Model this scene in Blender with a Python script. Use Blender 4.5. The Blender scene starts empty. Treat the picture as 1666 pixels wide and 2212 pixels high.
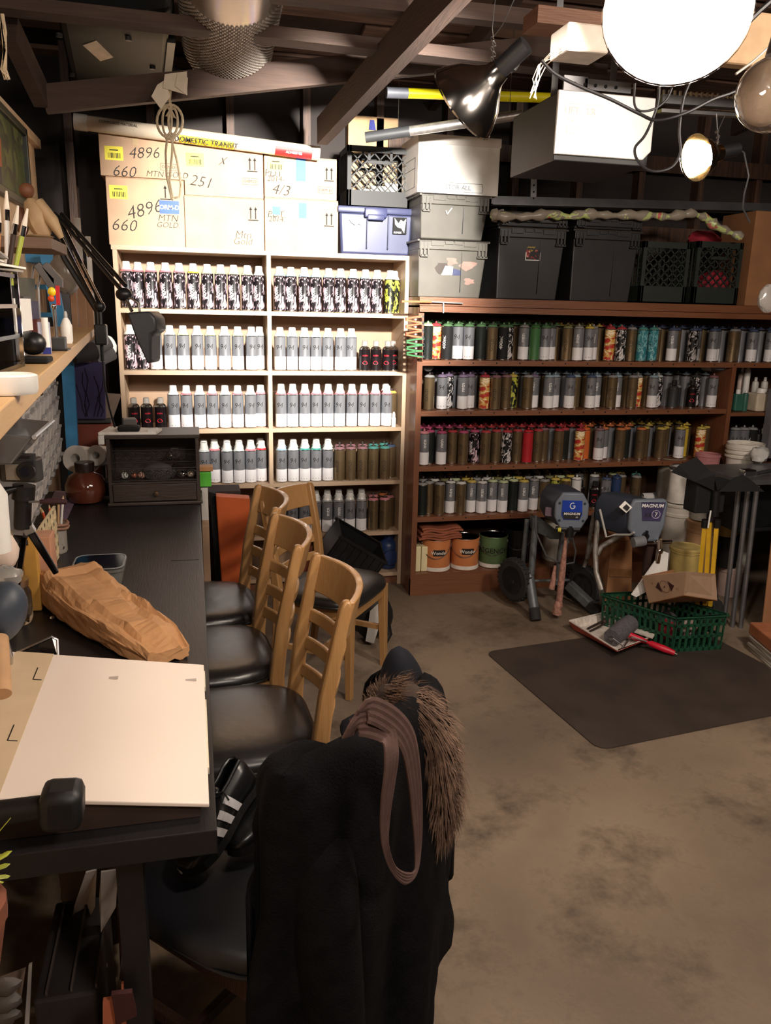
import bpy, bmesh, math, random
from mathutils import Vector, Matrix, Euler, noise
random.seed(7)
scene = bpy.context.scene
COL = scene.collection
PI = math.pi
# ---------------------------------------------------------------- camera
F_PX, PITCH, ROLL, YAW, EYE = 1723.94, .2493, .0233, .2391, 1.588
_cp, _sp, _cy, _sy = math.cos(PITCH), math.sin(PITCH), math.cos(YAW), math.sin(YAW)
FWD = Vector((_sy*_cp, _cy*_cp, -_sp)); _r = Vector((_cy, -_sy, 0)); _u = _r.cross(FWD)
RGT = math.cos(ROLL)*_r + math.sin(ROLL)*_u; UPV = -math.sin(ROLL)*_r + math.cos(ROLL)*_u
EYEP = Vector((0, 0, EYE))
cam_d = bpy.data.cameras.new('camera'); cam = bpy.data.objects.new('camera', cam_d); COL.objects.link(cam)
cam_d.sensor_fit = 'VERTICAL'; cam_d.sensor_height = 36; cam_d.lens = 36*F_PX/2212
cam_d.clip_start = .05
m3 = Matrix((RGT, UPV, -FWD)).transposed()
cam.matrix_world = Matrix.Translation(EYEP) @ m3.to_4x4()
scene.camera = cam
# ---------------------------------------------------------------- world, exposure, lights
scene.view_settings.view_transform = 'Standard'; scene.view_settings.look = 'None'
scene.view_settings.exposure = 0; scene.view_settings.gamma = 1
scene.view_settings.use_curve_mapping = False
w = bpy.data.worlds.new('world'); scene.world = w; w.use_nodes = True
w.node_tree.nodes['Background'].inputs[0].default_value = (1, .8, .68, 1)
w.node_tree.nodes['Background'].inputs[1].default_value = .006
def lamp(name, kind, loc, power, color, size=.1, target=None, spot=None, blend=.5):
    d = bpy.data.lights.new(name, kind); d.energy = power; d.color = color
    if kind == 'AREA': d.size = size
    else: d.shadow_soft_size = size
    if spot: d.spot_size = math.radians(spot); d.spot_blend = blend
    o = bpy.data.objects.new(name, d); COL.objects.link(o); o.location = loc
    if target: o.rotation_euler = (Vector(target)-Vector(loc)).to_track_quat('-Z', 'Y').to_euler()
    return o
WARM = (1, .86, .74)
lamp('flood_beam', 'SPOT', (.93, 1.70, 2.32), 1500, (1, .95, .87), .05, (.60, 4.4, 1.80), 47, .7)
lamp('flood_spill', 'POINT', (.86, 1.50, 2.06), 27, WARM, .07)
lamp('fill_behind', 'AREA', (.9, -.5, 2.5), 26, WARM, .35, (1.0, 2.2, 0))  # added warm fill behind the camera for general room brightness, unseen source
lamp('fill_left', 'AREA', (-.25, .4, 2.45), 13, WARM, .25, (-.35, 2.0, .9))  # added fill to brighten the table side, no fixture modelled
lamp('fill_right', 'AREA', (2.0, .9, 2.5), 40, WARM, .3, (2.1, 3.4, .6))  # added fill lifting the brown shelving side, source out of view
# ---------------------------------------------------------------- helpers
def ray(px, py):
    return FWD*F_PX + RGT*(px-833) - UPV*(py-1106)
def at(px, py, ax, v):
    d = ray(px, py); i = 'xyz'.index(ax); t = (v-EYEP[i])/d[i]
    return EYEP + d*t
def onplane(px, py, p, n):
    d = ray(px, py); p = Vector(p); n = Vector(n)
    return EYEP + d*((p-EYEP).dot(n)/d.dot(n))
def mpp(p):
    return (Vector(p)-EYEP).dot(FWD)/F_PX
def proj(p):
    d = Vector(p)-EYEP; z = d.dot(FWD)
    return 833+F_PX*d.dot(RGT)/z, 1106-F_PX*d.dot(UPV)/z
def lin(c):
    r = []
    for x in c[:3]:
        x = x/255
        r.append(x/12.92 if x <= .04045 else ((x+.055)/1.055)**2.4)
    return (r[0], r[1], r[2], 1)
MATS = {}
def M(name, c=None, rough=.5, metal=0, var=.12, scale=14, bump=0, c2=None, stretch=None, trans=0, emit=0, alpha=1, coat=0, bscale=None, objcol=False, spec=.5):
    if name in MATS: return MATS[name]
    m = bpy.data.materials.new(name); MATS[name] = m; m.use_nodes = True
    nt = m.node_tree; N = nt.nodes; L = nt.links; b = N['Principled BSDF']
    b.inputs['Roughness'].default_value = rough; b.inputs['Metallic'].default_value = metal
    b.inputs['Specular IOR Level'].default_value = spec
    tc = N.new('ShaderNodeTexCoord'); mp = N.new('ShaderNodeMapping'); L.new(tc.outputs['Object'], mp.inputs[0])
    if stretch: mp.inputs['Scale'].default_value = stretch
    nz = N.new('ShaderNodeTexNoise'); nz.inputs['Scale'].default_value = scale; nz.inputs['Detail'].default_value = 5
    L.new(mp.outputs[0], nz.inputs['Vector'])
    mx = N.new('ShaderNodeMix'); mx.data_type = 'RGBA'
    cr = N.new('ShaderNodeMapRange'); cr.inputs[1].default_value = .35; cr.inputs[2].default_value = .65
    L.new(nz.outputs['Fac'], cr.inputs[0]); L.new(cr.outputs[0], mx.inputs[0])
    l = lin(c)
    a_ = tuple(x*(1-var) for x in l[:3])+(1,); b_ = lin(c2) if c2 else tuple(min(1, x*(1+var)) for x in l[:3])+(1,)
    mx.inputs[6].default_value = a_; mx.inputs[7].default_value = b_
    out = mx.outputs[2]
    if objcol:
        oi = N.new('ShaderNodeObjectInfo'); m2 = N.new('ShaderNodeMix'); m2.data_type = 'RGBA'; m2.blend_type = 'MULTIPLY'; m2.inputs[0].default_value = 1
        L.new(out, m2.inputs[6]); L.new(oi.outputs['Color'], m2.inputs[7]); out = m2.outputs[2]
    L.new(out, b.inputs['Base Color'])
    if bump:
        n2 = N.new('ShaderNodeTexNoise'); n2.inputs['Scale'].default_value = bscale or scale*3; L.new(mp.outputs[0], n2.inputs['Vector'])
        bp = N.new('ShaderNodeBump'); bp.inputs['Strength'].default_value = bump; bp.inputs['Distance'].default_value = .01
        L.new(n2.outputs['Fac'], bp.inputs['Height']); L.new(bp.outputs[0], b.inputs['Normal'])
    if trans: b.inputs['Transmission Weight'].default_value = trans
    if coat: b.inputs['Coat Weight'].default_value = coat
    if alpha < 1: b.inputs['Alpha'].default_value = alpha
    if emit:
        b.inputs['Emission Strength'].default_value = emit; b.inputs['Emission Color'].default_value = l
    return m
def wood(name, c, c2, s=(1, 12, 12), rough=.55, coat=0, scale=5, bump=.15):
    return M(name, c, rough, c2=c2, stretch=s, scale=scale, bump=bump, var=.25, coat=coat)
_TX = {}
def textmesh(s, shear=0, thin=0, bold=0):
    k = (s, shear, thin)
    if k in _TX: return _TX[k]
    cu = bpy.data.curves.new('t', 'FONT'); cu.body = s; cu.size = 1; cu.align_x = 'CENTER'; cu.align_y = 'CENTER'
    cu.shear = shear; cu.offset = thin; cu.resolution_u = 2
    o = bpy.data.objects.new('t', cu); COL.objects.link(o)
    dg = bpy.context.evaluated_depsgraph_get(); me = o.evaluated_get(dg).to_mesh()
    v = [tuple(x.co) for x in me.vertices]; f = [tuple(p.vertices) for p in me.polygons]
    o.evaluated_get(dg).to_mesh_clear(); bpy.data.objects.remove(o); bpy.data.curves.remove(cu)
    if v:
        xs = [p[0] for p in v]; ys = [p[1] for p in v]; cx = (min(xs)+max(xs))/2; cy = (min(ys)+max(ys))/2
        h = max(max(ys)-min(ys), 1e-3); v = [((p[0]-cx)/h, (p[1]-cy)/h) for p in v]
    _TX[k] = (v, f); return _TX[k]
def V(*a): return Vector(a)
class MB:
    def __init__(s): s.v = []; s.f = []; s.m = []; s.cur = 0
    def add(s, vs, fs, mi=None):
        n = len(s.v); s.v += [Vector(p) for p in vs]
        for f in fs: s.f.append(tuple(i+n for i in f)); s.m.append(s.cur if mi is None else mi)
        return s
    def box(s, a, b, R=None, c=None, bev=0):
        """axis box between corners a, b; R rotates about c (default centre)"""
        a = Vector(a); b = Vector(b); lo = V(*[min(a[i], b[i]) for i in range(3)]); hi = V(*[max(a[i], b[i]) for i in range(3)])
        if bev:
            return s.rbox(lo, hi, bev, R, c)
        vs = [V(x, y, z) for x in (lo.x, hi.x) for y in (lo.y, hi.y) for z in (lo.z, hi.z)]
        if R is not None:
            c = Vector(c) if c is not None else (lo+hi)/2; vs = [c+R@(p-c) for p in vs]
        return s.add(vs, [(0, 1, 3, 2), (4, 6, 7, 5), (0, 4, 5, 1), (2, 3, 7, 6), (0, 2, 6, 4), (1, 5, 7, 3)])
    def rbox(s, lo, hi, r, R=None, c=None):
        lo = Vector(lo); hi = Vector(hi); r = min(r, min(hi-lo)*.49)
        bm = bmesh.new(); bmesh.ops.create_cube(bm, size=1)
        for v in bm.verts: v.co = V(*[(lo[i]+hi[i])/2+v.co[i]*(hi[i]-lo[i]) for i in range(3)])
        bmesh.ops.bevel(bm, geom=bm.edges[:], offset=r, segments=2, affect='EDGES', profile=.5)
        vs = [v.co.copy() for v in bm.verts]; bm.verts.index_update(); fs = [[v.index for v in f.verts] for f in bm.faces]; bm.free()
        if R is not None:
            c = Vector(c) if c is not None else (lo+hi)/2; vs = [c+R@(p-c) for p in vs]
        return s.add(vs, fs)
    def hexa(s, p):
        """8 points: bottom 4 ccw, top 4 ccw"""
        return s.add(p, [(3, 2, 1, 0), (4, 5, 6, 7), (0, 1, 5, 4), (1, 2, 6, 5), (2, 3, 7, 6), (3, 0, 4, 7)])
    def quad(s, a, b, c, d): return s.add([a, b, c, d], [(0, 1, 2, 3)])
    def tube(s, pts, r, n=8, cap=True, rs=None, flat=1, ref=None):
        pts = [Vector(p) for p in pts]; rings = []
        up = Vector(ref) if ref else V(0, 0, 1)
        prev = None
        for i, p in enumerate(pts):
            t = (pts[min(i+1, len(pts)-1)]-pts[max(i-1, 0)]).normalized()
            if ref or prev is None:
                a = up.cross(t)
                if a.length < .05: a = V(1, 0, 0).cross(t)
                a.normalize()
            else:
                a = (prev-t*prev.dot(t)).normalized()
            prev = a; b = t.cross(a); rr = rs[i] if rs else r
            rings.append([p+a*math.cos(2*PI*k/n)*rr+b*math.sin(2*PI*k/n)*rr*flat for k in range(n)])
        vs = [v for q in rings for v in q]; fs = []
        for i in range(len(pts)-1):
            for k in range(n): fs.append((i*n+k, i*n+(k+1) % n, (i+1)*n+(k+1) % n, (i+1)*n+k))
        if cap: fs.append(tuple(range(n))[::-1]); fs.append(tuple((len(pts)-1)*n+k for k in range(n)))
        return s.add(vs, fs)
    def bar(s, a, b, wd, th, up=(0, 0, 1), w2=None, t2=None):
        """rectangular bar a->b, width wd across, thickness th along up"""
        a = Vector(a); b = Vector(b); t = (b-a).normalized(); x = Vector(up).cross(t)
        if x.length < .01: x = V(1, 0, 0).cross(t)
        x.normalize(); y = t.cross(x); w2 = wd if w2 is None else w2; t2 = th if t2 is None else t2
        return s.hexa([a-x*wd/2-y*th/2, a+x*wd/2-y*th/2, a+x*wd/2+y*th/2, a-x*wd/2+y*th/2,
                       b-x*w2/2-y*t2/2, b+x*w2/2-y*t2/2, b+x*w2/2+y*t2/2, b-x*w2/2+y*t2/2])
    def lathe(s, prof, c=(0, 0, 0), n=24, R=None, mis=None, sx=1, sy=1):
        c = Vector(c); vs = []; fs = []; ms = []
        for r, z in prof:
            for k in range(n):
                p = V(math.cos(2*PI*k/n)*r*sx, math.sin(2*PI*k/n)*r*sy, z)
                if R is not None: p = R@p
                vs.append(c+p)
        o = len(s.v); s.v += vs
        for i in range(len(prof)-1):
            for k in range(n):
                s.f.append((o+i*n+k, o+i*n+(k+1) % n, o+(i+1)*n+(k+1) % n, o+(i+1)*n+k)); s.m.append(mis[i] if mis else s.cur)
        for i, rev in ((0, 1), (len(prof)-1, 0)):
            if prof[i][0] > 1e-4:
                q = tuple(o+i*n+k for k in range(n)); s.f.append(q[::-1] if rev else q); s.m.append(mis[min(i, len(mis)-1)] if mis else s.cur)
        return s
    def shell(s, prof, c=(0, 0, 0), n=24, R=None, t=.002, sx=1, sy=1):
        """open lathe with wall thickness: profile out then back inside"""
        inner = [(max(r-t, 0), z) for r, z in prof][::-1]
        c = Vector(c); P = prof+inner; o = len(s.v)
        for r, z in P:
            for k in range(n):
                p = V(math.cos(2*PI*k/n)*r*sx, math.sin(2*PI*k/n)*r*sy, z)
                if R is not None: p = R@p
                s.v.append(c+p)
        for i in range(len(P)-1):
            for k in range(n): s.f.append((o+i*n+k, o+i*n+(k+1) % n, o+(i+1)*n+(k+1) % n, o+(i+1)*n+k)); s.m.append(s.cur)
        return s
    def prism(s, poly, a, ex):
        """poly: list of 3D points (planar), extruded by vector ex"""
        ex = Vector(ex); p = [Vector(q) for q in poly]; n = len(p)
        return s.add(p+[q+ex for q in p], [tuple(range(n))[::-1], tuple(range(n, 2*n))]+[(i, (i+1) % n, n+(i+1) % n, n+i) for i in range(n)])
    def ball(s, c, r, seg=12, sc=(1, 1, 1), R=None, amp=0, fr=5, sd=0):
        c = Vector(c); vs = []; fs = []; h = seg//2
        for i in range(h+1):
            th = PI*i/h
            for k in range(seg):
                ph = 2*PI*k/seg; p = V(math.sin(th)*math.cos(ph)*sc[0], math.sin(th)*math.sin(ph)*sc[1], math.cos(th)*sc[2])*r
                if amp: p = p*(1+amp*noise.noise(p*fr/r+V(sd, sd, sd)))
                if R is not None: p = R@p
                vs.append(c+p)
        for i in range(h):
            for k in range(seg): fs.append((i*seg+k, (i+1)*seg+k, (i+1)*seg+(k+1) % seg, i*seg+(k+1) % seg))
        return s.add(vs, fs)
    def grid(s, fn, nu, nv, close=False):
        vs = [fn(i/(nu-1) if not close else i/nu, j/(nv-1)) for i in range(nu) for j in range(nv)]; fs = []
        for i in range(nu if close else nu-1):
            for j in range(nv-1): fs.append((i*nv+j, ((i+1) % nu)*nv+j, ((i+1) % nu)*nv+j+1, i*nv+j+1))
        return s.add(vs, fs)
    def text(s, st, c, rx, up, h, shear=0, thin=0, off=.0008, bend=None, jit=0):
        c = Vector(c); rx = Vector(rx).normalized(); up = Vector(up).normalized(); n = rx.cross(up)
        v, f = textmesh(st, shear, thin); vs = []
        for x, y in v:
            vs.append(c+rx*x*h+up*(y*h+jit*h*math.sin(x*1.7+len(st)))+n*off)
        return s.add(vs, f)
    def build(s, name, mat, parent=None, smooth=False, label=None, solid=0, sub=0, bevel=0, autosm=None, kind=None, local=False, disp=0):
        me = bpy.data.meshes.new(name)
        off = V(0, 0, 0)
        if not local:
            if parent is not None:
                q = parent
                while q: off += q.location; q = q.parent
            elif s.v:
                xs = [p.x for p in s.v]; ys = [p.y for p in s.v]; zs = [p.z for p in s.v]
                off = V((min(xs)+max(xs))/2, (min(ys)+max(ys))/2, min(zs))
        me.from_pydata([tuple(p-off) for p in s.v], [], s.f)
        mats = mat if isinstance(mat, (list, tuple)) else [mat]
        for q in mats: me.materials.append(q)
        if len(mats) > 1: me.polygons.foreach_set('material_index', s.m)
        bm = bmesh.new(); bm.from_mesh(me); bmesh.ops.recalc_face_normals(bm, faces=bm.faces); bm.to_mesh(me); bm.free()
        if smooth:
            me.polygons.foreach_set('use_smooth', [True]*len(me.polygons))
            if autosm is not False: me.set_sharp_from_angle(angle=math.radians(autosm or 40))
        me.update()
        o = bpy.data.objects.new(name, me); COL.objects.link(o)
        if parent is not None: o.parent = parent
        elif not local: o.location = off
        if solid: q = o.modifiers.new('s', 'SOLIDIFY'); q.thickness = solid; q.offset = 0
        if bevel: q = o.modifiers.new('b', 'BEVEL'); q.width = bevel; q.segments = 2; q.limit_method = 'ANGLE'
        if sub: q = o.modifiers.new('u', 'SUBSURF'); q.levels = sub; q.render_levels = sub
        if label: o['label'] = label
        if kind: o['kind'] = kind
        return o
def tag(o, label, cat, group=None):
    o['label'] = label; o['category'] = cat
    if group: o['group'] = group
    return o
def thing(name, label, cat, loc, group=None, rz=0):
    o = bpy.data.objects.new(name, None); COL.objects.link(o); o.location = loc; o.rotation_euler = (0, 0, rz)
    o.empty_display_size = .05
    return tag(o, label, cat, group)
def copy_tree(o, parent=None):
    c = o.copy(); COL.objects.link(c)
    if parent: c.parent = parent
    for ch in list(o.children): copy_tree(ch, c)
    return c
def rot(ax, deg): return Matrix.Rotation(math.radians(deg), 3, ax)
def align(d):
    """rotation taking +Z to direction d"""
    return V(0, 0, 1).rotation_difference(Vector(d).normalized()).to_matrix()
ORD = ['first', 'second', 'third', 'fourth', 'fifth', 'sixth', 'seventh', 'eighth', 'ninth', 'tenth', 'eleventh', 'twelfth', 'thirteenth', 'fourteenth', 'fifteenth', 'sixteenth', 'seventeenth', 'eighteenth', 'nineteenth', 'twentieth'] + ['twenty-'+x for x in ('first', 'second', 'third', 'fourth', 'fifth', 'sixth', 'seventh', 'eighth', 'ninth')] + ['thirtieth', 'thirty-first', 'thirty-second', 'thirty-third', 'thirty-fourth', 'thirty-fifth', 'thirty-sixth']
# common materials
black = M('black_plastic', (22, 22, 24), .4); dblack = M('matt_black', (12, 12, 14), .8)
grey = M('grey_plastic', (110, 110, 112), .45); dgrey = M('dark_grey_plastic', (52, 53, 55), .45)
white = M('white_plastic', (232, 230, 225), .4, var=.03); cream = M('cream_plastic', (226, 214, 170), .5, var=.05)
steel = M('brushed_steel', (190, 190, 192), .28, 1, var=.08); chrome = M('chrome', (225, 225, 228), .08, 1, var=.03)
card = M('cardboard', (182, 150, 122), .8, var=.08, scale=8); card2 = M('brown_cardboard', (150, 104, 68), .8, var=.1, scale=8)
paper = M('white_paper', (240, 236, 228), .8, var=.03); ink = M('black_ink', (28, 24, 22), .7, var=.05); wink = M('white_ink', (240, 238, 235), .6, var=.03)
red = M('red_plastic', (190, 30, 36), .4); blue = M('blue_plastic', (30, 60, 150), .4); green = M('green_plastic', (24, 110, 60), .4)
yellow = M('yellow_plastic', (235, 205, 40), .4); orange = M('orange_plastic', (215, 80, 25), .45)
# ================================================================ setting
concrete = M('concrete', (120, 104, 88), .55, c2=(146, 128, 108), scale=1.6, bump=.15, bscale=60, var=.22)
nt = concrete.node_tree; _b = nt.nodes['Principled BSDF']; _src = _b.inputs['Base Color'].links[0].from_socket
_n = nt.nodes.new('ShaderNodeTexNoise'); _n.inputs['Scale'].default_value = 3.2; _n.inputs['Detail'].default_value = 8; _n.inputs['Roughness'].default_value = .7
_tc = nt.nodes.new('ShaderNodeTexCoord'); nt.links.new(_tc.outputs['Object'], _n.inputs['Vector'])
_r1 = nt.nodes.new('ShaderNodeMapRange'); _r1.inputs[1].default_value = .5; _r1.inputs[2].default_value = .72; nt.links.new(_n.outputs['Fac'], _r1.inputs[0])
_mx = nt.nodes.new('ShaderNodeMix'); _mx.data_type = 'RGBA'; nt.links.new(_r1.outputs[0], _mx.inputs[0]); nt.links.new(_src, _mx.inputs[6]); _mx.inputs[7].default_value = lin((70, 58, 48))
nt.links.new(_mx.outputs[2], _b.inputs['Base Color'])
def struct(name, mb, mat, **k):
    o = mb.build(name, mat, **k); o['kind'] = 'structure'; return o
fl = struct('floor', MB().box((-1.6, -1.6, -.12), (5.2, 4.86, 0)), concrete)
# cracks of the slab: control joint
darkwall = M('dark_wall_board', (50, 44, 42), .85, var=.2, scale=3)
wb = struct('wall_back', MB().box((-1.6, 4.74, 0), (5.2, 4.86, 3.1)), darkwall)
studm = wood('stud_wood', (72, 52, 42), (92, 66, 50), (12, 12, 1))
for i in range(17):
    x = -1.4+i*.406
    MB().box((x, 4.66, 1.3), (x+.04, 4.74, 3.0)).build('stud', studm, wb)
for z in (2.02, 2.42):
    MB().box((1.1, 4.64, z), (5.1, 4.66, z+.09)).build('girt', studm, wb)
wl = struct('wall_left', MB().box((-.80, -1.6, 0), (-.68, 4.3, 2.28)), M('cream_drywall', (214, 186, 152), .85, var=.06, scale=2))
struct('wall_left_corner', MB().box((-1.6, -1.6, 0), (-1.5, 4.86, 3.1)), darkwall).name = 'wall_left_outer'
struct('wall_right', MB().box((5.1, -1.6, 0), (5.2, 4.74, 3.1)), darkwall)
struct('wall_front', MB().box((-1.6, -1.7, 0), (5.2, -1.6, 3.1)), darkwall)
struct('trim_1', MB().box((-.83, 1.0, 2.28), (-.655, 4.34, 2.32)), M('cream_trim', (205, 180, 150), .8))
# roof: sheathing boards laid with gaps over rafters
sheath = wood('roof_board_wood', (80, 58, 47), (104, 76, 60), (1, 14, 14), .8)
sheath2 = wood('roof_board_pale', (150, 120, 98), (120, 92, 72), (1, 14, 14), .8)
def roofz(y): return 2.70+(4.8-y)*.13
ce = struct('ceiling', MB().hexa([V(-1.6, -1.6, roofz(-1.6)+.12), V(5.2, -1.6, roofz(-1.6)+.12), V(5.2, 4.86, roofz(4.86)+.12), V(-1.6, 4.86, roofz(4.86)+.12),
     V(-1.6, -1.6, roofz(-1.6)+.16), V(5.2, -1.6, roofz(-1.6)+.16), V(5.2, 4.86, roofz(4.86)+.16), V(-1.6, 4.86, roofz(4.86)+.16)]), M('roof_felt', (60, 46, 40), .9))
y = 4.8; k = 0
while y > .2:
    wdt = .13+.03*random.random()
    x = -1.55
    while x < 5.1:
        ln = random.choice([1.2, 1.8, 2.4]); x2 = min(x+ln, 5.1)
        if random.random() > .07:
            mb = MB().hexa([V(x, y-wdt, roofz(y-wdt)+.075), V(x2-.01, y-wdt, roofz(y-wdt)+.075), V(x2-.01, y, roofz(y)+.075), V(x, y, roofz(y)+.075),
                            V(x, y-wdt, roofz(y-wdt)+.095), V(x2-.01, y-wdt, roofz(y-wdt)+.095), V(x2-.01, y, roofz(y)+.095), V(x, y, roofz(y)+.095)])
            mb.build('board', sheath2 if random.random() < .22 else sheath, ce)
        x = x2
    y -= wdt+.045; k += 1
beam = wood('rafter_wood', (82, 60, 48), (60, 43, 35), (1, 10, 10), .75)
beamy = wood('rafter_wood_long', (80, 57, 45), (58, 42, 34), (10, 1, 10), .75)
for i, x in enumerate((-1.1, -.45, .22, 1.35, 1.95, 2.6, 3.3, 4.0)):
    struct('trim_%d' % (i+2), MB().hexa([V(x, .2, roofz(.2)-.03), V(x+.04, .2, roofz(.2)-.03), V(x+.04, 4.74, roofz(4.74)-.03), V(x, 4.74, roofz(4.74)-.03),
        V(x, .2, roofz(.2)+.075), V(x+.04, .2, roofz(.2)+.075), V(x+.04, 4.74, roofz(4.74)+.075), V(x, 4.74, roofz(4.74)+.075)]), beamy)
a, b = at(-60, 13, 'y', 3.18), at(1300, 165, 'y', 3.18)
struct('trim_10', MB().bar(a+V(0, 0, .012), b+V(0, 0, .012), .09, .04), beam)          # joist crossing in front of the stored case
a, b = at(95, 215, 'y', 3.6), at(1400, 85, 'y', 3.6)
struct('trim_11', MB().bar(a, b, .04, .10), beam)           # tie beam rising to the right
a, b = at(715, 290, 'x', .70), at(1120, -90, 'x', .74)
struct('trim_12', MB().bar(V(.66, 4.2, 2.42), V(.80, 1.7, 2.50), .05, .12), beamy)
a, b = at(560, -20, 'y', 2.9), at(1300, 60, 'y', 2.9)
struct('trim_13', MB().bar(a, b, .06, .05), beam)
struct('trim_14', MB().bar(V(1.1, 2.7, 2.5), V(4.2, 2.7, 2.5), .12, .05), wood('header_wood', (150, 104, 72), (120, 80, 56)))
struct('trim_15', MB().bar(at(20, 60, 'y', 3.3), at(90, 210, 'y', 3.6), .05, .09), beam)
# ================================================================ floor mat
matm = M('dark_vinyl_mat', (62, 52, 46), .6, var=.18, scale=5, bump=.2, bscale=150)
A = at(1048, 1408, 'z', .004); B = at(1296, 1620, 'z', .004); D0 = at(1236, 1372, 'z', .004)
ex = (B-A); ln = ex.length; ex.normalize(); ey = V(-ex.y, ex.x, 0)
if ey.x < 0: ey = -ey
def rrect(c, ex, ey, lx, ly, r, n=5):
    out = []
    for sx, sy, a0 in ((1, 1, 0), (-1, 1, 90), (-1, -1, 180), (1, -1, 270)):
        for i in range(n+1):
            t = math.radians(a0+90*i/n); out.append(c+ex*(sx*(lx/2-r)+r*math.cos(t))+ey*(sy*(ly/2-r)+r*math.sin(t)))
    return out
cc = A+ex*ln/2+ey*.60; cc.z = .001
tag(MB().prism(rrect(cc, ex, ey, ln, 1.2, .05), 0, (0, 0, .004)).build('floor_mat', matm), 'dark brown rectangular vinyl mat lying on the concrete floor', 'mat')
# ================================================================ shelves
pale = wood('pale_laminate', (205, 178, 150), (186, 158, 130), (1, 1, 1), .5, scale=6, bump=.05)
paleback = wood('pale_back_panel', (172, 142, 116), (160, 130, 104), (1, 1, 1), .6, scale=6, bump=.05)
brown = wood('brown_shelf_wood', (140, 88, 58), (114, 70, 46), (1, 9, 9), .45, coat=.2)
brownv = wood('brown_upright_wood', (136, 84, 54), (110, 66, 43), (9, 9, 1), .45, coat=.2)
LX, LW, LY = -.364, 1.527, 4.36
LZ = [1.861, 1.561, 1.250, .940, .632, .329, .075]        # board undersides/tops read off the front edges
LB = thing('bookcase', 'pale laminate double bookcase filled with spray cans, left of the brown shelves', 'shelf', (LX+.7725, LY+.15, 0))
for x, nm in ((LX, 'side_panel'), (LX+LW-.02, 'side_panel'), (LX+.7725-.012, 'divider')):
    MB().box((x, LY, 0), (x+.022, LY+.29, 1.86)).build(nm, pale, LB, bevel=.001)
MB().box((LX, LY+.285, .03), (LX+LW, LY+.295, 1.86)).build('back_panel', paleback, LB)
MB().box((LX-.005, LY-.004, 1.843), (LX+LW+.005, LY+.295, 1.866)).build('top_board', pale, LB)
for z in LZ[1:]:
    for x0, x1 in ((LX+.022, LX+.7725-.012), (LX+.7725+.01, LX+LW-.02)):
        MB().box((x0, LY+.001, z-.022), (x1, LY+.285, z)).build('shelf_board', pale, LB)
MB().box((LX+.02, LY+.03, .0), (LX+LW-.02, LY+.05, .053)).build('plinth', brown, LB)
RX, RY = 1.196, 4.15
RZ = [1.652, 1.327, 1.056, .751, .462, .128]
REND = [5.0, 5.0, 3.115, 3.115, 3.115, 3.115]
RB = thing('shelving_unit', 'brown stained wood shelving unit running along the back wall, full of cans', 'shelf', (2.3, RY+.2, 0))
MB().box((RX-.03, RY, 0), (RX, RY+.42, 1.60)).build('side_panel', brownv, RB)
MB().box((3.09, RY, .128), (3.118, RY+.42, 1.30)).build('side_panel', brownv, RB)
MB().box((RX-.03, RY+.42, 0), (5.0, RY+.435, 1.63)).build('back_panel', wood('brown_back_panel', (104, 70, 52), (90, 60, 44), (9, 9, 1), .7), RB)
for i, (z, xe) in enumerate(zip(RZ, REND)):
    t = .042 if i in (0,) else .028
    MB().box((RX-.03 if i == 0 else RX, RY-(.01 if i == 0 else 0), z-t), (xe-.03 if xe < 4 else xe, RY+.42, z)).build('shelf_board', brown, RB)
    if i in (0,): MB().box((RX-.03, RY-.02, z-.075), (xe, RY-.011, z-.045)).build('edge_strip', brown, RB)
for z in (1.03, .74): MB().box((3.12, RY+.02, z-.02), (5.0, RY+.4, z)).build('shelf_board', brown, RB)
MB().box((RX-.03, RY-.005, 0), (3.118, RY+.02, .10)).build('plinth', brown, RB)
# small dark dots (screw heads) along the front edges
mb = MB()
for z in RZ[1:5]:
    x = RX+.15
    while x < (3.0 if z < 1.3 else 4.2):
        mb.lathe([(.004, 0), (.004, .002)], (x, RY-.0005, z-.012), 8, rot('X', 90)); x += .135
mb.build('screw_heads', dblack, RB, kind='stuff')
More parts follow.
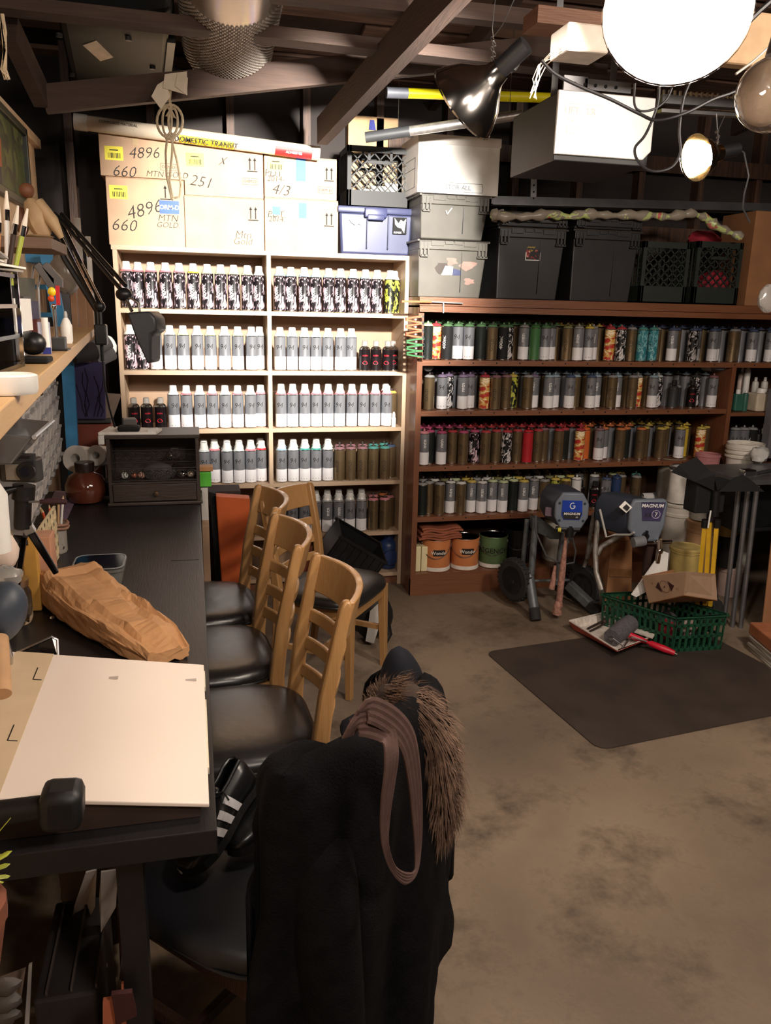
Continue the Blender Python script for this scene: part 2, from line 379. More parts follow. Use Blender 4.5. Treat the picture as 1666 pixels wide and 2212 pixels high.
# ================================================================ spray cans
silver = M('can_silver', (150, 152, 158), .3, .55, var=.08); tin = M('can_rim', (200, 200, 198), .2, 1)
gold = M('can_bronze', (132, 112, 84), .32, .7, var=.1); glossdk = M('can_dark', (38, 42, 40), .3, .3)
wht = M('can_white_band', (226, 224, 226), .45, var=.03)
capm = M('can_cap_tint', (235, 235, 235), .3, var=.02, objcol=True); clear = M('clear_cap', (235, 235, 235), .15, trans=.55, objcol=True, var=.02)
bodytint = M('can_body_tint', (230, 230, 230), .35, objcol=True, var=.1); shortblk = M('short_can_black', (24, 18, 20), .25)
lipred = M('lip_red', (225, 40, 60), .4); nozz = M('nozzle', (60, 52, 48), .5)
def graphic(name, ca, cb, scale=60, stretch=(1, 1, .45), th=.5, cc=None):
    m = bpy.data.materials.new(name); m.use_nodes = True; nt = m.node_tree; b = nt.nodes['Principled BSDF']; b.inputs['Roughness'].default_value = .35
    tc = nt.nodes.new('ShaderNodeTexCoord'); mp = nt.nodes.new('ShaderNodeMapping'); mp.inputs['Scale'].default_value = stretch
    n = nt.nodes.new('ShaderNodeTexNoise'); n.inputs['Scale'].default_value = scale; n.inputs['Detail'].default_value = 3; n.inputs['Distortion'].default_value = 1.6
    cr = nt.nodes.new('ShaderNodeValToRGB'); cr.color_ramp.interpolation = 'CONSTANT'
    cr.color_ramp.elements[0].color = lin(ca); cr.color_ramp.elements[1].position = th; cr.color_ramp.elements[1].color = lin(cb)
    if cc: e = cr.color_ramp.elements.new(th+.09); e.color = lin(cc)
    nt.links.new(tc.outputs['Object'], mp.inputs[0]); nt.links.new(mp.outputs[0], n.inputs['Vector']); nt.links.new(n.outputs['Fac'], cr.inputs[0]); nt.links.new(cr.outputs[0], b.inputs['Base Color'])
    return m
gpink = graphic('graphic_black_pink', (22, 18, 22), (205, 175, 185), 34, (1.6, 1.6, .7), .545)
gyel = graphic('graphic_black_yellow', (24, 26, 22), (170, 172, 70), 30, (1, 1, .6), .52)
gred = graphic('graphic_red_yellow', (180, 55, 45), (205, 160, 80), 24, (.6, .6, 1.4), .47, (245, 225, 190))
gteal = graphic('graphic_teal', (50, 120, 130), (120, 180, 185), 40, (1, 1, .6), .52, (40, 60, 70))
gbw = graphic('graphic_black_white', (20, 20, 22), (200, 195, 195), 42, (1.2, 1.2, .6), .52)
R_ = .0325
def wrap(mb, st, ang0, zc, h, vert=True, shear=0, mi=0, r=R_+.0006, thin=0):
    v, f = textmesh(st, shear, thin); vs = []
    for x, y in v:
        if vert: u, z = -y*h, x*h
        else: u, z = x*h, y*h
        a = ang0+u/r; vs.append(V(math.cos(a)*r, math.sin(a)*r, zc+z))
    mb.add(vs, f, mi)
PROTO = {}
FR = -PI/2
def proto(kind):
    if kind in PROTO: return PROTO[kind]
    n = 20
    mb = MB(); H = .180; short = kind in ('short', 'shortg')
    if short: H = .118
    mats = {'94': [silver, wht, tin, capm], 'mtn': [silver, wht, tin, capm], 'gold': [gold, gold, tin, capm], 'pink400': [gpink, gpink, tin, capm],
            'yel400': [gyel, gyel, tin, capm], 'red': [gred, gred, tin, capm], 'teal': [gteal, gteal, tin, capm], 'bw': [gbw, gbw, tin, capm],
            'tint': [bodytint, bodytint, tin, bodytint], 'dark': [glossdk, glossdk, tin, capm], 'blk400': [dblack, dblack, tin, capm], 'short': [shortblk, shortblk, tin, tin], 'shortg': [dgrey, dgrey, tin, capm]}[kind.replace('T', '')]
    tall = 'T' in kind
    prof = [(R_*.93, 0), (R_, .003), (R_, .006), (R_, H*.42), (R_, H-.002), (R_*1.02, H), (R_*.98, H+.002), (R_*.86, H+.009), (R_*.62, H+.015), (R_*.40, H+.017)]
    mis = [2, 2, 1, 0, 2, 2, 3, 3, 2]
    mb.lathe(prof, (0, 0, 0), n, mis=mis)
    body = mb.build('spray_can', mats, smooth=True, local=True, autosm=35)
    if tall:
        # shouldered cap, ring and stepped dome
        c = MB().lathe([(R_*.84, H+.007), (R_*.80, H+.012), (R_*.70, H+.018), (R_*.64, H+.024), (R_*.6, H+.046), (R_*.5, H+.049)], (0, 0, 0), n)
        c.build('cap', M('cap_frost', (232, 230, 226), .3, objcol=False, var=.03, trans=.2), body, smooth=True, local=True)
    elif short:
        MB().lathe([(R_*.55, H+.018), (R_*.55, H+.024), (R_*.5, H+.045), (R_*.4, H+.047)], (0, 0, 0), n).build('cap', clear, body, smooth=True, local=True)
    else:
        MB().lathe([(.0085, H+.016), (.0085, H+.019), (.005, H+.020), (.0048, H+.026), (.003, H+.027)], (0, 0, 0), 10).build('nozzle', capm if kind != 'gold' else nozz, body, smooth=True, local=True)
    t = MB(); tm = ink
    k = kind.replace('T', '')
    if k == '94': wrap(t, '94', FR, .125, .026, False, .15); 
    if k == 'mtn': wrap(t, 'mtn', FR, .125, .017); tm = wink
    if k == 'gold': wrap(t, 'GOLD', FR-.2, .085, .017)
    if k in ('pink400', 'blk400', 'yel400'): wrap(t, '400ml', FR-.45, .095, .021, thin=.01); tm = wink if k != 'yel400' else M('lime_ink', (210, 215, 60), .5)
    if k in ('94', 'mtn'):
        for da, w_ in ((-.5, .02), (0, .02), (.5, .02)): wrap(t, '■' if False else 'x', FR+da, .02, .005, False)
    if k == 'red': wrap(t, 'BOLD', FR, .15, .012, False); tm = M('cream_ink', (245, 235, 200), .5)
    if k == 'short':
        tt = MB(); r = R_+.0006
        pts = [(math.cos(a)*.016, math.sin(a)*.009-(.003*math.cos(a*2) if math.sin(a) > 0 else 0)) for a in [2*PI*i/16 for i in range(16)]]
        tt.add([V(math.cos(FR+u/r)*r, math.sin(FR+u/r)*r, .045+z) for u, z in pts], [tuple(range(16))]); tt.build('lips_emblem', lipred, body, local=True)
        tt = MB(); wrap(tt, '-', FR, .045, .002, False, r=R_+.0012, mi=0); tt.build('lip_line', dblack, body, local=True)
        wrap(t, 'ALIEN', FR, .085, .008, False); tm = lipred
    if t.v: t.build('lettering', tm, body, local=True)
    PROTO[kind] = body; COL.objects.unlink(body)
    for c in body.children: COL.objects.unlink(c)
    return body
DESC = {'94': 'silver spray can with dark numerals and white lower band', 'mtn': 'silver spray can with white upright lettering and white band', 'gold': 'bronze coloured spray can',
        'pink400': 'black spray can with pale pink splash graphics', 'yel400': 'black spray can with lime yellow graphics', 'red': 'red and yellow patterned spray can', 'teal': 'teal patterned spray can',
        'bw': 'black spray can with white scribble graphics', 'tint': 'single coloured spray can', 'dark': 'plain dark spray can', 'blk400': 'black spray can with big white volume lettering', 'short': 'short black spray can with red lips emblem', 'shortg': 'short dark grey spray can'}
NC = [0]; PLACED = []
def can(kind, x, y, z, col, label, group, rz=0, lying=None):
    p = proto(kind); c = copy_tree(p); c.location = (x, y, z)
    c.rotation_euler = (0, 0, rz) if lying is None else lying
    for o in [c]+list(c.children): o.color = col
    if kind in ('tint',): pass
    tag(c, label, 'spray can', group); NC[0] += 1
    return c

CAPS = dict(pink=(226, 130, 140), red=(190, 40, 50), lgreen=(205, 222, 165), green=(70, 120, 70), blue=(150, 180, 200), grey=(150, 150, 150), white=(235, 235, 230), teal=(60, 150, 140), yellow=(220, 190, 70),
            orange=(220, 110, 50), dgreen=(40, 70, 50), dblue=(50, 70, 110), purple=(120, 100, 140), black=(30, 30, 32), mauve=(140, 90, 100), clearg=(200, 210, 210), magenta=(200, 60, 110), olive=(120, 120, 70))
def row(px, kinds, caps, Y, z, shelf, unit, short, y0=1000, second=False):
    """px list of can centres in the front row of a board"""
    n = 0; Y0 = Y
    for i, x in enumerate(px):
        k = kinds[i] if isinstance(kinds, list) else kinds; cp = caps[i] if isinstance(caps, list) else caps
        if unit == RU and not second: Y = Y0+(.030 if i % 2 else 0)
        p = at(x, proj(V(0, Y, z+.1))[1], 'y', Y)
        if unit == RU: p.x = max(p.x, RX+.036); p.x = p.x if z > 1.2 else min(p.x, 3.052)
        elif p.x < LX+.76: p.x = min(max(p.x, LX+.058), LX+.7725-.048)
        else: p.x = min(max(p.x, LX+.7725+.045), LX+LW-.056)
        if not second and unit == LU: Y = Y0
        if second: Y = Y0
        tries = 0
        while any(abs(q[2]-z) < .1 and (q[0]-p.x)**2+(q[1]-Y)**2 < (.0638 if unit == LU else .0598)**2 for q in PLACED) and tries < 10: Y += .008; tries += 1
        if tries == 10: continue
        PLACED.append((p.x, Y, z)); n += 1
        # angle facing roughly the camera with a little disorder
        face = math.atan2(-Y, -p.x)+PI/2
        kk = k.replace('T', '')
        capn = cp if isinstance(cp, str) else 'grey'
        d = {'94': 'silver can with numerals, white band', 'mtn': 'silver can, white lettering and band', 'gold': 'bronze spray can', 'pink400': 'black can with pink splashes', 'yel400': 'black can with lime graphics',
             'red': 'red and yellow patterned can', 'teal': 'teal patterned can', 'bw': 'black can with white scribbles', 'tint': 'coloured spray can', 'dark': 'plain dark can', 'blk400': 'black can, bold white volume',
             'short': 'short black can with red lips', 'shortg': 'short grey can'}[kk]
        if second: lab = '%s behind the front row, %s from left, %s, %s' % (d.split(' with')[0].split(',')[0], ORD[i], shelf, short)
        else: lab = '%s, %s from left, %s, %s' % (d, ORD[i], shelf, short)
        cn_ = can(k, p.x, Y, z+.0005, lin(CAPS[capn]) if kk == 'tint' or 'T' in k else lin([.72*q+.28*v for q, v in zip(CAPS[capn], (135, 128, 122))]), lab, 'spray cans on the %s of the %s' % (shelf, unit), face+random.uniform(-.25, .25) if not second else random.uniform(0, 6))
        cn_.scale = (.91, .91, .98) if unit == RU else (.955, .955, 1)
    return n
LU, RU = 'pale bookcase', 'brown shelving'
def pxs(base, s, off): return [off+s*x for x in base]
S1 = .42
yl = LY+.045
rows = []
r1l = pxs([163, 235, 305, 378, 448, 520, 592, 660, 727, 797, 862], S1, 200)
row(r1l, ['pink400T']*11, ['pink']*5+['yellow']+['lgreen']*4+['clearg'], yl, LZ[1], 'top shelf', LU, 'left bay')
r1r = pxs([962, 1022, 1087, 1150, 1213, 1275, 1340, 1403, 1463, 1530, 1597], S1, 200)
row(r1r, ['pink400T']*9+['yel400T']*2, ['blue']*8+['clearg']*3, yl, LZ[1], 'top shelf', LU, 'right bay')
r2l = pxs([185, 258, 328, 400, 468, 540, 608, 680, 748, 818, 880], S1, 200)
row(r2l, ['pink400T']*2+['94T']*9, ['white']*2+['lgreen', 'white', 'lgreen', 'white', 'lgreen', 'white', 'lgreen', 'white', 'clearg'], yl, LZ[2], 'second shelf', LU, 'left bay')
r2r = pxs([964, 1027, 1090, 1150, 1210, 1275, 1333, 1397, 1458, 1518, 1585], S1, 200)
row(r2r, ['94T']*7+['short']*4, ['white']*7+['white']*4, yl, LZ[2], 'second shelf', LU, 'right bay')
r3l = pxs([207, 278, 350, 418, 485, 553, 618, 683, 748, 813, 880], S1, 200)
row(r3l, ['short']*3+['94T']*8, ['white']*3+['white', 'pink']*4, yl, LZ[3], 'third shelf', LU, 'left bay')
r3r = pxs([970, 1030, 1092, 1152, 1212, 1272, 1333, 1393, 1453, 1512], S1, 200)
row(r3r+[866], ['94T']*10+['gold'], ['pink']*10+['yellow'], yl, LZ[3], 'third shelf', LU, 'right bay')
r4l = pxs([575, 630, 692, 755, 815, 882], S1, 200)
row(r4l, ['94T']*6, ['clearg', 'pink', 'clearg', 'clearg', 'pink', 'red'], yl, LZ[4], 'fourth shelf', LU, 'left bay')
r4r = pxs([972, 1033, 1092, 1150, 1210, 1270, 1327, 1387, 1443, 1502, 1558], S1, 200)
row(r4r, ['94T']*5+['gold']*6, ['blue', 'clearg', 'teal', 'teal', 'clearg', 'mauve', 'mauve', 'mauve', 'teal', 'teal', 'dblue'], yl, LZ[4], 'fourth shelf', LU, 'right bay')
r5r = pxs([970, 1030, 1090, 1148, 1207, 1265, 1323, 1382, 1442, 1500, 1555], S1, 200)
row(r5r, ['94T', '94T', '94T', '94T', 'mtnT', 'mtnT', '94T', '94T', 'gold', 'gold', 'gold'], ['dgreen', 'dgreen', 'grey', 'grey', 'grey', 'grey', 'grey', 'grey', 'pink', 'pink', 'pink'], yl, LZ[5], 'fifth shelf', LU, 'right bay')
S2 = .4778
yr = RY+.045
K1 = [(105, 'dark', 'lgreen'), (150, 'red', 'red'), (202, 'blk400', 'green'), (250, '94', 'green'), (300, '94', 'green'), (353, 'dark', 'green'), (405, 'gold', 'green'), (455, 'blk400', 'green'), (500, 'bw', 'green'), (548, 'mtn', 'grey'),
      (598, 'tint', 'green'), (645, '94', 'green'), (693, '94', 'dgreen'), (745, 'gold', 'olive'), (795, 'mtn', 'grey'), (843, '94', 'yellow'), (888, 'mtn', 'grey'), (938, 'red', 'red'), (988, 'bw', 'red'), (1035, 'gold', 'grey'),
      (1085, 'teal', 'teal'), (1133, 'teal', 'teal'), (1176, 'gold', 'grey'), (1222, 'mtn', 'dblue'), (1268, 'gold', 'dblue'), (1316, 'bw', 'dblue'), (1362, 'mtn', 'dblue'), (1407, '94', 'dblue'), (1451, '94', 'dblue'), (1497, 'gold', 'grey'), (1541, 'gold', 'grey'), (1585, '94', 'dblue'), (1627, '94', 'dblue'), (1668, '94', 'dblue'), (1710, 'mtn', 'blue')]
K2 = [(120, 'gold', 'grey'), (178, '94', 'purple'), (224, 'bw', 'purple'), (272, 'mtn', 'purple'), (320, '94', 'purple'), (370, 'red', 'red'), (420, 'gold', 'mauve'), (467, 'gold', 'mauve'), (515, 'yel400', 'yellow'), (565, 'gold', 'grey'), (612, 'mtn', 'purple'),
      (660, 'mtn', 'blue'), (708, '94', 'blue'), (755, '94', 'dblue'), (802, 'gold', 'blue'), (850, '94', 'dblue'), (897, 'mtn', 'blue'), (945, 'gold', 'grey'), (992, 'mtn', 'blue'), (1038, 'gold', 'grey'), (1085, 'red', 'grey'), (1130, '94', 'blue'), (1178, 'bw', 'clearg'),
      (1225, 'shortg', 'black'), (1268, 'shortg', 'grey'), (1309, 'short', 'black'), (1353, 'bw', 'black'), (1400, '94', 'mauve'), (1448, 'tint', 'white')]
K3 = [(80, 'mtn', 'pink'), (124, 'dark', 'magenta'), (174, 'mtn', 'magenta'), (222, 'gold', 'red'), (272, 'gold', 'magenta'), (322, 'pink400', 'magenta'), (372, 'gold', 'red'), (420, 'gold', 'red'), (468, 'bw', 'red'), (515, 'gold', 'red'), (563, 'tint', 'red'), (608, 'gold', 'red'),
      (655, 'gold', 'mauve'), (702, 'gold', 'red'), (748, 'dark', 'red'), (797, 'red', 'red'), (843, 'tint', 'orange'), (885, '94', 'mauve'), (930, 'mtn', 'orange'), (980, 'gold', 'orange'), (1026, 'dark', 'orange'), (1072, 'gold', 'orange'), (1116, 'gold', 'yellow'), (1162, 'gold', 'yellow'),
      (1206, 'gold', 'yellow'), (1248, '94', 'yellow'), (1293, 'tint', 'yellow'), (1340, 'red', 'yellow'), (1387, 'gold', 'yellow')]
K4 = [(70, 'dark', 'grey'), (117, 'gold', 'grey'), (165, 'gold', 'grey'), (213, 'mtn', 'white'), (260, 'gold', 'white'), (307, 'mtn', 'yellow'), (355, 'mtn', 'white'), (402, 'mtn', 'lgreen'), (450, 'mtn', 'lgreen'), (495, 'dark', 'lgreen'), (542, 'mtn', 'yellow'), (588, 'mtn', 'grey'), (635, 'gold', 'grey'), (683, 'yel400', 'yellow'),
      (730, 'gold', 'yellow'), (778, 'tint', 'white'), (822, 'short', 'black'), (862, 'short', 'black'), (912, '94', 'dblue'), (957, 'tint', 'dblue'), (1003, 'gold', 'grey'), (1046, 'gold', 'grey')]
for K, z, nm in ((K1, RZ[1], 'top shelf'), (K2, RZ[2], 'second shelf'), (K3, RZ[3], 'third shelf'), (K4, RZ[4], 'fourth shelf')):
    row(pxs([k[0] for k in K], S2, 870), [k[1] for k in K], [k[2] for k in K], yr, z, nm, RU, 'brown shelving')
# second row: built one by one as far as the limit of three hundred allows
left = 290-NC[0]
sec = [(r3r, ['94T']*10, 'pink', yl+.085, LZ[3], 'third shelf', LU, 'right bay'), (r4l, ['94T']*6, 'clearg', yl+.085, LZ[4], 'fourth shelf', LU, 'left bay'), (r4r, ['94T']*5+['gold']*6, ['blue', 'clearg', 'clearg', 'teal', 'clearg', 'mauve', 'mauve', 'mauve', 'teal', 'teal', 'dblue'], yl+.085, LZ[4], 'fourth shelf', LU, 'right bay'),
       (r5r, ['94T']*8+['gold']*3, ['grey']*8+['pink', 'orange', 'orange'], yl+.085, LZ[5], 'fifth shelf', LU, 'right bay')]
for s_ in sec:
    if left-len(s_[0]) < 0: break
    left -= row(*s_[:4], *s_[4:], second=True)
bands = {1: (['green']*13+['yellow', 'olive', 'olive', 'yellow', 'red', 'teal']+['dblue']*17), 2: (['purple']*8+['blue']*22), 3: (['magenta']*5+['red']*12+['orange']*5+['yellow']*8), 4: (['grey', 'white', 'olive', 'lgreen', 'yellow']*4+['teal']*4)}
restmb = {}
R_0 = R_
for ri, K, z, nm in ((4, K4, RZ[4], 'fourth shelf'), (3, K3, RZ[3], 'third shelf'), (2, K2, RZ[2], 'second shelf'), (1, K1, RZ[1], 'top shelf')):
    xs = pxs([k[0]+22 for k in K[:-1]], S2, 870)
    if left >= len(xs):
        left -= row(xs, [random.choice(['94', 'gold', 'mtn']) for _ in xs], [bands[ri][min(i, len(bands[ri])-1)] for i in range(len(xs))], yr+.030+.064, z, nm, RU, 'brown shelving', second=True)
        start = 2
    else: start = 1
    for rr in range(start, 5):
        for i, x in enumerate(xs):
            p = at(x, 800, 'y', yr+.001); p.x = min(max(p.x, RX+.036), 3.04 if ri > 1 else 4.8); restmb.setdefault((ri, bands[ri][min(i, len(bands[ri])-1)]), []).append((p.x+(.012 if rr % 2 else .0), yr+.058+.064*rr, z))
mats_ = []; big = MB(); idx = {}
for (ri, cn), lst in restmb.items():
    if cn not in idx:
        idx[cn] = len(mats_); mats_.append(M('can_top_'+cn, [.72*q+.28*v for q, v in zip(CAPS[cn], (135, 128, 122))], .35, .2))
tini = len(mats_); mats_ += [silver, gold, tin]
for (ri, cn), lst in restmb.items():
    R_ = .0292
    for (x, y_, z) in lst:
        q = random.choice([tini, tini+1])
        if any(abs(c_[2]-z) < .1 and (c_[0]-x)**2+(c_[1]-y_)**2 < .058**2 for c_ in PLACED) or y_ > RY+.385: continue
        big.lathe([(R_, .0), (R_, .178), (R_*1.02, .180), (R_*.86, .189), (R_*.62, .195), (.008, .198), (.005, .206)], (x, y_, z+.0005), 12, mis=[q, tini+2, tini+2, idx[cn], idx[cn], idx[cn]])
o = big.build('spray_can_stock', mats_, smooth=True, autosm=35); tag(o, 'further rows of spray cans packed behind the front cans on the brown shelves', 'spray can'); o['kind'] = 'stuff'
R_ = R_0
# lying and odd cans
p = at(1552, 806, 'y', yr+.05); can('94', p.x, yr+.0, 1.056+.205+.033, lin(CAPS['grey']), 'silver spray can lying on its side on top of the second brown shelf row', 'cans lying on others', 0, (PI/2, 0, .3)).location.y = yr+.2
p = at(922, 806, 'y', yr+.05); can('gold', p.x, yr+.2, 1.056+.205+.033, lin(CAPS['grey']), 'spray can lying with its base showing, left end of second brown shelf', 'cans lying on others', 0, (-PI/2, 0, 0)).location.y = yr+.02
for i, (x, y_) in enumerate(((1382, 1062), (1404, 1075))):
    p = at(x, y_, 'y', yr+.1); can('94', p.x, yr+.08, .462+.033, lin(CAPS['grey']), ['silver spray can lying down, right end of fourth brown shelf', 'bronze capped spray can lying rightmost on the fourth brown shelf'][i], 'cans lying on the fourth shelf', 0, (0, PI/2, .3*i))
# white marker bottle in front of cans on third shelf
p = at(850, 920, 'y', LY+.012); b_ = thing('glue_bottle', 'slim white bottle standing before the bronze can, third shelf of pale bookcase', 'bottle', (p.x, LY+.008, LZ[3]))
MB().lathe([(.012, 0), (.0125, .05), (.009, .055), (.009, .058)], b_.location, 16).build('bottle_body', white, b_, smooth=True)
MB().lathe([(.009, .058), (.009, .072), (.004, .085)], b_.location, 16).build('cap', white, b_, smooth=True)
# ================================================================ boxes on the bookcase
XR, ZU = V(1, 0, 0), V(0, 0, 1)
tape = M('clear_tape', (190, 165, 130), .15, var=.05); ylab = M('yellow_label', (240, 225, 70), .5, var=.03)
bluetape = M('blue_tape', (60, 110, 190), .6)
def carton(px0, py0, px1, py1, Y, depth, label, group='cardboard cartons on the pale bookcase', mat=None, name='cardboard_box', z0=None, cat='box'):
    a = at(px0, py1, 'y', Y); b = at(px1, py0, 'y', Y); z0 = a.z if z0 is None else z0
    x0, x1, z1 = a.x, b.x, b.z
    t = thing(name, label, cat, ((x0+x1)/2, Y+depth/2, z0), group)
    MB().box((x0, Y, z0), (x1, Y+depth, z1), bev=.003).build('carton_body', mat or card, t)
    mb = MB().box((x0+.002, Y-.0006, z1-.0), (x1-.002, Y+depth*.48, z1+.003)); mb.box((x0+.002, Y+depth*.52, z1), (x1-.002, Y+depth, z1+.003)); mb.build('top_flap', mat or card, t)
    return t, x0, x1, z0, z1
def lab_on(t, x, z, w_, h_, Y, mat, name='label'):
    MB().box((x-w_/2, Y-.0012, z-h_/2), (x+w_/2, Y, z+h_/2)).build(name, mat, t)
def barcode(t, x, z, Y):
    lab_on(t, x, z, .085, .062, Y, ylab, 'yellow_label')
    mb = MB(); q = -.028
    while q < .03:
        w_ = random.choice([.0015, .003, .0045]); mb.box((x+q, Y-.0018, z-.022), (x+q+w_, Y-.0012, z+.002)); q += w_+.003
    mb.box((x-.02, Y-.0018, z+.012), (x+.02, Y-.0012, z+.017))
    mb.build('barcode', ink, t)
def arrows(t, x, z, Y, n=2, h=.06):
    mb = MB()
    for i in range(n):
        cx = x+(i-(n-1)/2)*.025
        mb.box((cx-.003, Y-.001, z-h/2), (cx+.003, Y-.0003, z+h/2-.012)); mb.add([V(cx-.009, Y-.001, z+h/2-.016), V(cx+.009, Y-.001, z+h/2-.016), V(cx, Y-.001, z+h/2)], [(0, 1, 2)])
    mb.box((x-.026, Y-.001, z-h/2-.008), (x+.026, Y-.0003, z-h/2-.003)); mb.build('arrow_mark', ink, t)
def ormd(t, x, z, Y, w_=.075, st='ORM-D'):
    mb = MB()
    for a, b in (((x-w_/2, z-.016), (x+w_/2, z-.0145)), ((x-w_/2, z+.0145), (x+w_/2, z+.016)), ((x-w_/2, z-.016), (x-w_/2+.0015, z+.016)), ((x+w_/2-.0015, z-.016), (x+w_/2, z+.016))):
        mb.box((a[0], Y-.001, a[1]), (b[0], Y-.0003, b[1]))
    mb.text(st, (x, Y, z), XR, ZU, .014); mb.build('printed_mark', ink, t)
def hand(t, st, px, py, Y, h, ang=0, shear=.25, thin=-.012):
    p = at(px, py, 'y', Y); a = math.radians(ang)
    MB().text(st, p, (math.cos(a), 0, math.sin(a)), (-math.sin(a), 0, math.cos(a)), h, shear, thin).build('handwriting', ink, t)
def Y3(px, py, Y): p = at(px, py, 'y', Y); return p.x, p.z
BY = 4.385
zt = 1.867
t1, x0, x1, z0, z1 = carton(236, 392, 399, 526, BY, .27, 'cardboard box with blue hazard label, bottom left on the pale bookcase', z0=zt)
barcode(t1, *Y3(256, 415, BY), BY); hand(t1, '4896', 312, 452, BY, .06, 16); hand(t1, '660', 270, 486, BY, .055, -2); hand(t1, 'MTN', 364, 471, BY, .03); hand(t1, 'GOLD.', 364, 486, BY, .026)
x, z = Y3(366, 448, BY); lab_on(t1, x, z, .095, .062, BY, M('label_blue', (40, 80, 190), .5, var=.03), 'blue_label'); MB().text('ORM-D', (x, BY-.0014, z), XR, ZU, .022, thin=.02).build('label_lettering', wink, t1)
arrows(t1, *Y3(357, 414, BY), BY, 1, .06)
zA = z1+.004
t2, x0, x1, z0, z1 = carton(402, 432, 570, 537, BY-.01, .27, 'plain cardboard box, bottom middle on the pale bookcase', z0=zt)
arrows(t2, *Y3(547, 460, BY-.01), BY-.01); hand(t2, 'Mtn', 526, 507, BY-.01, .034, 0, .2, -.02); hand(t2, 'Gold', 526, 521, BY-.01, .032, 0, .2, -.02); zB = z1+.004
t3, x0, x1, z0, z1 = carton(573, 436, 731, 538, BY-.01, .27, 'cardboard box with two strips of blue tape, bottom right on the pale bookcase', z0=zt)
arrows(t3, *Y3(711, 473, BY-.01), BY-.01); hand(t3, 'PDT.', 598, 463, BY-.01, .03, 0, .1); hand(t3, '2014.', 598, 473, BY-.01, .026, 0, .1); zC = z1+.004
for q in (597, 654):
    x, z = Y3(q, 455, BY-.01); lab_on(t3, x, z-.0, .04, .075 if q > 600 else .04, BY-.01, bluetape, 'tape_strip')
t4, x0, x1, z0, z1 = carton(218, 290, 396, 388, BY-.02, .29, 'cardboard box with handwritten numbers, top left of the carton stack', z0=zA)
barcode(t4, *Y3(246, 331, BY-.02), BY-.02); hand(t4, '4896', 312, 330, BY-.02, .05, 4); hand(t4, '660', 270, 370, BY-.02, .05, -2); ormd(t4, *Y3(364, 361, BY-.02), BY-.02); hand(t4, 'MTN GOLD', 362, 377, BY-.02, .026)
x, z = Y3(292, 300, BY-.02); lab_on(t4, x, z, .03, .06, BY-.02, tape, 'tape_strip'); z4 = z1
t5, x0, x1, z0, z1 = carton(400, 326, 568, 429, BY-.015, .27, 'cardboard box with a marker cross, top middle of the carton stack', z0=zB)
barcode(t5, *Y3(421, 345, BY-.015), BY-.015); arrows(t5, *Y3(545, 354, BY-.015), BY-.015); ormd(t5, *Y3(540, 392, BY-.015), BY-.015); hand(t5, '251', 434, 392, BY-.015, .05, -8); hand(t5, 'x', 482, 348, BY-.015, .03, 10, .8)
z5 = z1
t6, x0, x1, z0, z1 = carton(572, 346, 728, 440, BY-.01, .27, 'cardboard box with white address label and blue tape, top right of stack', z0=zC)
barcode(t6, *Y3(596, 356, BY-.01), BY-.01); arrows(t6, *Y3(711, 375, BY-.01), BY-.01); ormd(t6, *Y3(703, 411, BY-.01), BY-.01); hand(t6, 'PDT', 592, 374, BY-.01, .032, 0, .1); hand(t6, '2014-', 596, 386, BY-.01, .026, 0, .1); hand(t6, '4/3', 608, 410, BY-.01, .05, -6)
x, z = Y3(662, 378, BY-.01); lab_on(t6, x, z, .095, .085, BY-.01, paper, 'address_label')
MB().text('FROM INC', (x+.015, BY-.0116, z+.02), XR, ZU, .010).text('VAN CITY', (x+.015, BY-.0116, z+.002), XR, ZU, .010).build('label_lettering', ink, t6)
x, z = Y3(650, 367, BY-.01); MB().box((x-.025, BY-.013, z-.055), (x+.025, BY-.0105, z+.06)).build('tape_strip', bluetape, t6); z6 = z1
# mailing tube
a, b = at(165, 263, 'y', 4.33), at(690, 332, 'y', 4.33)
t = thing('mailing_tube', 'long white mailing tube lying across the cartons, capped end at left', 'tube', a)
tubem = M('tube_card', (205, 188, 166), .7, var=.05)
r = .034; dz = V(0, 0, .0)
MB().tube([a+dz, b+dz], r, 20).build('tube_body', tubem, t, smooth=True)
MB().tube([a+dz-(b-a).normalized()*.01, a+dz+(b-a).normalized()*.05], r+.003, 20).build('end_cap', M('taped_end', (220, 216, 208), .3), t, smooth=True)
d = (b-a).normalized(); nrm = V(d.z, 0, -d.x).cross(d); nrm = V(0, -1, 0)
def band(t, s0, s1, mat, name, st=None, tm=None, h=.02, a0=-70, a1=70, zoff=0):
    mb = MB(); n = 10; up = V(0, 0, 1); up = (up-d*up.dot(d)).normalized(); P = a+dz
    def f(u, v):
        an = math.radians(a0+(a1-a0)*u); return P+d*(s0+(s1-s0)*v)+nrm*math.cos(an)*(r+.0012)+up*math.sin(an)*(r+.0012)
    mb.grid(f, n, 2); mb.build(name, mat, t, smooth=True)
    if st: MB().text(st, P+d*(s0+s1)/2+nrm*(r+.0035)+up*zoff, d, up, h, thin=.01).build('label_lettering', tm, t)
L_ = (b-a).length
def sof(px): return (px-165)/(690-165)*L_
band(t, sof(378), sof(497), M('tube_yellow_tape', (235, 205, 40), .5), 'yellow_tape', 'DOMESTIC TRANSIT', ink, .024, -75, -5, -.022)
band(t, sof(588), sof(672), M('tube_red_label', (200, 40, 40), .5), 'red_label', 'ADHESIVES', wink, .012, -80, 5, -.018)
MB().text('COMPOSITE MATERIAL', a+d*sof(252)+nrm*(r+.001)+V(0, 0, .01), d, (0, 0, 1), .012).build('printed_mark', ink, t)
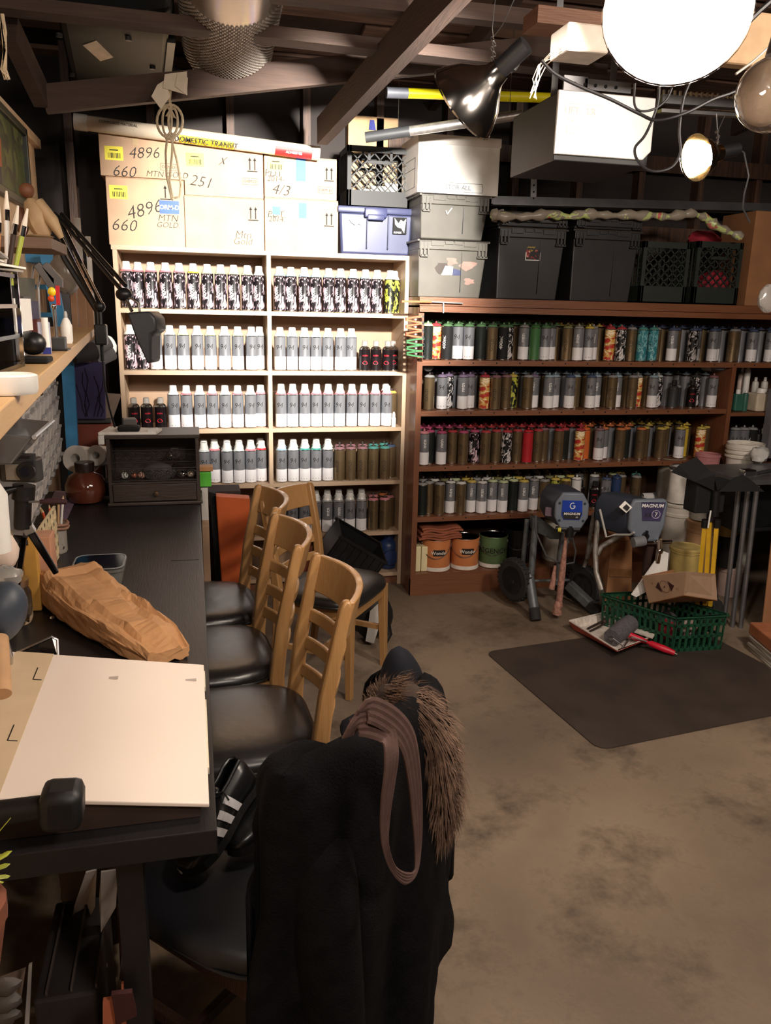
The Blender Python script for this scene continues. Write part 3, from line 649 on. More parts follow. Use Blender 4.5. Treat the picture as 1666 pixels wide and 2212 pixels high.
# hanging twine loops with paper tags
t = thing('twine_loops', 'looped beige cord hanging from the rafter in front of the cartons', 'cord', at(368, 240, 'y', 3.55))
cordm = M('beige_cord', (176, 158, 130), .8, var=.15, scale=60)
def P55(px, py): return at(px, py, 'y', 3.5)
def ring(cx, cy, rx, ry, n=20): return [P55(cx+rx*math.cos(2*PI*i/n), cy+ry*math.sin(2*PI*i/n)) for i in range(n+1)]
mb = MB(); mb.tube(ring(367, 262, 28, 36), .0055, 6); mb.tube(ring(361, 262, 10, 30), .005, 6); mb.tube(ring(374, 262, 10, 28), .005, 6); mb.tube([at(368, 190, 'y', 3.59), at(368, 192, 'y', 3.5), P55(366, 215), P55(370, 235), P55(360, 250), P55(378, 255), P55(365, 232)], .006, 6)
mb.tube([P55(362, 290), P55(358, 330), P55(360, 380), P55(371, 430), P55(374, 432)], .005, 6); mb.tube([P55(373, 290), P55(372, 330), P55(366, 390), P55(373, 428)], .005, 6); mb.tube([P55(370, 300), P55(383, 350), P55(391, 400), P55(388, 425), P55(376, 428)], .005, 6)
mb.tube([P55(368, 300), P55(360, 300), P55(366, 292), P55(372, 296)], .007, 6); mb.tube([P55(372, 160), P55(370, 190), P55(366, 225)], .003, 5)
mb.build('cord_loops', cordm, t, smooth=True)
for i, q in enumerate(([(340, 183), (357, 172), (368, 208), (348, 236), (327, 208)], [(356, 160), (404, 154), (405, 205), (352, 190)], [(384, 158), (406, 168), (404, 206), (378, 186)])):
    tag(MB().prism([at(x, y, 'y', 3.492-.005*i) for x, y in q], 0, (0, .003, 0)).build('paper_tag', M('aged_paper', (214, 200, 180), .8)), ['square white paper tag hanging lowest beside the cord knot', 'folded card tag hanging above the cord knot', 'small printed paper tag rightmost above the cord knot'][i], 'paper tag')
# ---------------------------------------------------------------- blue tote and milk crate
def tote(px0, px1, py0, py1, Y, depth, label, mats, inset=.03, z0=None, name='storage_bin', group=None, lidh=.03):
    a = at(px0, py1, 'y', Y); b = at(px1, py0, 'y', Y); z0 = a.z if z0 is None else z0
    x0, x1, z1 = a.x, b.x, b.z; t = thing(name, label, 'storage bin', ((x0+x1)/2, Y+depth/2, z0), group)
    i = inset; mb = MB(); h = z1-z0
    # tapered body with lower plinth
    mb.hexa([V(x0+i, Y+i, z0), V(x1-i, Y+i, z0), V(x1-i, Y+depth-i, z0), V(x0+i, Y+depth-i, z0), V(x0, Y, z1-lidh), V(x1, Y, z1-lidh), V(x1, Y+depth, z1-lidh), V(x0, Y+depth, z1-lidh)])
    mb.build('bin_body', mats[0], t, bevel=.012, smooth=True)
    return t, x0, x1, z0, z1
bluebin = M('slate_blue_plastic', (64, 68, 98), .35, var=.05)
t, x0, x1, z0, z1 = tote(733, 893, 452, 545, 4.37, .28, 'slate blue storage bin with lid, under the black milk crate', [bluebin], .012, z0=zt, lidh=.03)
MB().box((x0-.012, 4.355, z1-.034), (x1+.012, 4.66, z1), bev=.008).build('lid', bluebin, t, smooth=True)
xc = (x0+x1)/2
MB().box((xc-.07, 4.335, z1-.055), (xc+.05, 4.36, z1-.006), bev=.006).box((xc-.055, 4.33, z1-.068), (xc+.035, 4.355, z1-.04), bev=.004).build('latch', M('latch_blue', (52, 56, 92), .4), t, smooth=True)
for q in (-.055, .06): MB().box((xc+q, 4.352, z0+.03), (xc+q+.006, 4.382, z1-.036)).build('rib', bluebin, t, bevel=.002)
x, z = Y3(864, 488, 4.36); MB().box((x-.037, 4.3585, z-.042), (x+.037, 4.361, z+.042)).build('sticker', dblack, t)
MB().add([V(x-.03, 4.358, z+.038), V(x-.008, 4.358, z+.012), V(x+.004, 4.358, z+.03), V(x+.02, 4.358, z+.022), V(x+.034, 4.358, z+.038), V(x+.024, 4.358, z-.036), V(x+.008, 4.358, z-.012), V(x-.012, 4.358, z-.008), V(x-.026, 4.358, z+.006)], [tuple(range(9))]).text('BLINDS', (x-.012, 4.3585, z-.034), XR, ZU, .009).build('sticker_print', wink, t)
x, z = Y3(771, 477, 4.362)
MB().add([V(x+.036*math.cos(a_)*(1+.14*math.sin(5*a_)), 4.361, z+.018*math.sin(a_)*(1+.2*math.cos(7*a_))) for a_ in [2*PI*i/24 for i in range(24)]], [tuple(range(24))]).build('sticker', wink, t)
MB().text('STREET', (x, 4.3605, z), XR, (.0, 0, 1), .012, .3).build('sticker_print', bluebin, t)
zcr = z1+.001
def crate(x0, x1, z0, z1, Y, depth, label, mat, name='milk_crate', group=None, bars=5, hole=True, inner=None):
    t = thing(name, label, 'crate', ((x0+x1)/2, Y+depth/2, z0), group); h = z1-z0; p = .022
    mb = MB()
    for x in (x0, x1-p):
        for y in (Y, Y+depth-p): mb.box((x, y, z0), (x+p, y+p, z1))
    for y in (Y, Y+depth-.008):
        mb.box((x0+p*.5, y, z0), (x1-p*.5, y+.008, z0+h*.28)); mb.box((x0+p*.5, y, z1-h*.10), (x1-p*.5, y+.008, z1))
        if hole:
            c = (x0+x1)/2; w_ = (x1-x0)
            for s_ in (-1, 1): mb.box((c+s_*w_*.15, y, z1-h*.24), (c+s_*w_*.19, y+.008, z1-h*.08))
            mb.box((c-w_*.19, y, z1-h*.28), (c+w_*.19, y+.008, z1-h*.23))
    for x in (x0, x1-.008):
        mb.box((x, Y, z0), (x+.008, Y+depth, z0+h*.28)); mb.box((x, Y, z1-h*.10), (x+.008, Y+depth, z1)); 
        for k in range(1, 6): mb.box((x, Y+depth*k/6-.004, z0+h*.28), (x+.008, Y+depth*k/6+.004, z1-h*.1))
    mb.box((x0, Y, z0), (x1, Y+depth, z0+.008)); mb.build('crate_frame', mat, t)
    mb = MB(); zb, ze = z0+h*.28, z1-h*.10; H = ze-zb; s_ = (x1-x0-2*p)/bars
    for y in (Y+.002, Y+depth-.008):
        for k in range(-int(H/s_)-1, bars+1):
            for sg in (1, -1):
                # clipped diagonal
                xa = x0+p+k*s_ if sg > 0 else x1-p-k*s_
                za = zb; xb = xa+sg*H; zbb = ze
                lo, hi = x0+p, x1-p
                pts = [(xa, za), (xb, zbb)]
                def clip(p0, p1):
                    (xa_, za_), (xb_, zb_) = p0, p1; t0, t1 = 0., 1.
                    dx = xb_-xa_
                    for bound, sgn in ((lo, 1), (hi, -1)):
                        if dx*sgn > 0: t0 = max(t0, (bound-xa_)/dx)
                        else: t1 = min(t1, (bound-xa_)/dx)
                    return t0, t1
                t0, t1 = clip(*pts)
                if t1-t0 > .05:
                    A_ = V(xa+(xb-xa)*t0, y+.003, za+(zbb-za)*t0); B_ = V(xa+(xb-xa)*t1, y+.003, za+(zbb-za)*t1); mb.bar(A_, B_, .006, .006, (0, 1, 0))
        mb.build('lattice', mat, t); mb = MB()
    return t
a = at(750, 445, 'y', 4.40); b = at(892, 322, 'y', 4.40)
crate(a.x, b.x, zcr, b.z, 4.40, .24, 'black milk crate with diamond lattice standing on the slate blue bin', M('crate_black', (10, 10, 11), .55))
for i, (px, py, m_) in enumerate(((790, 405, white), (815, 412, M('dusty_white', (190, 186, 178), .7)), (846, 408, paper))):
    p = at(px, py, 'y', 4.5); o = MB().box((p.x-.04, 4.45+.02*i, zcr+.012), (p.x+.035, 4.5+.02*i, zcr+.10+.02*i), bev=.006).build('packet', m_)
    tag(o, ['white packet leftmost inside the black milk crate', 'dusty white packet in the middle of the black milk crate', 'white paper packet rightmost inside the black milk crate'][i], 'packet')
# cardboard box behind with blue tag
a = at(752, 340, 'y', 4.68-.02); b = at(862, 258, 'y', 4.66)
carton(752, 258, 862, 345, 4.66, .07, 'tall pale cardboard box standing behind the black milk crate', None, M('pale_cardboard', (196, 160, 120), .8, var=.06), z0=zcr)
p = at(804, 268, 'y', 4.655); tag(MB().prism([p+V(-.012, 0, .02), p+V(.012, 0, .02), p+V(.022, 0, -.03), p+V(-.018, 0, -.03)], 0, (0, .002, 0)).build('painters_tape_tag', M('deep_blue_tape', (30, 40, 130), .6)), 'small deep blue tape tag stuck on pale box behind milk crate', 'tape')
# poles
def pole(a, b, r, label, mat, gm, gl, name, gname='grip'):
    t = thing(name, label, 'pole', a); d_ = (b-a).normalized()
    MB().tube([a+d_*gl*.8, b], r, 14).build('pole_tube', mat, t, smooth=True); MB().tube([a, a+d_*gl], r*1.08, 14).build(gname, gm, t, smooth=True); return t
pl_ = pole(at(790, 297, 'y', 4.0), at(1128, 248, 'y', 3.75), .022, 'scratched aluminium extension pole with dark grey grip, above the storage box', M('scratched_aluminium', (190, 186, 182), .35, .8, scale=40, var=.2), dgrey, .21, 'extension_pole')
for q_, yq in (((860, 287), 3.94), ((1100, 252), 3.77)): q_ = at(*q_, 'y', yq); MB().tube([q_, V(q_.x, q_.y, roofz(yq)+.07)], .0015, 5).build('hanging_wire', steel, pl_)
pole(at(835, 200, 'y', 3.9), at(1330, 216, 'y', 3.9), .022, 'bright yellow fibreglass pole with grey end lying over the rafters', M('fibreglass_yellow', (235, 220, 20), .4, var=.04), M('pole_grey_end', (90, 92, 100), .5), .10, 'yellow_pole')
# ---------------------------------------------------------------- white file box on grey bins
wbx = M('white_board', (236, 232, 226), .7, var=.03)
FY = 4.16
a = at(900, 419, 'y', FY); b = at(1085, 300, 'y', FY); x0, x1, z1 = a.x, b.x, b.z
gb = M('grey_tote_plastic', (86, 82, 75), .45, var=.06)
bz = RZ[0]+.001
topz = []
def lidded(px0, px1, py0, py1, Y, depth, label, mat, z0, split=True, marks=True, group='attached lid bins on the brown shelving', inset=.035):
    a = at(px0, py1, 'y', Y); b = at(px1, py0, 'y', Y); x0, x1, z1 = a.x, b.x, b.z
    t = thing('lidded_bin', label, 'storage bin', ((x0+x1)/2, Y+depth/2, z0), group); i = inset
    MB().hexa([V(x0+i*.6, Y+i*.6, z0), V(x1-i, Y+i*.6, z0), V(x1-i, Y+depth-i, z0), V(x0+i*.6, Y+depth-i, z0), V(x0+.012, Y+.006, z1-.05), V(x1-.012, Y+.006, z1-.05), V(x1-.012, Y+depth, z1-.05), V(x0+.012, Y+depth, z1-.05)]).build('bin_body', mat, t, bevel=.006)
    MB().box((x0+.012, Y-.006, z1-.052), (x1-.012, Y+depth, z1-.012)).build('rim', mat, t, bevel=.002)
    c = (x0+x1)/2
    for s_ in (-1, 1):
        mb = MB(); w_ = (x1-x0)*.5
        mb.box((c+s_*.001, Y-.010, z1-.014), (c+s_*w_, Y+depth+.004, z1-.004)); mb.box((c+s_*w_*.28, Y-.012, z1-.034), (c+s_*w_*.62, Y-.007, z1-.004)); mb.box((c+s_*w_*.02, Y-.012, z1-.026), (c+s_*w_*.24, Y-.007, z1-.006))
        mb.build('hinged_lid', mat, t, bevel=.001)
        mb = MB()
        for q in (.70, .80, .90): mb.box((c+s_*w_*q-.004, Y-.012, z1-min(.085, (z1-z0)*.9)), (c+s_*w_*q+.004, Y+.004, z1-.02))
        mb.box((c+s_*w_*.68-.004, Y-.012, z1-min(.09, (z1-z0)*.94)), (c+s_*w_*.92+.004, Y+.004, z1-min(.08, (z1-z0)*.84))); mb.build('corner_rib', mat, t)
    MB().box((c+(x1-x0)*.12, Y-.001+i*.15, z0+.03), (c+(x1-x0)*.125, Y+.02, z1-.06)).build('mould_line', dgrey, t)
    mb = MB(); mb.tube([V(x0+.01, Y-.014, z1-.006), V(x1-.01, Y-.014, z1-.006)], .003, 6)
    mb.build('hinge_rod', steel, t)
    return t, x0, x1, z1
t, gx0, gx1, gz1 = lidded(898, 1058, 521, 627, FY, .30, 'grey lidded bin with spray paint stains, lower of the two stacked', gb, bz)
# paint stains and torn label on it
stain = M('overspray_pale', (140, 112, 102), .7, var=.2); staind = M('overspray_dark', (60, 52, 48), .7)
for (px, py, rx, ry, m_, nm) in ((955, 575, .03, .035, staind, 'paint_mark'), (978, 564, .03, .022, stain, 'paint_mark'), (1012, 572, .042, .028, stain, 'paint_mark'), (1016, 608, .03, .016, stain, 'paint_mark')):
    p = at(px, py, 'y', FY+.002); tl = (p.z-bz)/(gz1-.05-bz); yy = FY+.021*(1-tl)+.006*tl-.001
    MB().add([V(p.x+rx*math.cos(a_)*(1+.3*math.sin(4*a_+px)), yy, p.z+ry*math.sin(a_)*(1+.3*math.cos(3*a_))) for a_ in [2*PI*i/20 for i in range(20)]], [tuple(range(20))]).build(nm, m_, t)
p = at(975, 585, 'y', FY); MB().prism([V(p.x-.05, FY+.011, p.z-.022), V(p.x+.01, FY+.011, p.z-.02), V(p.x+.012, FY+.009, p.z+.022), V(p.x-.03, FY+.009, p.z+.025)], 0, (0, -.001, 0)).build('torn_label', paper, t)
MB().prism([V(p.x+.012, FY+.012, p.z-.022), V(p.x+.06, FY+.012, p.z-.02), V(p.x+.05, FY+.009, p.z+.005), V(p.x+.014, FY+.009, p.z+.012)], 0, (0, -.001, 0)).build('torn_label', bluebin, t)
t, hx0, hx1, hz1 = lidded(903, 1062, 424, 521, FY, .30, 'plain grey lidded bin with a white tick, upper of the two stacked', gb, gz1+.001)
p = at(968, 458, 'y', FY-.001); mb = MB(); mb.bar(p+V(-.012, -.0, .006), p+V(-.004, -.0, -.012), .004, .006, (0, 1, 0)); mb.bar(p+V(-.005, -.0, -.012), p+V(.02, -.0, .02), .004, .006, (0, 1, 0)); mb.build('paint_mark', wink, t)
t = thing('file_box', 'white cardboard file box with lid on the grey bins, under the clamp lamp', 'box', ((x0+x1)/2, FY+.15, hz1))
MB().box((x0+.005, FY+.005, hz1+.001), (x1-.005, FY+.33, z1-.004)).build('carton_body', wbx, t, bevel=.002)
MB().box((x0, FY, z1-.045), (x1, FY+.335, z1)).build('lid', M('file_box_lid', (220, 212, 204), .7, var=.03), t, bevel=.003)
c = at(990, 405, 'y', FY+.004); mb = MB()
for a_, b_ in (((-.13, -.022), (.13, -.020)), ((-.13, .020), (.13, .022)), ((-.132, -.02), (-.13, .02)), ((.13, -.02), (.132, .02))): mb.box((c.x+a_[0], FY+.0035, c.z+a_[1]), (c.x+b_[0], FY+.0048, c.z+b_[1]))
mb.text('STOR·ALL', (c.x+.0, FY+.004, c.z), XR, ZU, .022); mb.build('printed_mark', M('grey_ink', (90, 90, 92), .6), t)
mb = MB()
for zz in (.03, .12, .17): mb.box((x0+.0035, FY+.05, hz1+zz), (x0+.0048, FY+.25, hz1+zz+.002))
for yy in (.05, .25): mb.box((x0+.0035, FY+yy, hz1+.03), (x0+.0048, FY+yy+.002, hz1+.17))
mb.build('printed_mark', M('grey_ink'), t)
# black lidded bins, crates, fabric
bb = M('black_tote_plastic', (44, 43, 44), .42, var=.08)
t, q0, q1, qz = lidded(1068, 1228, 495, 632, FY-.03, .33, 'black lidded bin with a square picture sticker, under another bin', bb, bz)
p = at(1152, 545, 'y', FY-.02); yy = FY-.03+.0125
MB().box((p.x-.042, yy-.003, p.z-.042), (p.x+.042, yy+.006, p.z+.044)).build('sticker', wink, t)
MB().box((p.x-.038, yy-.0036, p.z-.038), (p.x+.038, yy-.003, p.z+.040)).build('sticker_picture', graphic('sticker_art', (20, 14, 14), (150, 40, 40), 26, (1, 1, 1), .55, (225, 190, 180)), t)
MB().text('Sound', (p.x-.012, yy-.0036, p.z+.026), XR, (.2, 0, 1), .012, .4).text('City', (p.x-.012, yy-.0036, p.z+.008), XR, (.2, 0, 1), .012, .4).build('sticker_lettering', M('gold_ink', (220, 190, 60), .5), t)
lidded(1074, 1232, 462, 493, FY-.03, .33, 'shallow black lidded bin nested on top of the stickered bin', bb, qz+.001, inset=.004)
t, q0, q1, qz2 = lidded(1228, 1388, 500, 634, FY-.03, .33, 'plain black lidded bin right of the stickered bin', bb, bz)
lidded(1240, 1392, 472, 498, FY-.03, .33, 'shallow black lidded bin nested on the plain black bin', bb, qz2+.001, inset=.004)
darkcr = M('dark_crate_plastic', (36, 42, 38), .5)
a = at(1382, 634, 'y', FY); b = at(1494, 525, 'y', FY); crate(a.x, b.x, bz, b.z, FY, .3, 'dark milk crate beside the black bins, white things inside', darkcr, hole=False)
for i in range(5):
    p = at(1392+i*18, 600, 'y', FY+.06); tag(MB().ball((p.x, FY+.07+.02*(i % 2), bz+.055), .03, 10, (1, 1, .8), amp=.25, sd=i).build('paper_lump', M('crumpled_white', (200, 196, 190), .8)), 'crumpled white lump, %s from left, in the left dark crate' % ORD[i], 'packing', 'crumpled lumps in the dark crate')
a = at(1497, 636, 'y', FY); b = at(1608, 525, 'y', FY); crate(a.x, b.x, bz, b.z, FY, .3, 'dark milk crate full of red cloth, beside the tall cardboard sheet', darkcr, hole=True)
redc = M('dark_red_cloth', (150, 32, 48), .85, var=.2)
p = at(1550, 590, 'y', FY+.1); tag(MB().ball((p.x, FY+.14, bz+.11), .11, 18, (.92, .8, .8), amp=.2).build('red_cloth', redc, smooth=True), 'crumpled red cloth inside the right dark milk crate', 'cloth')
p = at(1530, 515, 'y', FY+.1); tag(MB().ball((p.x, FY+.14, p.z), .075, 16, (1.3, .8, .55), amp=.3, sd=4).build('red_bag', redc, smooth=True), 'red bag lying on top of the right dark milk crate', 'bag')
a = at(1612, 634, 'y', FY); b = at(1760, 462, 'y', FY-.0)
tag(MB().box((a.x, FY, bz), (b.x, FY+.3, b.z), bev=.003).build('tall_cardboard_box', M('brown_cardboard'), None), 'brown cardboard box standing at the right end above the brown shelving', 'box')
# rolled fabric strip (garland) over the bins
pts = [(1062, 462), (1090, 472), (1140, 470), (1180, 464), (1230, 470), (1270, 464), (1310, 468), (1360, 466), (1410, 468), (1450, 470), (1490, 462), (1520, 470), (1545, 490), (1580, 505), (1608, 518)]
fab = graphic('patchwork_fabric', (150, 140, 125), (190, 205, 130), 7, (1, 1, 1), .56, (205, 110, 110))
P3 = [at(x, y-2, 'y', FY-.07) for x, y in pts]; P4 = []
for i in range(len(P3)-1):
    for k in range(4): P4.append(P3[i].lerp(P3[i+1], k/4)+V(0, random.uniform(-.004, .004), random.uniform(-.003, .003)))
tag(MB().tube(P4, .02, 10, rs=[.022+.006*math.sin(i*1.9)+.005*math.sin(i*.7) for i in range(len(P4))]).build('fabric_roll', fab, smooth=True), 'long rolled strip of patchwork fabric draped over the black bins', 'fabric')
p = at(1072, 470, 'y', FY-.02); tag(MB().tube([p+V(-.01, 0, -.02), p+V(0, 0, .02), p+V(.03, 0, .03), p+V(.05, 0, 0)], .016, 10).build('cloth_coil', M('pale_cloth', (170, 160, 150), .8), smooth=True), 'coiled pale cloth end hanging left of the nested black bin', 'cloth')
# steel rack beam and slotted post
rackm = M('galvanised_steel', (130, 130, 132), .38, .8, var=.1)
t = thing('steel_rack', 'grey steel rack beam with a slotted upright, above the black bins', 'rack', at(1330, 440, 'y', 4.42))
a, b = at(1060, 434, 'y', 4.45), at(1760, 452, 'y', 4.45); MB().bar(a, b, .03, .05).build('beam', rackm, t)
MB().bar(a+V(0, -.02, -.02), b+V(0, -.02, -.02), .04, .006).build('flange', rackm, t)
a, b = at(1155, 335, 'y', 4.44), at(1152, 436, 'y', 4.44); MB().bar(a, b, .035, .006, (0, 1, 0)).build('slotted_upright', M('rack_light', (175, 175, 176), .4, .7), t)
mb = MB()
for k in range(7): q = a.lerp(b, (k+.5)/7); mb.lathe([(.005, 0), (.005, .003)], q+V(0, -.003, 0), 8, rot('X', 90))
mb.build('slots', dblack, t)
# ---------------------------------------------------------------- garage door opener, rail
op = M('opener_white', (222, 220, 216), .35, .2, var=.03); opb = M('opener_black', (17, 17, 19), .5)
OY = 2.8
a = at(1198, 332, 'y', OY); b = at(1418, 212, 'y', OY+.0)
t = thing('garage_door_opener', 'white fronted garage door opener hanging under the rafters', 'door opener', ((a.x+b.x)/2, OY+.15, a.z))
x0, x1, z0, z1 = a.x, b.x, a.z, b.z
MB().prism([V(x0, OY, z0), V(x1-.03, OY, z0), V(x1, OY, z0+.03), V(x1, OY, z1), V(x0, OY, z1)], 0, (0, .012, 0)).build('front_plate', op, t, bevel=.003)
MB().box((x0+.004, OY+.012, z0-.02), (x1-.002, OY+.42, z1-.004)).build('housing', opb, t, bevel=.004)
p = at(1228, 237, 'y', OY); mb = MB(); w1 = M('pale_print', (250, 248, 244), .5)
for st, dz_, h_ in (('LIFT-', 0, .022), ('The 8', -.032, .012), ('1/3', -.062, .03)): mb.text(st, (p.x+.02, OY-.0005, p.z+dz_), XR, ZU, h_, thin=.015)
mb.text('ER', (p.x+.09, OY-.0005, p.z), XR, ZU, .022, thin=.015)
for zz in (.02, -.018, -.043): mb.box((p.x-.01, OY-.001, p.z+zz), (p.x+.13, OY-.0004, p.z+zz+.0015))
mb.build('printed_mark', w1, t)
mb = MB(); mb.box((x0+.04, OY+.05, z1), (x0+.13, OY+.06, z1+.06)); mb.box((x0+.04, OY+.03, z1), (x0+.13, OY+.06, z1+.006)); mb.box((x0+.12, OY+.05, z1+.02), (x0+.30, OY+.06, z1+.055)); mb.build('bracket', rackm, t)
for x_ in (x0+.06, x1-.08): MB().box((x_, OY+.2, z1-.01), (x_+.025, OY+.204, roofz(OY+.2)-.02)).build('hanger_strap', rackm, t)
mb = MB()
for q in (.02, .06, .1, .14, .18): mb.lathe([(.006, 0), (.006, .003)], (x0+.06+q, OY+.05, z1+.035), 8, rot('X', 90))
mb.build('bracket_holes', dblack, t)
a, b = at(1420, 215, 'y', OY+.1), at(1800, 240, 'y', OY+.1)
t = thing('opener_rail', 'steel rail with chain teeth running right from the door opener', 'rail', a)
MB().bar(a+V(.01, 0, 0), b, .04, .03).build('rail_channel', rackm, t)
mb = MB(); n = 34
for i in range(n): q = a.lerp(b, (i+.5)/n)+V(0, -.022, .02); mb.box(q-V(.0035, .004, .008), q+V(.0035, .004, .008))
mb.build('chain_links', M('bright_chain', (215, 212, 205), .3, .8), t, kind='stuff')
t = thing('rail_strut', 'lower steel strut right of the door opener, below the toothed rail', 'rail', at(1430, 232, 'y', OY+.2)); MB().bar(at(1425, 240, 'y', OY+.12), at(1800, 262, 'y', OY+.12), .03, .012).build('strut', steel, t)
# white junction box / smoke alarm above
a = at(1225, 107, 'y', 2.3); b = at(1320, 55, 'y', 2.3); tag(MB().box((a.x, 2.3, a.z), (b.x, 2.42, b.z), bev=.006).build('junction_box', M('beige_box', (205, 190, 175), .5)), 'beige box mounted under the rafters left of the glaring lamp', 'box')
tag(MB().box(at(1430, 120, 'y', 2.5), at(1800, 60, 'y', 2.56), bev=.01).build('duct_pipe', M('pale_wood_pack', (215, 180, 140), .7)), 'pale board stored flat under the roof right of the glaring lamp', 'board')
# ---------------------------------------------------------------- clamp lamps
def clamp_lamp(name, label, c, axis, R, depth, inner, outer, bulb=None, cord=True, cage=False):
    t = thing(name, label, 'lamp', c); A_ = align(axis); c = Vector(c); ax = Vector(axis).normalized()
    prof = [(.026, 0), (.030, .02), (R*.42, depth*.30), (R*.72, depth*.55), (R*.93, depth*.85), (R, depth)]
    MB().shell(prof, c, 32, A_, .0015).build('reflector', outer, t, smooth=True)
    MB().tube([c-ax*.075, c+ax*.012], .022, 16).build('socket', black, t, smooth=True)
    MB().tube([c+ax*depth, c+ax*(depth+.004)], R+.002, 32, cap=False).build('rim', chrome, t, smooth=True)
    if bulb: MB().lathe([(.014, .0), (.016, .03), (bulb[0]*.7, depth*.45), (bulb[0], depth*.8), (bulb[0]*.9, depth*.95), (bulb[0]*.4, depth*1.05), (.001, depth*1.07)], c, 20, A_).build('bulb', bulb[1], t, smooth=True)
    return t
foil = M('polished_reflector', (150, 146, 142), .16, 1, var=.05); foil2 = M('white_reflector', (225, 225, 225), .35, .3, var=.02)
hot = M('lit_bulb', (255, 236, 210), .4, emit=60); hot2 = M('lit_bulb_soft', (255, 240, 220), .4, emit=18)
c0 = at(1478, 10, 'y', 1.62)
clamp_lamp('clamp_lamp', 'glaring lit clamp lamp at top right, its mouth turned to the viewer', at(1476, -20, 'y', 1.62)+V(0, 0, .02), (-.38, -.52, -.62), .138, .13, foil, foil2, (.085, hot))
clamp_lamp('clamp_lamp', 'second lit clamp lamp above the glaring one, turned to the pale bookcase', (.95, 1.52, 2.38), (-.25, .95, -.22), .10, .11, foil, foil2, (.05, hot2))
# hanging unlit reflector lamp
c = at(1082, 148, 'y', 1.95); mth = at(1002, 224, 'y', 2.02)
t = clamp_lamp('clamp_lamp', 'unlit silver clamp lamp hanging at the upper middle, over the white file box', c, mth-c, .098, (mth-c).length, foil, foil, None)
MB().box(c+V(.01, -.01, .0), c+V(.05, .02, .05), rot('Y', 30), bev=.006).build('clamp_grip', black, t, smooth=True)
mb = MB(); w0 = at(1066, 80, 'y', 1.95)
for i in range(5): q = at(1066+((i % 2)*4-2), 84+i*11, 'y', 1.95); mb.tube([q+V(.004*math.cos(k), .004*math.sin(k), .006*math.sin(k*1)) for k in [2*PI*j/8 for j in range(9)]], .0012, 5)
mb.tube([at(1072, -20, 'y', 1.95), at(1064, 60, 'y', 1.95), w0], .0009, 5); mb.tube([at(1120, -20, 'y', 1.95), at(1085, 55, 'y', 1.95), w0], .0009, 5); mb.build('hanging_wire', steel, t)
c = at(1556, 330, 'y', 2.6)
t = clamp_lamp('clamp_lamp', 'small lit clamp lamp hanging below the steel rail at right', c, (-.9, -.12, -.22), .075, .10, foil, M('reflector_gold', (170, 150, 110), .15, 1), (.045, M('lit_bulb_small', (255, 245, 230), .4, emit=22)))
mb = MB(); 
for a_, b_ in (((1548, 245), (1550, 280)), ((1568, 247), (1552, 282)), ((1550, 280), (1554, 325))): mb.tube([at(*a_, 'y', 2.6), at(*b_, 'y', 2.6)], .0015, 5)
for i in range(4): mb.ball(at(1550+2*(i % 2), 285+i*11, 'y', 2.6), .008, 8)
mb.build('hanging_wire', steel, t)
MB().tube([c+V(.02, 0, .0), at(1590, 318, 'y', 2.6), at(1608, 330, 'y', 2.6), at(1618, 380, 'y', 2.6), at(1608, 420, 'y', 2.6), at(1605, 450, 'y', 2.62), at(1620, 480, 'y', 2.62)], .003, 6).build('power_cord', dgrey, t, smooth=True)
# glass globe lamp at the right edge
c = at(1668, 205, 'y', 1.7); t = thing('glass_globe_lamp', 'large clear glass globe lamp cut by the right edge', 'lamp', c)
MB().ball(c, .078, 28).ball(c, .0755, 28).build('globe', M('clear_glass', (245, 245, 245), .03, trans=1, var=0), t, smooth=True)
MB().tube([c+V(0, 0, .075), c+V(.01, 0, .12)], .025, 14).build('neck', steel, t, smooth=True); MB().ball(c+V(-.012, 0, .0), .03, 14, (1, 1, 1.3)).build('bulb', M('frosted_bulb', (220, 190, 160), .5), t, smooth=True)
# cables around the lamps
cab = M('cable_black', (28, 26, 28), .5)
def cable(name, pts, Y, r, label, mat=cab):
    P_ = [at(x, y, 'y', Y+(q if isinstance(q, (int, float)) else 0)) for (x, y, *qq) in pts for q in [qq[0] if qq else 0]]
    # smooth with catmull
    out = []
    for i in range(len(P_)-1):
        p0, p1, p2, p3 = P_[max(i-1, 0)], P_[i], P_[i+1], P_[min(i+2, len(P_)-1)]
        for k in range(5):
            s_ = k/5; out.append(.5*((2*p1)+(-p0+p2)*s_+(2*p0-5*p1+4*p2-p3)*s_*s_+(-p0+3*p1-3*p2+p3)*s_**3))
    out.append(P_[-1])
    return tag(MB().tube(out, r, 7).build(name, mat, smooth=True), label, 'cable')
cable('power_cable', [(1170, 130), (1200, 160), (1260, 190), (1320, 215), (1380, 245), (1420, 260), (1480, 245), (1540, 215), (1600, 190), (1668, 120)], 1.9, .004, 'black cable sagging in front of the door opener towards the globe lamp')
cable('power_cable', [(1425, 180), (1420, 230), (1395, 290), (1372, 320), (1380, 350), (1410, 370), (1450, 362), (1470, 330), (1468, 280), (1478, 210), (1500, 160)], 1.95, .0035, 'dark cable loop hanging down across the door opener')
cable('power_cable', [(1372, 180), (1371, 225), (1385, 240), (1415, 235), (1440, 215), (1452, 190)], 1.95, .003, 'short cable loop close under the glaring lamp')
cable('power_cable', [(1590, 160), (1630, 130), (1668, 95)], 1.8, .003, 'thin pale wire stretched to the right edge above the globe lamp', M('pale_wire', (190, 180, 170), .5))
cable('power_cable', [(1615, 50), (1640, 25), (1680, -10)], 1.8, .006, 'thick black cable at the top right corner')
mb = MB()
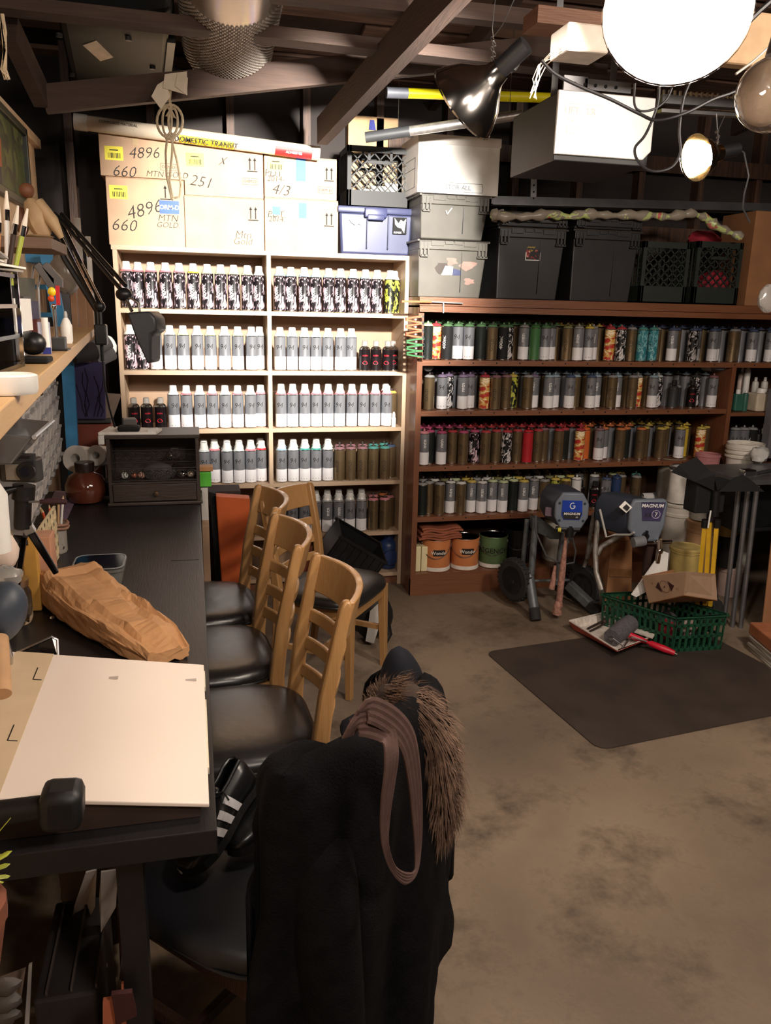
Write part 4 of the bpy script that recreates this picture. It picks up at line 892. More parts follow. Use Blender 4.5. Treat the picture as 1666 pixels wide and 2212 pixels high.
for i in range(7):
    q = random.Random(i); mb.tube([at(1150+q.uniform(-8, 10), 205+q.uniform(-5, 10), 'y', 2.4), at(1160+q.uniform(-10, 10), 170, 'y', 2.4), at(1172+q.uniform(-10, 10), 140, 'y', 2.4), at(1195+q.uniform(-8, 8), 118+q.uniform(-10, 8), 'y', 2.35), at(1237, 100+q.uniform(-6, 6), 'y', 2.31)], .0011, 5)
tag(mb.build('loose_wires', M('thin_wire', (120, 105, 90), .5, .5)), 'tangle of thin loose wires hanging left of the door opener', 'wire')
# ---------------------------------------------------------------- stored under the roof, left
casem = M('dark_case_shell', (17, 19, 19), .6, var=.2, scale=9)
t = thing('storage_case', 'big dark storage case lying on the joists at upper left, pale tag on it', 'case', at(250, 130, 'z', 2.56))
zc = 2.56
q = [at(122, 40, 'z', zc), at(375, 20, 'z', zc), at(360, 192, 'z', zc), at(160, 203, 'z', zc)]
ctr = sum(q, V(0, 0, 0))/4
MB().prism([ctr+(p-ctr)*s_ for p in q for s_ in (1,)], 0, (0, 0, .3)).build('case_body', casem, t, bevel=.03)
p = [at(179, 97, 'z', zc-.001), at(208, 87, 'z', zc-.001), at(245, 123, 'z', zc-.001), at(217, 131, 'z', zc-.001)]; MB().prism(p, 0, (0, 0, -.002)).build('paper_tag', M('aged_paper'), t)
mb = MB()
for x, y in ((128, 80), (278, 88), (155, 165), (330, 150)): mb.lathe([(.012, 0), (.012, .012), (.006, .014)], at(x, y, 'z', zc-.013), 10)
mb.build('foot', dgrey, t)
MB().bar(at(368, 30, 'z', zc+.1), at(352, 190, 'z', zc+.08), .03, .2).build('side_rail', black, t)
bub = M('bubble_wrap_film', (128, 118, 108), .22, var=.1, scale=6, spec=.8)
t = thing('bubble_wrap_roll', 'big roll of shiny bubble wrap resting on the tie beam', 'bubble wrap', at(500, 180, 'y', 3.55))
a, b = at(488, 168, 'y', 3.62), at(500, -60, 'y', 3.2)
a = at(492, 92, 'y', 3.75); b = at(500, -60, 'y', 3.1)
Rr = .185
d_ = (b-a).normalized(); Aq = align(d_); Lh = 1.1
MB().lathe([(.05, 0), (Rr*.95, 0), (Rr, .02), (Rr, Lh), (Rr*.9, Lh)], a, 40, Aq).build('roll', bub, t, smooth=True)
mb = MB(); nn = 76; rows_ = 44
base = MB()
for j in range(rows_):
    for i in range(nn):
        an = 2*PI*(i+.5*(j % 2))/nn; zz = .03+j*.0155
        c = a+Aq@V(math.cos(an)*Rr, math.sin(an)*Rr, zz)
        if (c-EYEP).dot(Aq@V(math.cos(an), math.sin(an), 0)) > 0: continue
        A2 = align(Aq@V(math.cos(an), math.sin(an), 0))
        mb.lathe([(.006, -.001), (.005, .002), (.002, .003)], c, 6, A2)
mb.build('bubbles', M('bubble_gloss', (150, 140, 130), .12, var=.05, spec=1), t, smooth=True, kind='stuff', autosm=False)
# cord bundle far upper left
mb = MB()
for i in range(5): q = random.Random(i+3); mb.tube([at(3+q.uniform(-5, 5), 30, 'y', 2.2), at(8+q.uniform(-4, 6), 70, 'y', 2.2), at(10+q.uniform(-4, 4), 110, 'y', 2.2), at(5+q.uniform(-3, 8), 150, 'y', 2.2), at(15+q.uniform(-4, 8), 172, 'y', 2.2)], .003, 5)
tag(mb.build('cord_bundle', M('beige_cord'), smooth=True), 'bundle of pale cords hanging at the upper left edge', 'cord')
# ================================================================ bottom of the brown shelving
def paintcan(x, y, z, r, h, mats, label, name='paint_can', group='paint tins on the floor board of the brown shelving', st=None, stc=None, lab=None, handle=True, lidm=None, cat='paint can'):
    t = thing(name, label, cat, (x, y, z), group); c = V(x, y, z+.0005)
    MB().lathe([(r*.97, 0), (r, .004), (r, h-.008), (r*1.03, h-.006), (r*1.03, h)], c, 28).build('tin_body', mats[0], t, smooth=True, autosm=35)
    MB().lathe([(r*.98, h), (r*.98, h+.003), (r*.9, h+.003), (r*.88, h-.002), (.001, h-.002)], c, 28).build('lid', lidm or tin, t, smooth=True, autosm=35)
    if len(mats) > 1:
        MB().lathe([(r+.001, h*.02), (r+.001, h*.14)], c, 28).build('label_band', mats[1], t, smooth=True)
    if lab:
        fa = math.atan2(-y, -x)
        m_, z0_, z1_, a_, off_ = lab; mb = MB()
        mb.grid(lambda u, v: c+V(math.cos(fa+off_-a_+2*a_*u)*(r+.0015), math.sin(fa+off_-a_+2*a_*u)*(r+.0015), h*(z0_+(z1_-z0_)*v)), 10, 2); mb.build('label_panel', m_, t, smooth=True)
    if st:
        fa = math.atan2(-y, -x); v, f = textmesh(st, 0, .01); hh, zc_, off_ = stc[1:]
        vs = [c+V(math.cos(fa+off_+q[0]*hh/r)*(r+.0025), math.sin(fa+off_+q[0]*hh/r)*(r+.0025), h*zc_+q[1]*hh) for q in v]
        MB().add(vs, f).build('lettering', stc[0], t)
    if handle:
        fa = math.atan2(-y, -x); pts = []
        for k in range(13):
            an = fa-1.35+2.7*k/12; pts.append(c+V(math.cos(an)*(r+.006), math.sin(an)*(r+.006), h*.86-math.sin(PI*k/12)*h*.42))
        MB().tube(pts, .0022, 6).build('wire_handle', steel, t, smooth=True)
        mb = MB()
        for s_ in (-1.35, 1.35): mb.lathe([(.008, 0), (.008, .005), (.003, .006)], c+V(math.cos(fa+s_)*r, math.sin(fa+s_)*r, h*.86), 10, align(V(math.cos(fa+s_), math.sin(fa+s_), 0)))
        mb.build('handle_ear', steel, t)
    return t
z = RZ[5]
orl = M('orange_tin_print', (205, 128, 78), .4, var=.05); orw = M('tin_white_print', (228, 220, 210), .5)
p = at(948, 1235, 'z', z); paintcan(p.x, 4.24, z, .083, .185, [orl, orw], 'orange paint tin with black panel, left one on the bottom brown board', st='Wonder', stc=(orw, .02, .62, .25), lab=(ink, .52, .72, .42, .25))
p = at(1011, 1232, 'z', z); paintcan(p.x, 4.24, z, .083, .185, [orl, orw], 'orange paint tin with black panel, right one beside the green tin', st='Wonder', stc=(orw, .02, .62, .25), lab=(ink, .52, .72, .42, .25))
grt = M('green_tin_print', (88, 112, 72), .4, var=.08)
p = at(1071, 1226, 'z', z); paintcan(p.x, 4.25, z, .083, .185, [grt, orw], 'green paint tin with dark lettering on the bottom brown board', st='REGENCY', stc=(ink, .03, .58, 0))
for i, (px, m_) in enumerate(((1136, black),)):
    p = at(px, 1225, 'z', z); paintcan(p.x, 4.32, z, .09, .20, [m_], ['black paint bucket behind the left sprayer frame, bottom board', 'dark grey bucket behind the left sprayer, further right'][i], 'bucket', cat='bucket', lidm=black)
terra = M('terracotta', (150, 84, 58), .8, var=.12)
zt_ = z+.192
for i in range(5):
    a = at(903+4*(i % 2), 1160, 'y', 4.2); b = at(995-3*(i % 3), 1150, 'y', 4.2); zz = zt_+i*.0145
    mb = MB(); x0, x1 = a.x+.004*i, b.x+.006*(i % 2); nx = 14
    def top(u, v, zz=zz, x0=x0, x1=x1, dz=0): return V(x0+(x1-x0)*u, 4.17+.26*v, zz+.006*math.sin(u*9)+dz)
    mb.grid(lambda u, v: top(u, v), nx, 2); n0 = len(mb.v); mb.grid(lambda u, v: top(u, v, dz=.011), nx, 2)
    for k in range(nx-1): mb.f.append((k*2, (k+1)*2, n0+(k+1)*2, n0+k*2)); mb.m.append(0); mb.f.append((k*2+1, (k+1)*2+1, n0+(k+1)*2+1, n0+k*2+1)); mb.m.append(0)
    for k in (0, nx-1): mb.f.append((k*2, k*2+1, n0+k*2+1, n0+k*2)); mb.m.append(0)
    tag(mb.build('roof_tile', terra), 'wavy terracotta tile, %s from the bottom, laid across the orange tins' % ORD[i], 'tile', 'terracotta tiles stacked over the tins')
for i, (x0, x1) in enumerate(((892, 902), (903, 917))):
    a = at(x0, 1232, 'y', 4.2); b = at(x1, 1180, 'y', 4.2); a.x = max(a.x, RX+.004+.04*i)
    tag(MB().box((a.x, 4.19, z+.001), (a.x+.036, 4.36, b.z), bev=.003).build('cream_block', cream), ['cream block leftmost on the bottom brown board', 'cream block between the side panel and the left orange tin'][i], 'block')
p = at(1240, 1190, 'z', z); paintcan(2.12, 4.30, z, .075, .25, [M('offwhite_bucket', (205, 200, 188), .5)], 'off-white tall container behind the sprayer hoses', 'container', cat='container', handle=False, lidm=white)
# ---------------------------------------------------------------- sprayer helpers
frm = M('sprayer_frame_grey', (98, 102, 104), .45, .3, var=.15, scale=30); rub = M('tyre_rubber', (36, 34, 34), .8, var=.2)
bodm = M('sprayer_housing', (42, 48, 60), .5, var=.1); fac = M('sprayer_face_grey', (108, 116, 128), .45, var=.08); badge = M('badge_blue', (30, 62, 160), .3)
hosem = M('hose_grey', (70, 70, 70), .5); dirt = M('paint_crusted', (165, 120, 105), .7, var=.3, scale=60)
def wheel(t, c, ax, R, w_):
    A_ = align(ax); c = Vector(c)
    wh = MB().lathe([(R*.66, -w_/2), (R*.93, -w_/2), (R, -w_*.3), (R, w_*.3), (R*.93, w_/2), (R*.66, w_/2), (R*.66, -w_/2)], c, 28, A_).build('wheel', rub, t, smooth=True)
    mb = MB()
    for k in range(28):
        a_ = 2*PI*k/28; q = c+A_@V(math.cos(a_)*R, math.sin(a_)*R, 0); mb.bar(q-A_@V(0, 0, w_*.4), q+A_@V(0, 0, w_*.4), .008, .010, A_@V(math.cos(a_), math.sin(a_), 0))
    mb.build('tread', rub, wh)
    mb = MB(); mb.lathe([(R*.16, -w_*.5), (R*.16, w_*.5)], c, 14, A_).lathe([(.001, -w_*.12), (R*.64, -w_*.12), (R*.64, w_*.12), (.001, w_*.12)], c, 24, A_).lathe([(R*.6, -w_*.2), (R*.67, -w_*.2), (R*.67, w_*.25), (R*.6, w_*.25), (R*.6, -w_*.2)], c, 28, A_)
    for k in range(5):
        a_ = 2*PI*k/5; mb.bar(c+A_@V(math.cos(a_)*R*.12, math.sin(a_)*R*.12, 0), c+A_@V(math.cos(a_)*R*.63, math.sin(a_)*R*.63, 0), .018, .014, ax)
    mb.build('hub', M('hub_grey', (128, 128, 130), .5), wh)
# left sprayer: cart with two feet, two wheels, motor housing on top
fY = 3.72
def S_(px, py, Y): return at(px, py, 'y', Y)
base = at(1180, 1330, 'z', 0)
t = thing('paint_sprayer', 'wheeled paint sprayer with blue badge, left one before the brown shelving', 'paint sprayer', (base.x, fY, 0), 'wheeled airless paint sprayers')
wheel(t, S_(1112, 1252, 3.86)+V(0, 0, .0), (.93, .34, 0), .118, .045)
wheel(t, at(1264, 1266, 'y', 3.86), (.93, .34, 0), .118, .05)
lp = [S_(1150, 1120, 3.84), S_(1146, 1235, 3.80)]
MB().tube([S_(1139, 1122, 3.9), S_(1128, 1235, 3.88)], .013, 12).tube([S_(1158, 1120, 3.82), S_(1148, 1240, 3.78)], .018, 12).build('upright_tube', frm, t, smooth=True)
foot1 = at(1157, 1334, 'z', .02)
MB().tube([S_(1142, 1235, 3.80), foot1], .026, 14).build('foot_tube', frm, t, smooth=True)
MB().tube([foot1+(S_(1142, 1235, 3.80)-foot1).normalized()*.05, foot1-(S_(1142, 1235, 3.80)-foot1).normalized()*.015], .029, 14).build('foot_cap', rub, t, smooth=True)
f2 = at(1288, 1318, 'z', .025)
MB().bar(at(1228, 1262, 'y', 3.84), f2, .05, .05).build('foot_tube', frm, t, bevel=.006)
MB().bar(f2+(at(1228, 1262, 'y', 3.84)-f2).normalized()*.05, f2-(at(1228, 1262, 'y', 3.84)-f2).normalized()*.02, .056, .054).build('foot_cap', rub, t, bevel=.006)
MB().tube([S_(1218, 1150, 3.84), S_(1204, 1262, 3.84)], .02, 12).tube([S_(1140, 1255, 3.83), S_(1230, 1253, 3.83)], .008, 8).build('rear_tube', frm, t, smooth=True)
MB().prism([S_(1158, 1122, 3.80), S_(1172, 1122, 3.80), S_(1212, 1152, 3.80), S_(1210, 1165, 3.80), S_(1190, 1165, 3.80), S_(1160, 1150, 3.80)], 0, (0, .09, 0)).build('bracket', frm, t, bevel=.004)
q = [S_(1166, 1078, 3.66), S_(1210, 1063, 3.66), S_(1250, 1070, 3.60), S_(1262, 1095, 3.60), S_(1262, 1120, 3.6), S_(1240, 1142, 3.6), S_(1205, 1142, 3.62), S_(1168, 1116, 3.66)]
c0 = S_(1228, 1105, 3.60)
hx = V(1, -.25, 0).normalized()
def hexprof(c, hx, w_, h_, s_=1): return [c+hx*(x*w_*s_)+ZU*(z_*h_*s_) for x, z_ in ((-.5, -.18), (-.32, -.5), (.32, -.5), (.5, -.18), (.5, .2), (.3, .5), (-.3, .5), (-.5, .2))]
back = V(hx.y, -hx.x, 0); back = -back if back.y < 0 else back
fc = S_(1236, 1104, 3.58)
MB().prism(hexprof(fc+back*.03, hx, .175, .185), 0, back*.16+V(-.05, 0, .012)).build('motor_housing', bodm, t, bevel=.012, smooth=True)
MB().prism(hexprof(fc, hx, .170, .185), 0, back*.032).build('face_plate', fac, t, bevel=.008, smooth=True)
bq = [fc-back*.0015+hx*x+ZU*z_ for x, z_ in ((-.052, .055), (.048, .055), (.052, -.02), (.040, -.045), (-.040, -.045), (-.052, -.02))]
MB().prism(bq, 0, -back*.002).build('badge', badge, t)
MB().prism([fc-back*.004+hx*x+ZU*z_ for x, z_ in ((-.050, -.005), (.050, -.005), (.040, -.042), (-.040, -.042))], 0, -back*.0008).build('badge_strip', ink, t)
mb = MB(); cc_ = fc-back*.0045+ZU*.028
mb.tube([cc_+hx*.012*math.cos(a_)+ZU*.015*math.sin(a_) for a_ in [PI*.3+2*PI*k/18*.85 for k in range(19)]], .0022, 5); mb.tube([cc_+hx*.002, cc_+hx*.012, cc_+hx*.012-ZU*.01], .002, 5)
mb.text('MAGNUM', fc-back*.005-ZU*.013, hx, ZU, .0135, .1, .015).text('X5', fc-back*.005-ZU*.03+hx*.025, hx, ZU, .007); mb.build('badge_lettering', wink, t)
mb = MB()
for x, z_ in ((-.065, .04), (.062, .04), (-.06, -.05), (.06, -.05)): mb.lathe([(.007, 0), (.006, .003)], fc+hx*x+ZU*z_-back*.001, 8, align(-back))
mb.build('screw', bodm, t)
s1 = S_(1187, 1104, 3.66); MB().prism([s1+V(-.02, 0, -.02), s1+V(.02, 0, -.026), s1+V(.02, 0, .018), s1+V(-.02, 0, .024)], 0, (-.008, -.012, 0)).build('warning_label', M('label_purple', (105, 85, 95), .6), t)
mb = MB(); mb.tube([fc+ZU*-.08+back*.02, fc+ZU*-.14+back*.02], .022, 14); mb.tube([fc-ZU*.1-hx*.07+back*.02, fc-ZU*.1+hx*.05+back*.02], .014, 12); mb.build('pump_fitting', black, t, smooth=True)
MB().tube([fc-ZU*.1-hx*.062+back*.02-back*.018, fc-ZU*.1-hx*.048-back*.002], .012, 12).build('dial_ring', M('dial_yellow', (200, 190, 60), .5), t, smooth=True)
MB().tube([S_(1224, 1150, 3.62), S_(1222, 1170, 3.62), S_(1216, 1225, 3.63), S_(1208, 1300, 3.66)], .011, 12, rs=[.011, .008, .017, .017]).build('suction_tube', dirt, t, smooth=True)
MB().tube([S_(1208, 1298, 3.66), S_(1206, 1308, 3.66), S_(1205, 1312, 3.66), S_(1204, 1326, 3.66)], .024, 16, rs=[.018, .026, .022, .026]).build('strainer', dirt, t, smooth=True)
MB().tube([S_(1200, 1222, 3.68), S_(1196, 1250, 3.68), S_(1192, 1272, 3.68)], .012, 10, rs=[.008, .014, .016]).build('drain_tube', dirt, t, smooth=True)
MB().tube([S_(1158, 1112, 3.72), S_(1158, 1150, 3.7), S_(1180, 1200, 3.68), S_(1215, 1220, 3.66), S_(1240, 1215, 3.66), S_(1244, 1190, 3.66), S_(1236, 1160, 3.64), S_(1225, 1145, 3.62)], .005, 8).build('hose', hosem, t, smooth=True)
mb = MB(); mb.tube([S_(1246, 1145, 3.7), S_(1225, 1175, 3.66), S_(1212, 1215, 3.64)], .006, 8); mb.build('hose', hosem, t, smooth=True)
# right sprayer: bent tube frame
t = thing('paint_sprayer', 'wheeled paint sprayer with purple badge, right one with bent tube frame', 'paint sprayer', (2.2, 3.62, 0), 'wheeled airless paint sprayers')
tubm = M('painted_tube', (150, 145, 138), .45, .4, var=.3, scale=30)
g = 3.55
MB().tube([S_(1345, 1082, g+.05), S_(1318, 1080, g+.06), S_(1300, 1090, g+.05), S_(1291, 1130, g+.05), S_(1286, 1190, g+.03), S_(1288, 1235, g), S_(1298, 1270, g-.06), at(1303, 1314, 'z', .015)], .013, 12).build('frame_tube', tubm, t, smooth=True)
MB().tube([S_(1300, 1160, g+.25), S_(1278, 1180, g+.3), S_(1262, 1225, g+.3)], .011, 10).tube([S_(1283, 1110, g+.1), S_(1268, 1205, g+.25)], .011, 10).build('frame_tube', tubm, t, smooth=True)
MB().tube([S_(1352, 1152, g), S_(1335, 1160, g+.02), S_(1300, 1180, g+.05), S_(1290, 1198, g+.05)], .013, 10).build('cross_tube', tubm, t, smooth=True)
wheel(t, at(1228, 1250, 'y', 4.02), (.93, .34, 0), .115, .05)
fc = S_(1397, 1125, 3.40); hx = V(1, -.22, 0).normalized(); back = V(-hx.y, hx.x, 0)
MB().prism(hexprof(fc+back*.03, hx, .17, .20), 0, back*.17+V(-.14, 0, .01)).build('motor_housing', bodm, t, bevel=.015, smooth=True)
MB().prism([fc+hx*x+ZU*z_ for x, z_ in ((-.085, .07), (-.07, .105), (.085, .11), (.10, .09), (.095, -.02), (.07, -.105), (-.03, -.105), (-.085, -.05))], 0, back*.035).build('face_plate', fac, t, bevel=.01, smooth=True)
MB().prism([fc-back*.0015+hx*x+ZU*z_ for x, z_ in ((-.035, .095), (.085, .095), (.068, .0), (-.022, .0))], 0, -back*.002).build('badge', M('badge_violet', (62, 58, 90), .35), t)
MB().text('MAGNUM', fc-back*.0045+ZU*.078+hx*.022, hx, ZU, .018, .1, .02).text('7', fc-back*.0065+ZU*.034+hx*.042, hx, ZU, .022).build('badge_lettering', wink, t)
MB().text('XR', fc-back*.0045+ZU*.03+hx*.0, hx, ZU, .020, .3).build('badge_lettering', ink, t)
MB().tube([fc-back*.004+ZU*.034+hx*.042+hx*.02*math.cos(k)+ZU*.02*math.sin(k) for k in [2*PI*j/20 for j in range(21)]], .002, 5).build('badge_ring', M('badge_ring_lilac', (170, 160, 190), .4), t)
s1 = S_(1352, 1095, 3.42); MB().prism([s1+V(-.034, .005, .0), s1+V(.0, -.01, -.028), s1+V(.036, 0, -.004), s1+V(.0, .012, .028)], 0, (-.002, -.004, .001)).build('warning_label', paper, t)
MB().prism([s1+V(-.018, -.0042, -.001), s1+V(.0, -.018, -.016), s1+V(.018, -.008, -.002), s1+V(.002, 0, .014)], 0, (-.001, -.004, .001)).build('label_print', ink, t)
mb = MB(); q = fc-ZU*.075; mb.tube([q-back*.02, q+back*.02], .016, 12); mb.bar(q-back*.022+ZU*.03, q-back*.022-ZU*.022, .012, .01); mb.build('prime_valve', black, t)
MB().tube([S_(1368, 1172, 3.38), S_(1392, 1168, 3.38)], .026, 14).build('knob', M('knob_grey', (120, 120, 122), .5), t, smooth=True)
mb = MB(); mb.tube([S_(1425, 1165, 3.38), S_(1425, 1185, 3.38), S_(1420, 1215, 3.38)], .014, 12); mb.tube([S_(1395, 1172, 3.4), S_(1450, 1170, 3.4)], .012, 10); mb.ball(S_(1425, 1190, 3.38), .02, 10); mb.build('pump_fitting', chrome, t, smooth=True)
MB().tube([S_(1405, 1180, 3.42), S_(1395, 1230, 3.45), at(1398, 1275, 'y', 3.5)], .02, 12).build('suction_tube', M('dark_dirty_tube', (60, 42, 38), .6), t, smooth=True)
MB().tube([S_(1296, 1100, 3.55), S_(1310, 1160, 3.5), S_(1330, 1155, 3.5), S_(1362, 1155, 3.42), S_(1370, 1150, 3.4)], .006, 8).build('hose', M('hose_pale', (170, 168, 162), .5), t, smooth=True)
# ---------------------------------------------------------------- cartons, tins and buckets behind
def boxpx(name, label, cat, px0, px1, py0, py1, Y, depth, mat, rz=0, group=None, z0=None, bev=.003):
    a = at(px0, py1, 'y', Y); b = at(px1, py0, 'y', Y); z0 = a.z if z0 is None else z0; c = V((a.x+b.x)/2, Y+depth/2, z0)
    return tag(MB().box((a.x, Y, z0), (b.x, Y+depth, b.z), rot('Z', rz) if rz else None, c, bev=0).build(name, mat, bevel=bev), label, cat, group)
p = at(1350, 1325, 'z', 0)
t = thing('cardboard_box', 'tall brown taped cardboard box between the right sprayer and green crate', 'box', (2.28, 3.72, 0))
a = at(1318, 1325, 'y', 3.62); b = at(1378, 1190, 'y', 3.62)
MB().hexa([V(a.x, 3.62, 0), V(b.x+.03, 3.60, 0), V(b.x+.05, 3.84, 0), V(a.x, 3.86, 0), V(a.x+.01, 3.62, b.z), V(b.x, 3.61, b.z+.01), V(b.x+.01, 3.82, b.z), V(a.x, 3.84, b.z-.01)]).build('carton_body', card2, t, bevel=.004)
MB().hexa([V(a.x+.01, 3.612, b.z*.50), V(b.x+.01, 3.60, b.z*.48), V(b.x+.01, 3.61, b.z*.48), V(a.x+.01, 3.62, b.z*.50), V(a.x+.01, 3.612, b.z*.62), V(b.x+.01, 3.60, b.z*.60), V(b.x+.01, 3.61, b.z*.60), V(a.x+.01, 3.62, b.z*.62)]).build('packing_tape', M('brown_tape', (150, 108, 72), .15), t)
MB().prism([V(a.x+.02, 3.63, b.z+.002), V(b.x-.01, 3.62, b.z+.012), V(b.x+.01, 3.72, b.z+.07), V(a.x+.03, 3.74, b.z+.06)], 0, (0, .003, .003)).build('open_flap', card2, t)
t.location = t.location+V(.05, .15, 0)
def bucket(px, pyb, Yc, w_px, h_px, mat, label, lid=None, taper=.9, name='bucket', st=None, zb=None, band=None, open_=False, group='tins and buckets stacked in the right corner', cat='bucket', stm=None):
    p = at(px, pyb, 'y', Yc); s = mpp(p); r = w_px*s/2; h = h_px*s; z0 = p.z if zb is None else zb
    t = thing(name, label, cat, (p.x, Yc, z0), group); c = V(p.x, Yc, z0)
    prof = [(r*taper, 0), (r*.98, h*.86), (r*1.04, h*.87), (r*1.04, h*.9), (r, h*.91), (r, h)]
    if open_: MB().shell([(.001, .002), (r*taper, 0)]+prof[1:], c, 28, t=.003).build('bucket_body', mat, t, smooth=True, autosm=30)
    else:
        MB().lathe(prof, c, 28).build('bucket_body', mat, t, smooth=True, autosm=30)
        MB().lathe([(r*1.05, h-.012), (r*1.07, h), (r*1.0, h+.006), (r*.94, h+.002), (.001, h+.002)], c, 28).build('lid', lid or mat, t, smooth=True, autosm=30)
    if band: MB().lathe([(r*1.005, h*.2), (r*1.012, h*.7)], c, 28).build('label_band', band, t, smooth=True)
    if st:
        fa = math.atan2(-Yc, -p.x); v, f = textmesh(st, 0, .0); hh = .022; rr = r*1.03
        MB().add([c+V(math.cos(fa+q[0]*hh/rr)*rr, math.sin(fa+q[0]*hh/rr)*rr, h*.5+q[1]*hh) for q in v], f).build('lettering', stm or ink, t)
    return t, c, r, h
yb = M('pale_yellow_tub', (205, 180, 110), .5, var=.1); wb_ = M('off_white_bucket', (212, 206, 196), .5, var=.08)
_, c1, r1, h1 = bucket(1474, 1310, 3.68, 68, 70, wb_, 'off-white bucket at the bottom left of the corner stack', name='bucket', zb=.0)
_, c2, r2, h2 = bucket(1474, 1260, 3.68, 66, 68, yb, 'pale yellow lidded tub above the open cardboard box, dirty lid', zb=c1.z+h1+.008)
_, c3, r3, h3 = bucket(1458, 1182, 4.02, 66, 190, wb_, 'tall white drum hidden behind the yellow tubs', zb=0, name='drum')
_, c4, r4, h4 = bucket(1458, 1165, 4.02, 52, 75, M('white_tin_paint', (222, 218, 210), .4), 'white paint tin with dark red mark right of the purple badge sprayer', zb=h3+.01, lid=steel, taper=1, name='paint_can', cat='paint can')
_, c5, r5, h5 = bucket(1512, 1180, 3.87, 62, 170, M('beige_drum', (190, 150, 110), .6), 'beige drum low behind the yellow stand legs', zb=0, name='drum')
_, c6, r6, h6 = bucket(1508, 1170, 3.87, 40, 62, M('tin_dirty_white', (190, 186, 176), .45), 'dirty white tin with dark writing behind the yellow stand legs', zb=h5+.01, lid=dgrey, taper=1, name='paint_can', cat='paint can', st='PLAST')
_, c7, r7, h7 = bucket(1568, 1310, 3.86, 52, 62, M('pink_label_bucket', (190, 165, 155), .5), 'small bucket with a round mark at the floor, right of the yellow legs', zb=0, st='G')
_, c8, r8, h8 = bucket(1562, 1250, 3.86, 50, 66, black, 'black bucket stacked under the pale yellow tub', zb=h7+.008)
_, c9, r9, h9 = bucket(1566, 1180, 3.86, 50, 66, yb, 'pale yellow tub with dark lettering on top of black bucket', zb=c8.z+h8+.008, st='STAINER')
# big open white buckets behind, under the dark unit
_, ca, ra, ha = bucket(1598, 1100, 3.98, 78, 250, wb_, 'tall white bucket carrying the nested white pails', zb=0, name='drum')
_, cb, rb, hb = bucket(1598, 1062, 3.98, 76, 68, wb_, 'stack of white pails with red marks on the rim, right corner', zb=ha+.008, open_=True, band=None)
for k in range(3): MB().lathe([(rb*1.0, hb*(.55+.13*k)), (rb*1.05, hb*(.56+.13*k)), (rb*1.05, hb*(.60+.13*k)), (rb*1.0, hb*(.61+.13*k))], cb, 28).build('pail_ring', wb_, _, smooth=True)
_, cc2, rc, hc = bucket(1524, 1100, 4.06, 52, 250, M('dull_pink', (160, 110, 110), .6), 'dull pink drum standing behind the black work light flaps', zb=0, name='drum')
bucket(1524, 1030, 4.06, 52, 38, M('pink_pail', (176, 116, 118), .5), 'open pink pail on top of the dull pink drum', zb=hc+.01, open_=True)
_, ce2, re, he = bucket(1440, 1100, 4.24, 56, 100, M('clear_jug', (150, 144, 132), .2, trans=.3), 'cloudy plastic jug behind the white tin, under the black flaps', zb=.463, name='jug', cat='jug')
# plastic sheet packs
for i, (x0, x1, y0, y1) in enumerate(((1618, 1662, 1035, 1068), (1662, 1720, 1030, 1070))):
    a = at(x0, y1, 'y', 3.75); b = at(x1, y0, 'y', 3.75); q = (a+b)/2
    tag(MB().ball((q.x, 3.78, .80+.05), .05, 16, (1.1, .9, .9), amp=.3, fr=4, sd=i*3).build('plastic_pack', M('shiny_film', (200, 198, 194), .15, spec=.8), smooth=True), ['crumpled clear plastic pack on the steel table', 'second clear plastic pack at the right edge of the steel table'][i], 'plastic pack')
# steel table with tube legs
t = thing('steel_table', 'cluttered steel table at the right edge with grey tube legs', 'table', (3.05, 3.6, 0))
tz = .80; MB().box((2.66, 3.36, tz-.025), (4.2, 3.78, tz)).build('table_top', rackm, t, bevel=.003)
alu = M('aluminium_tube', (150, 150, 154), .35, .8)
for i, (x, y_) in enumerate(((2.68, 3.43), (2.71, 3.40), (2.745, 3.38))): MB().tube([V(x+.02, y_, 0), V(x, y_, tz-.03)], .0125, 12).build('leg', alu, t, smooth=True)
MB().tube([V(4.1, 3.45, 0), V(4.1, 3.45, tz-.03)], .0125, 12).build('leg', alu, t)
for i in range(10):
    q = random.Random(i+20); x = 2.7+.09*i+q.uniform(0, .03); y_ = 3.42+q.uniform(0, .06); m_ = [chrome, dgrey, steel, rackm, grey][i % 5]
    if i % 2: o = MB().tube([V(x, y_, tz+.012), V(x+.12, y_+.05, tz+.014)], .010, 10).build('metal_rod', m_, smooth=True); nm = 'metal rod'
    else: o = MB().box((x, y_, tz+.001), (x+.07, y_+.05, tz+.03), bev=.004).build('metal_clamp_part', m_); nm = 'metal part'
    tag(o, '%s, %s from left among scraps on the steel table' % ('shiny rod' if i % 2 else 'flat metal part', ORD[i]), nm, 'metal scraps on the steel table')
t = thing('speaker_box', 'black box hanging dark under the steel table', 'box', (3.1, 3.75, .45)); MB().box((2.80, 3.55, .47), (3.6, 3.76, tz-.03), bev=.01).build('box_body', dblack, t); MB().box((2.86, 3.545, .5), (3.4, 3.55, tz-.07)).build('front_grille', black, t)
# cardboard sheet leaning
a = at(1598, 1390, 'z', .0)
tag(MB().prism([V(2.78, 3.24, .0), V(3.9, 2.98, .0), V(3.95, 3.05, .55), V(3.1, 3.30, .58), V(2.9, 3.33, .62), V(2.84, 3.34, .60)], 0, (.001, .006, 0)).build('cardboard_sheet', M('brown_cardboard')), 'big torn brown cardboard sheet leaning under the steel table at right', 'cardboard')
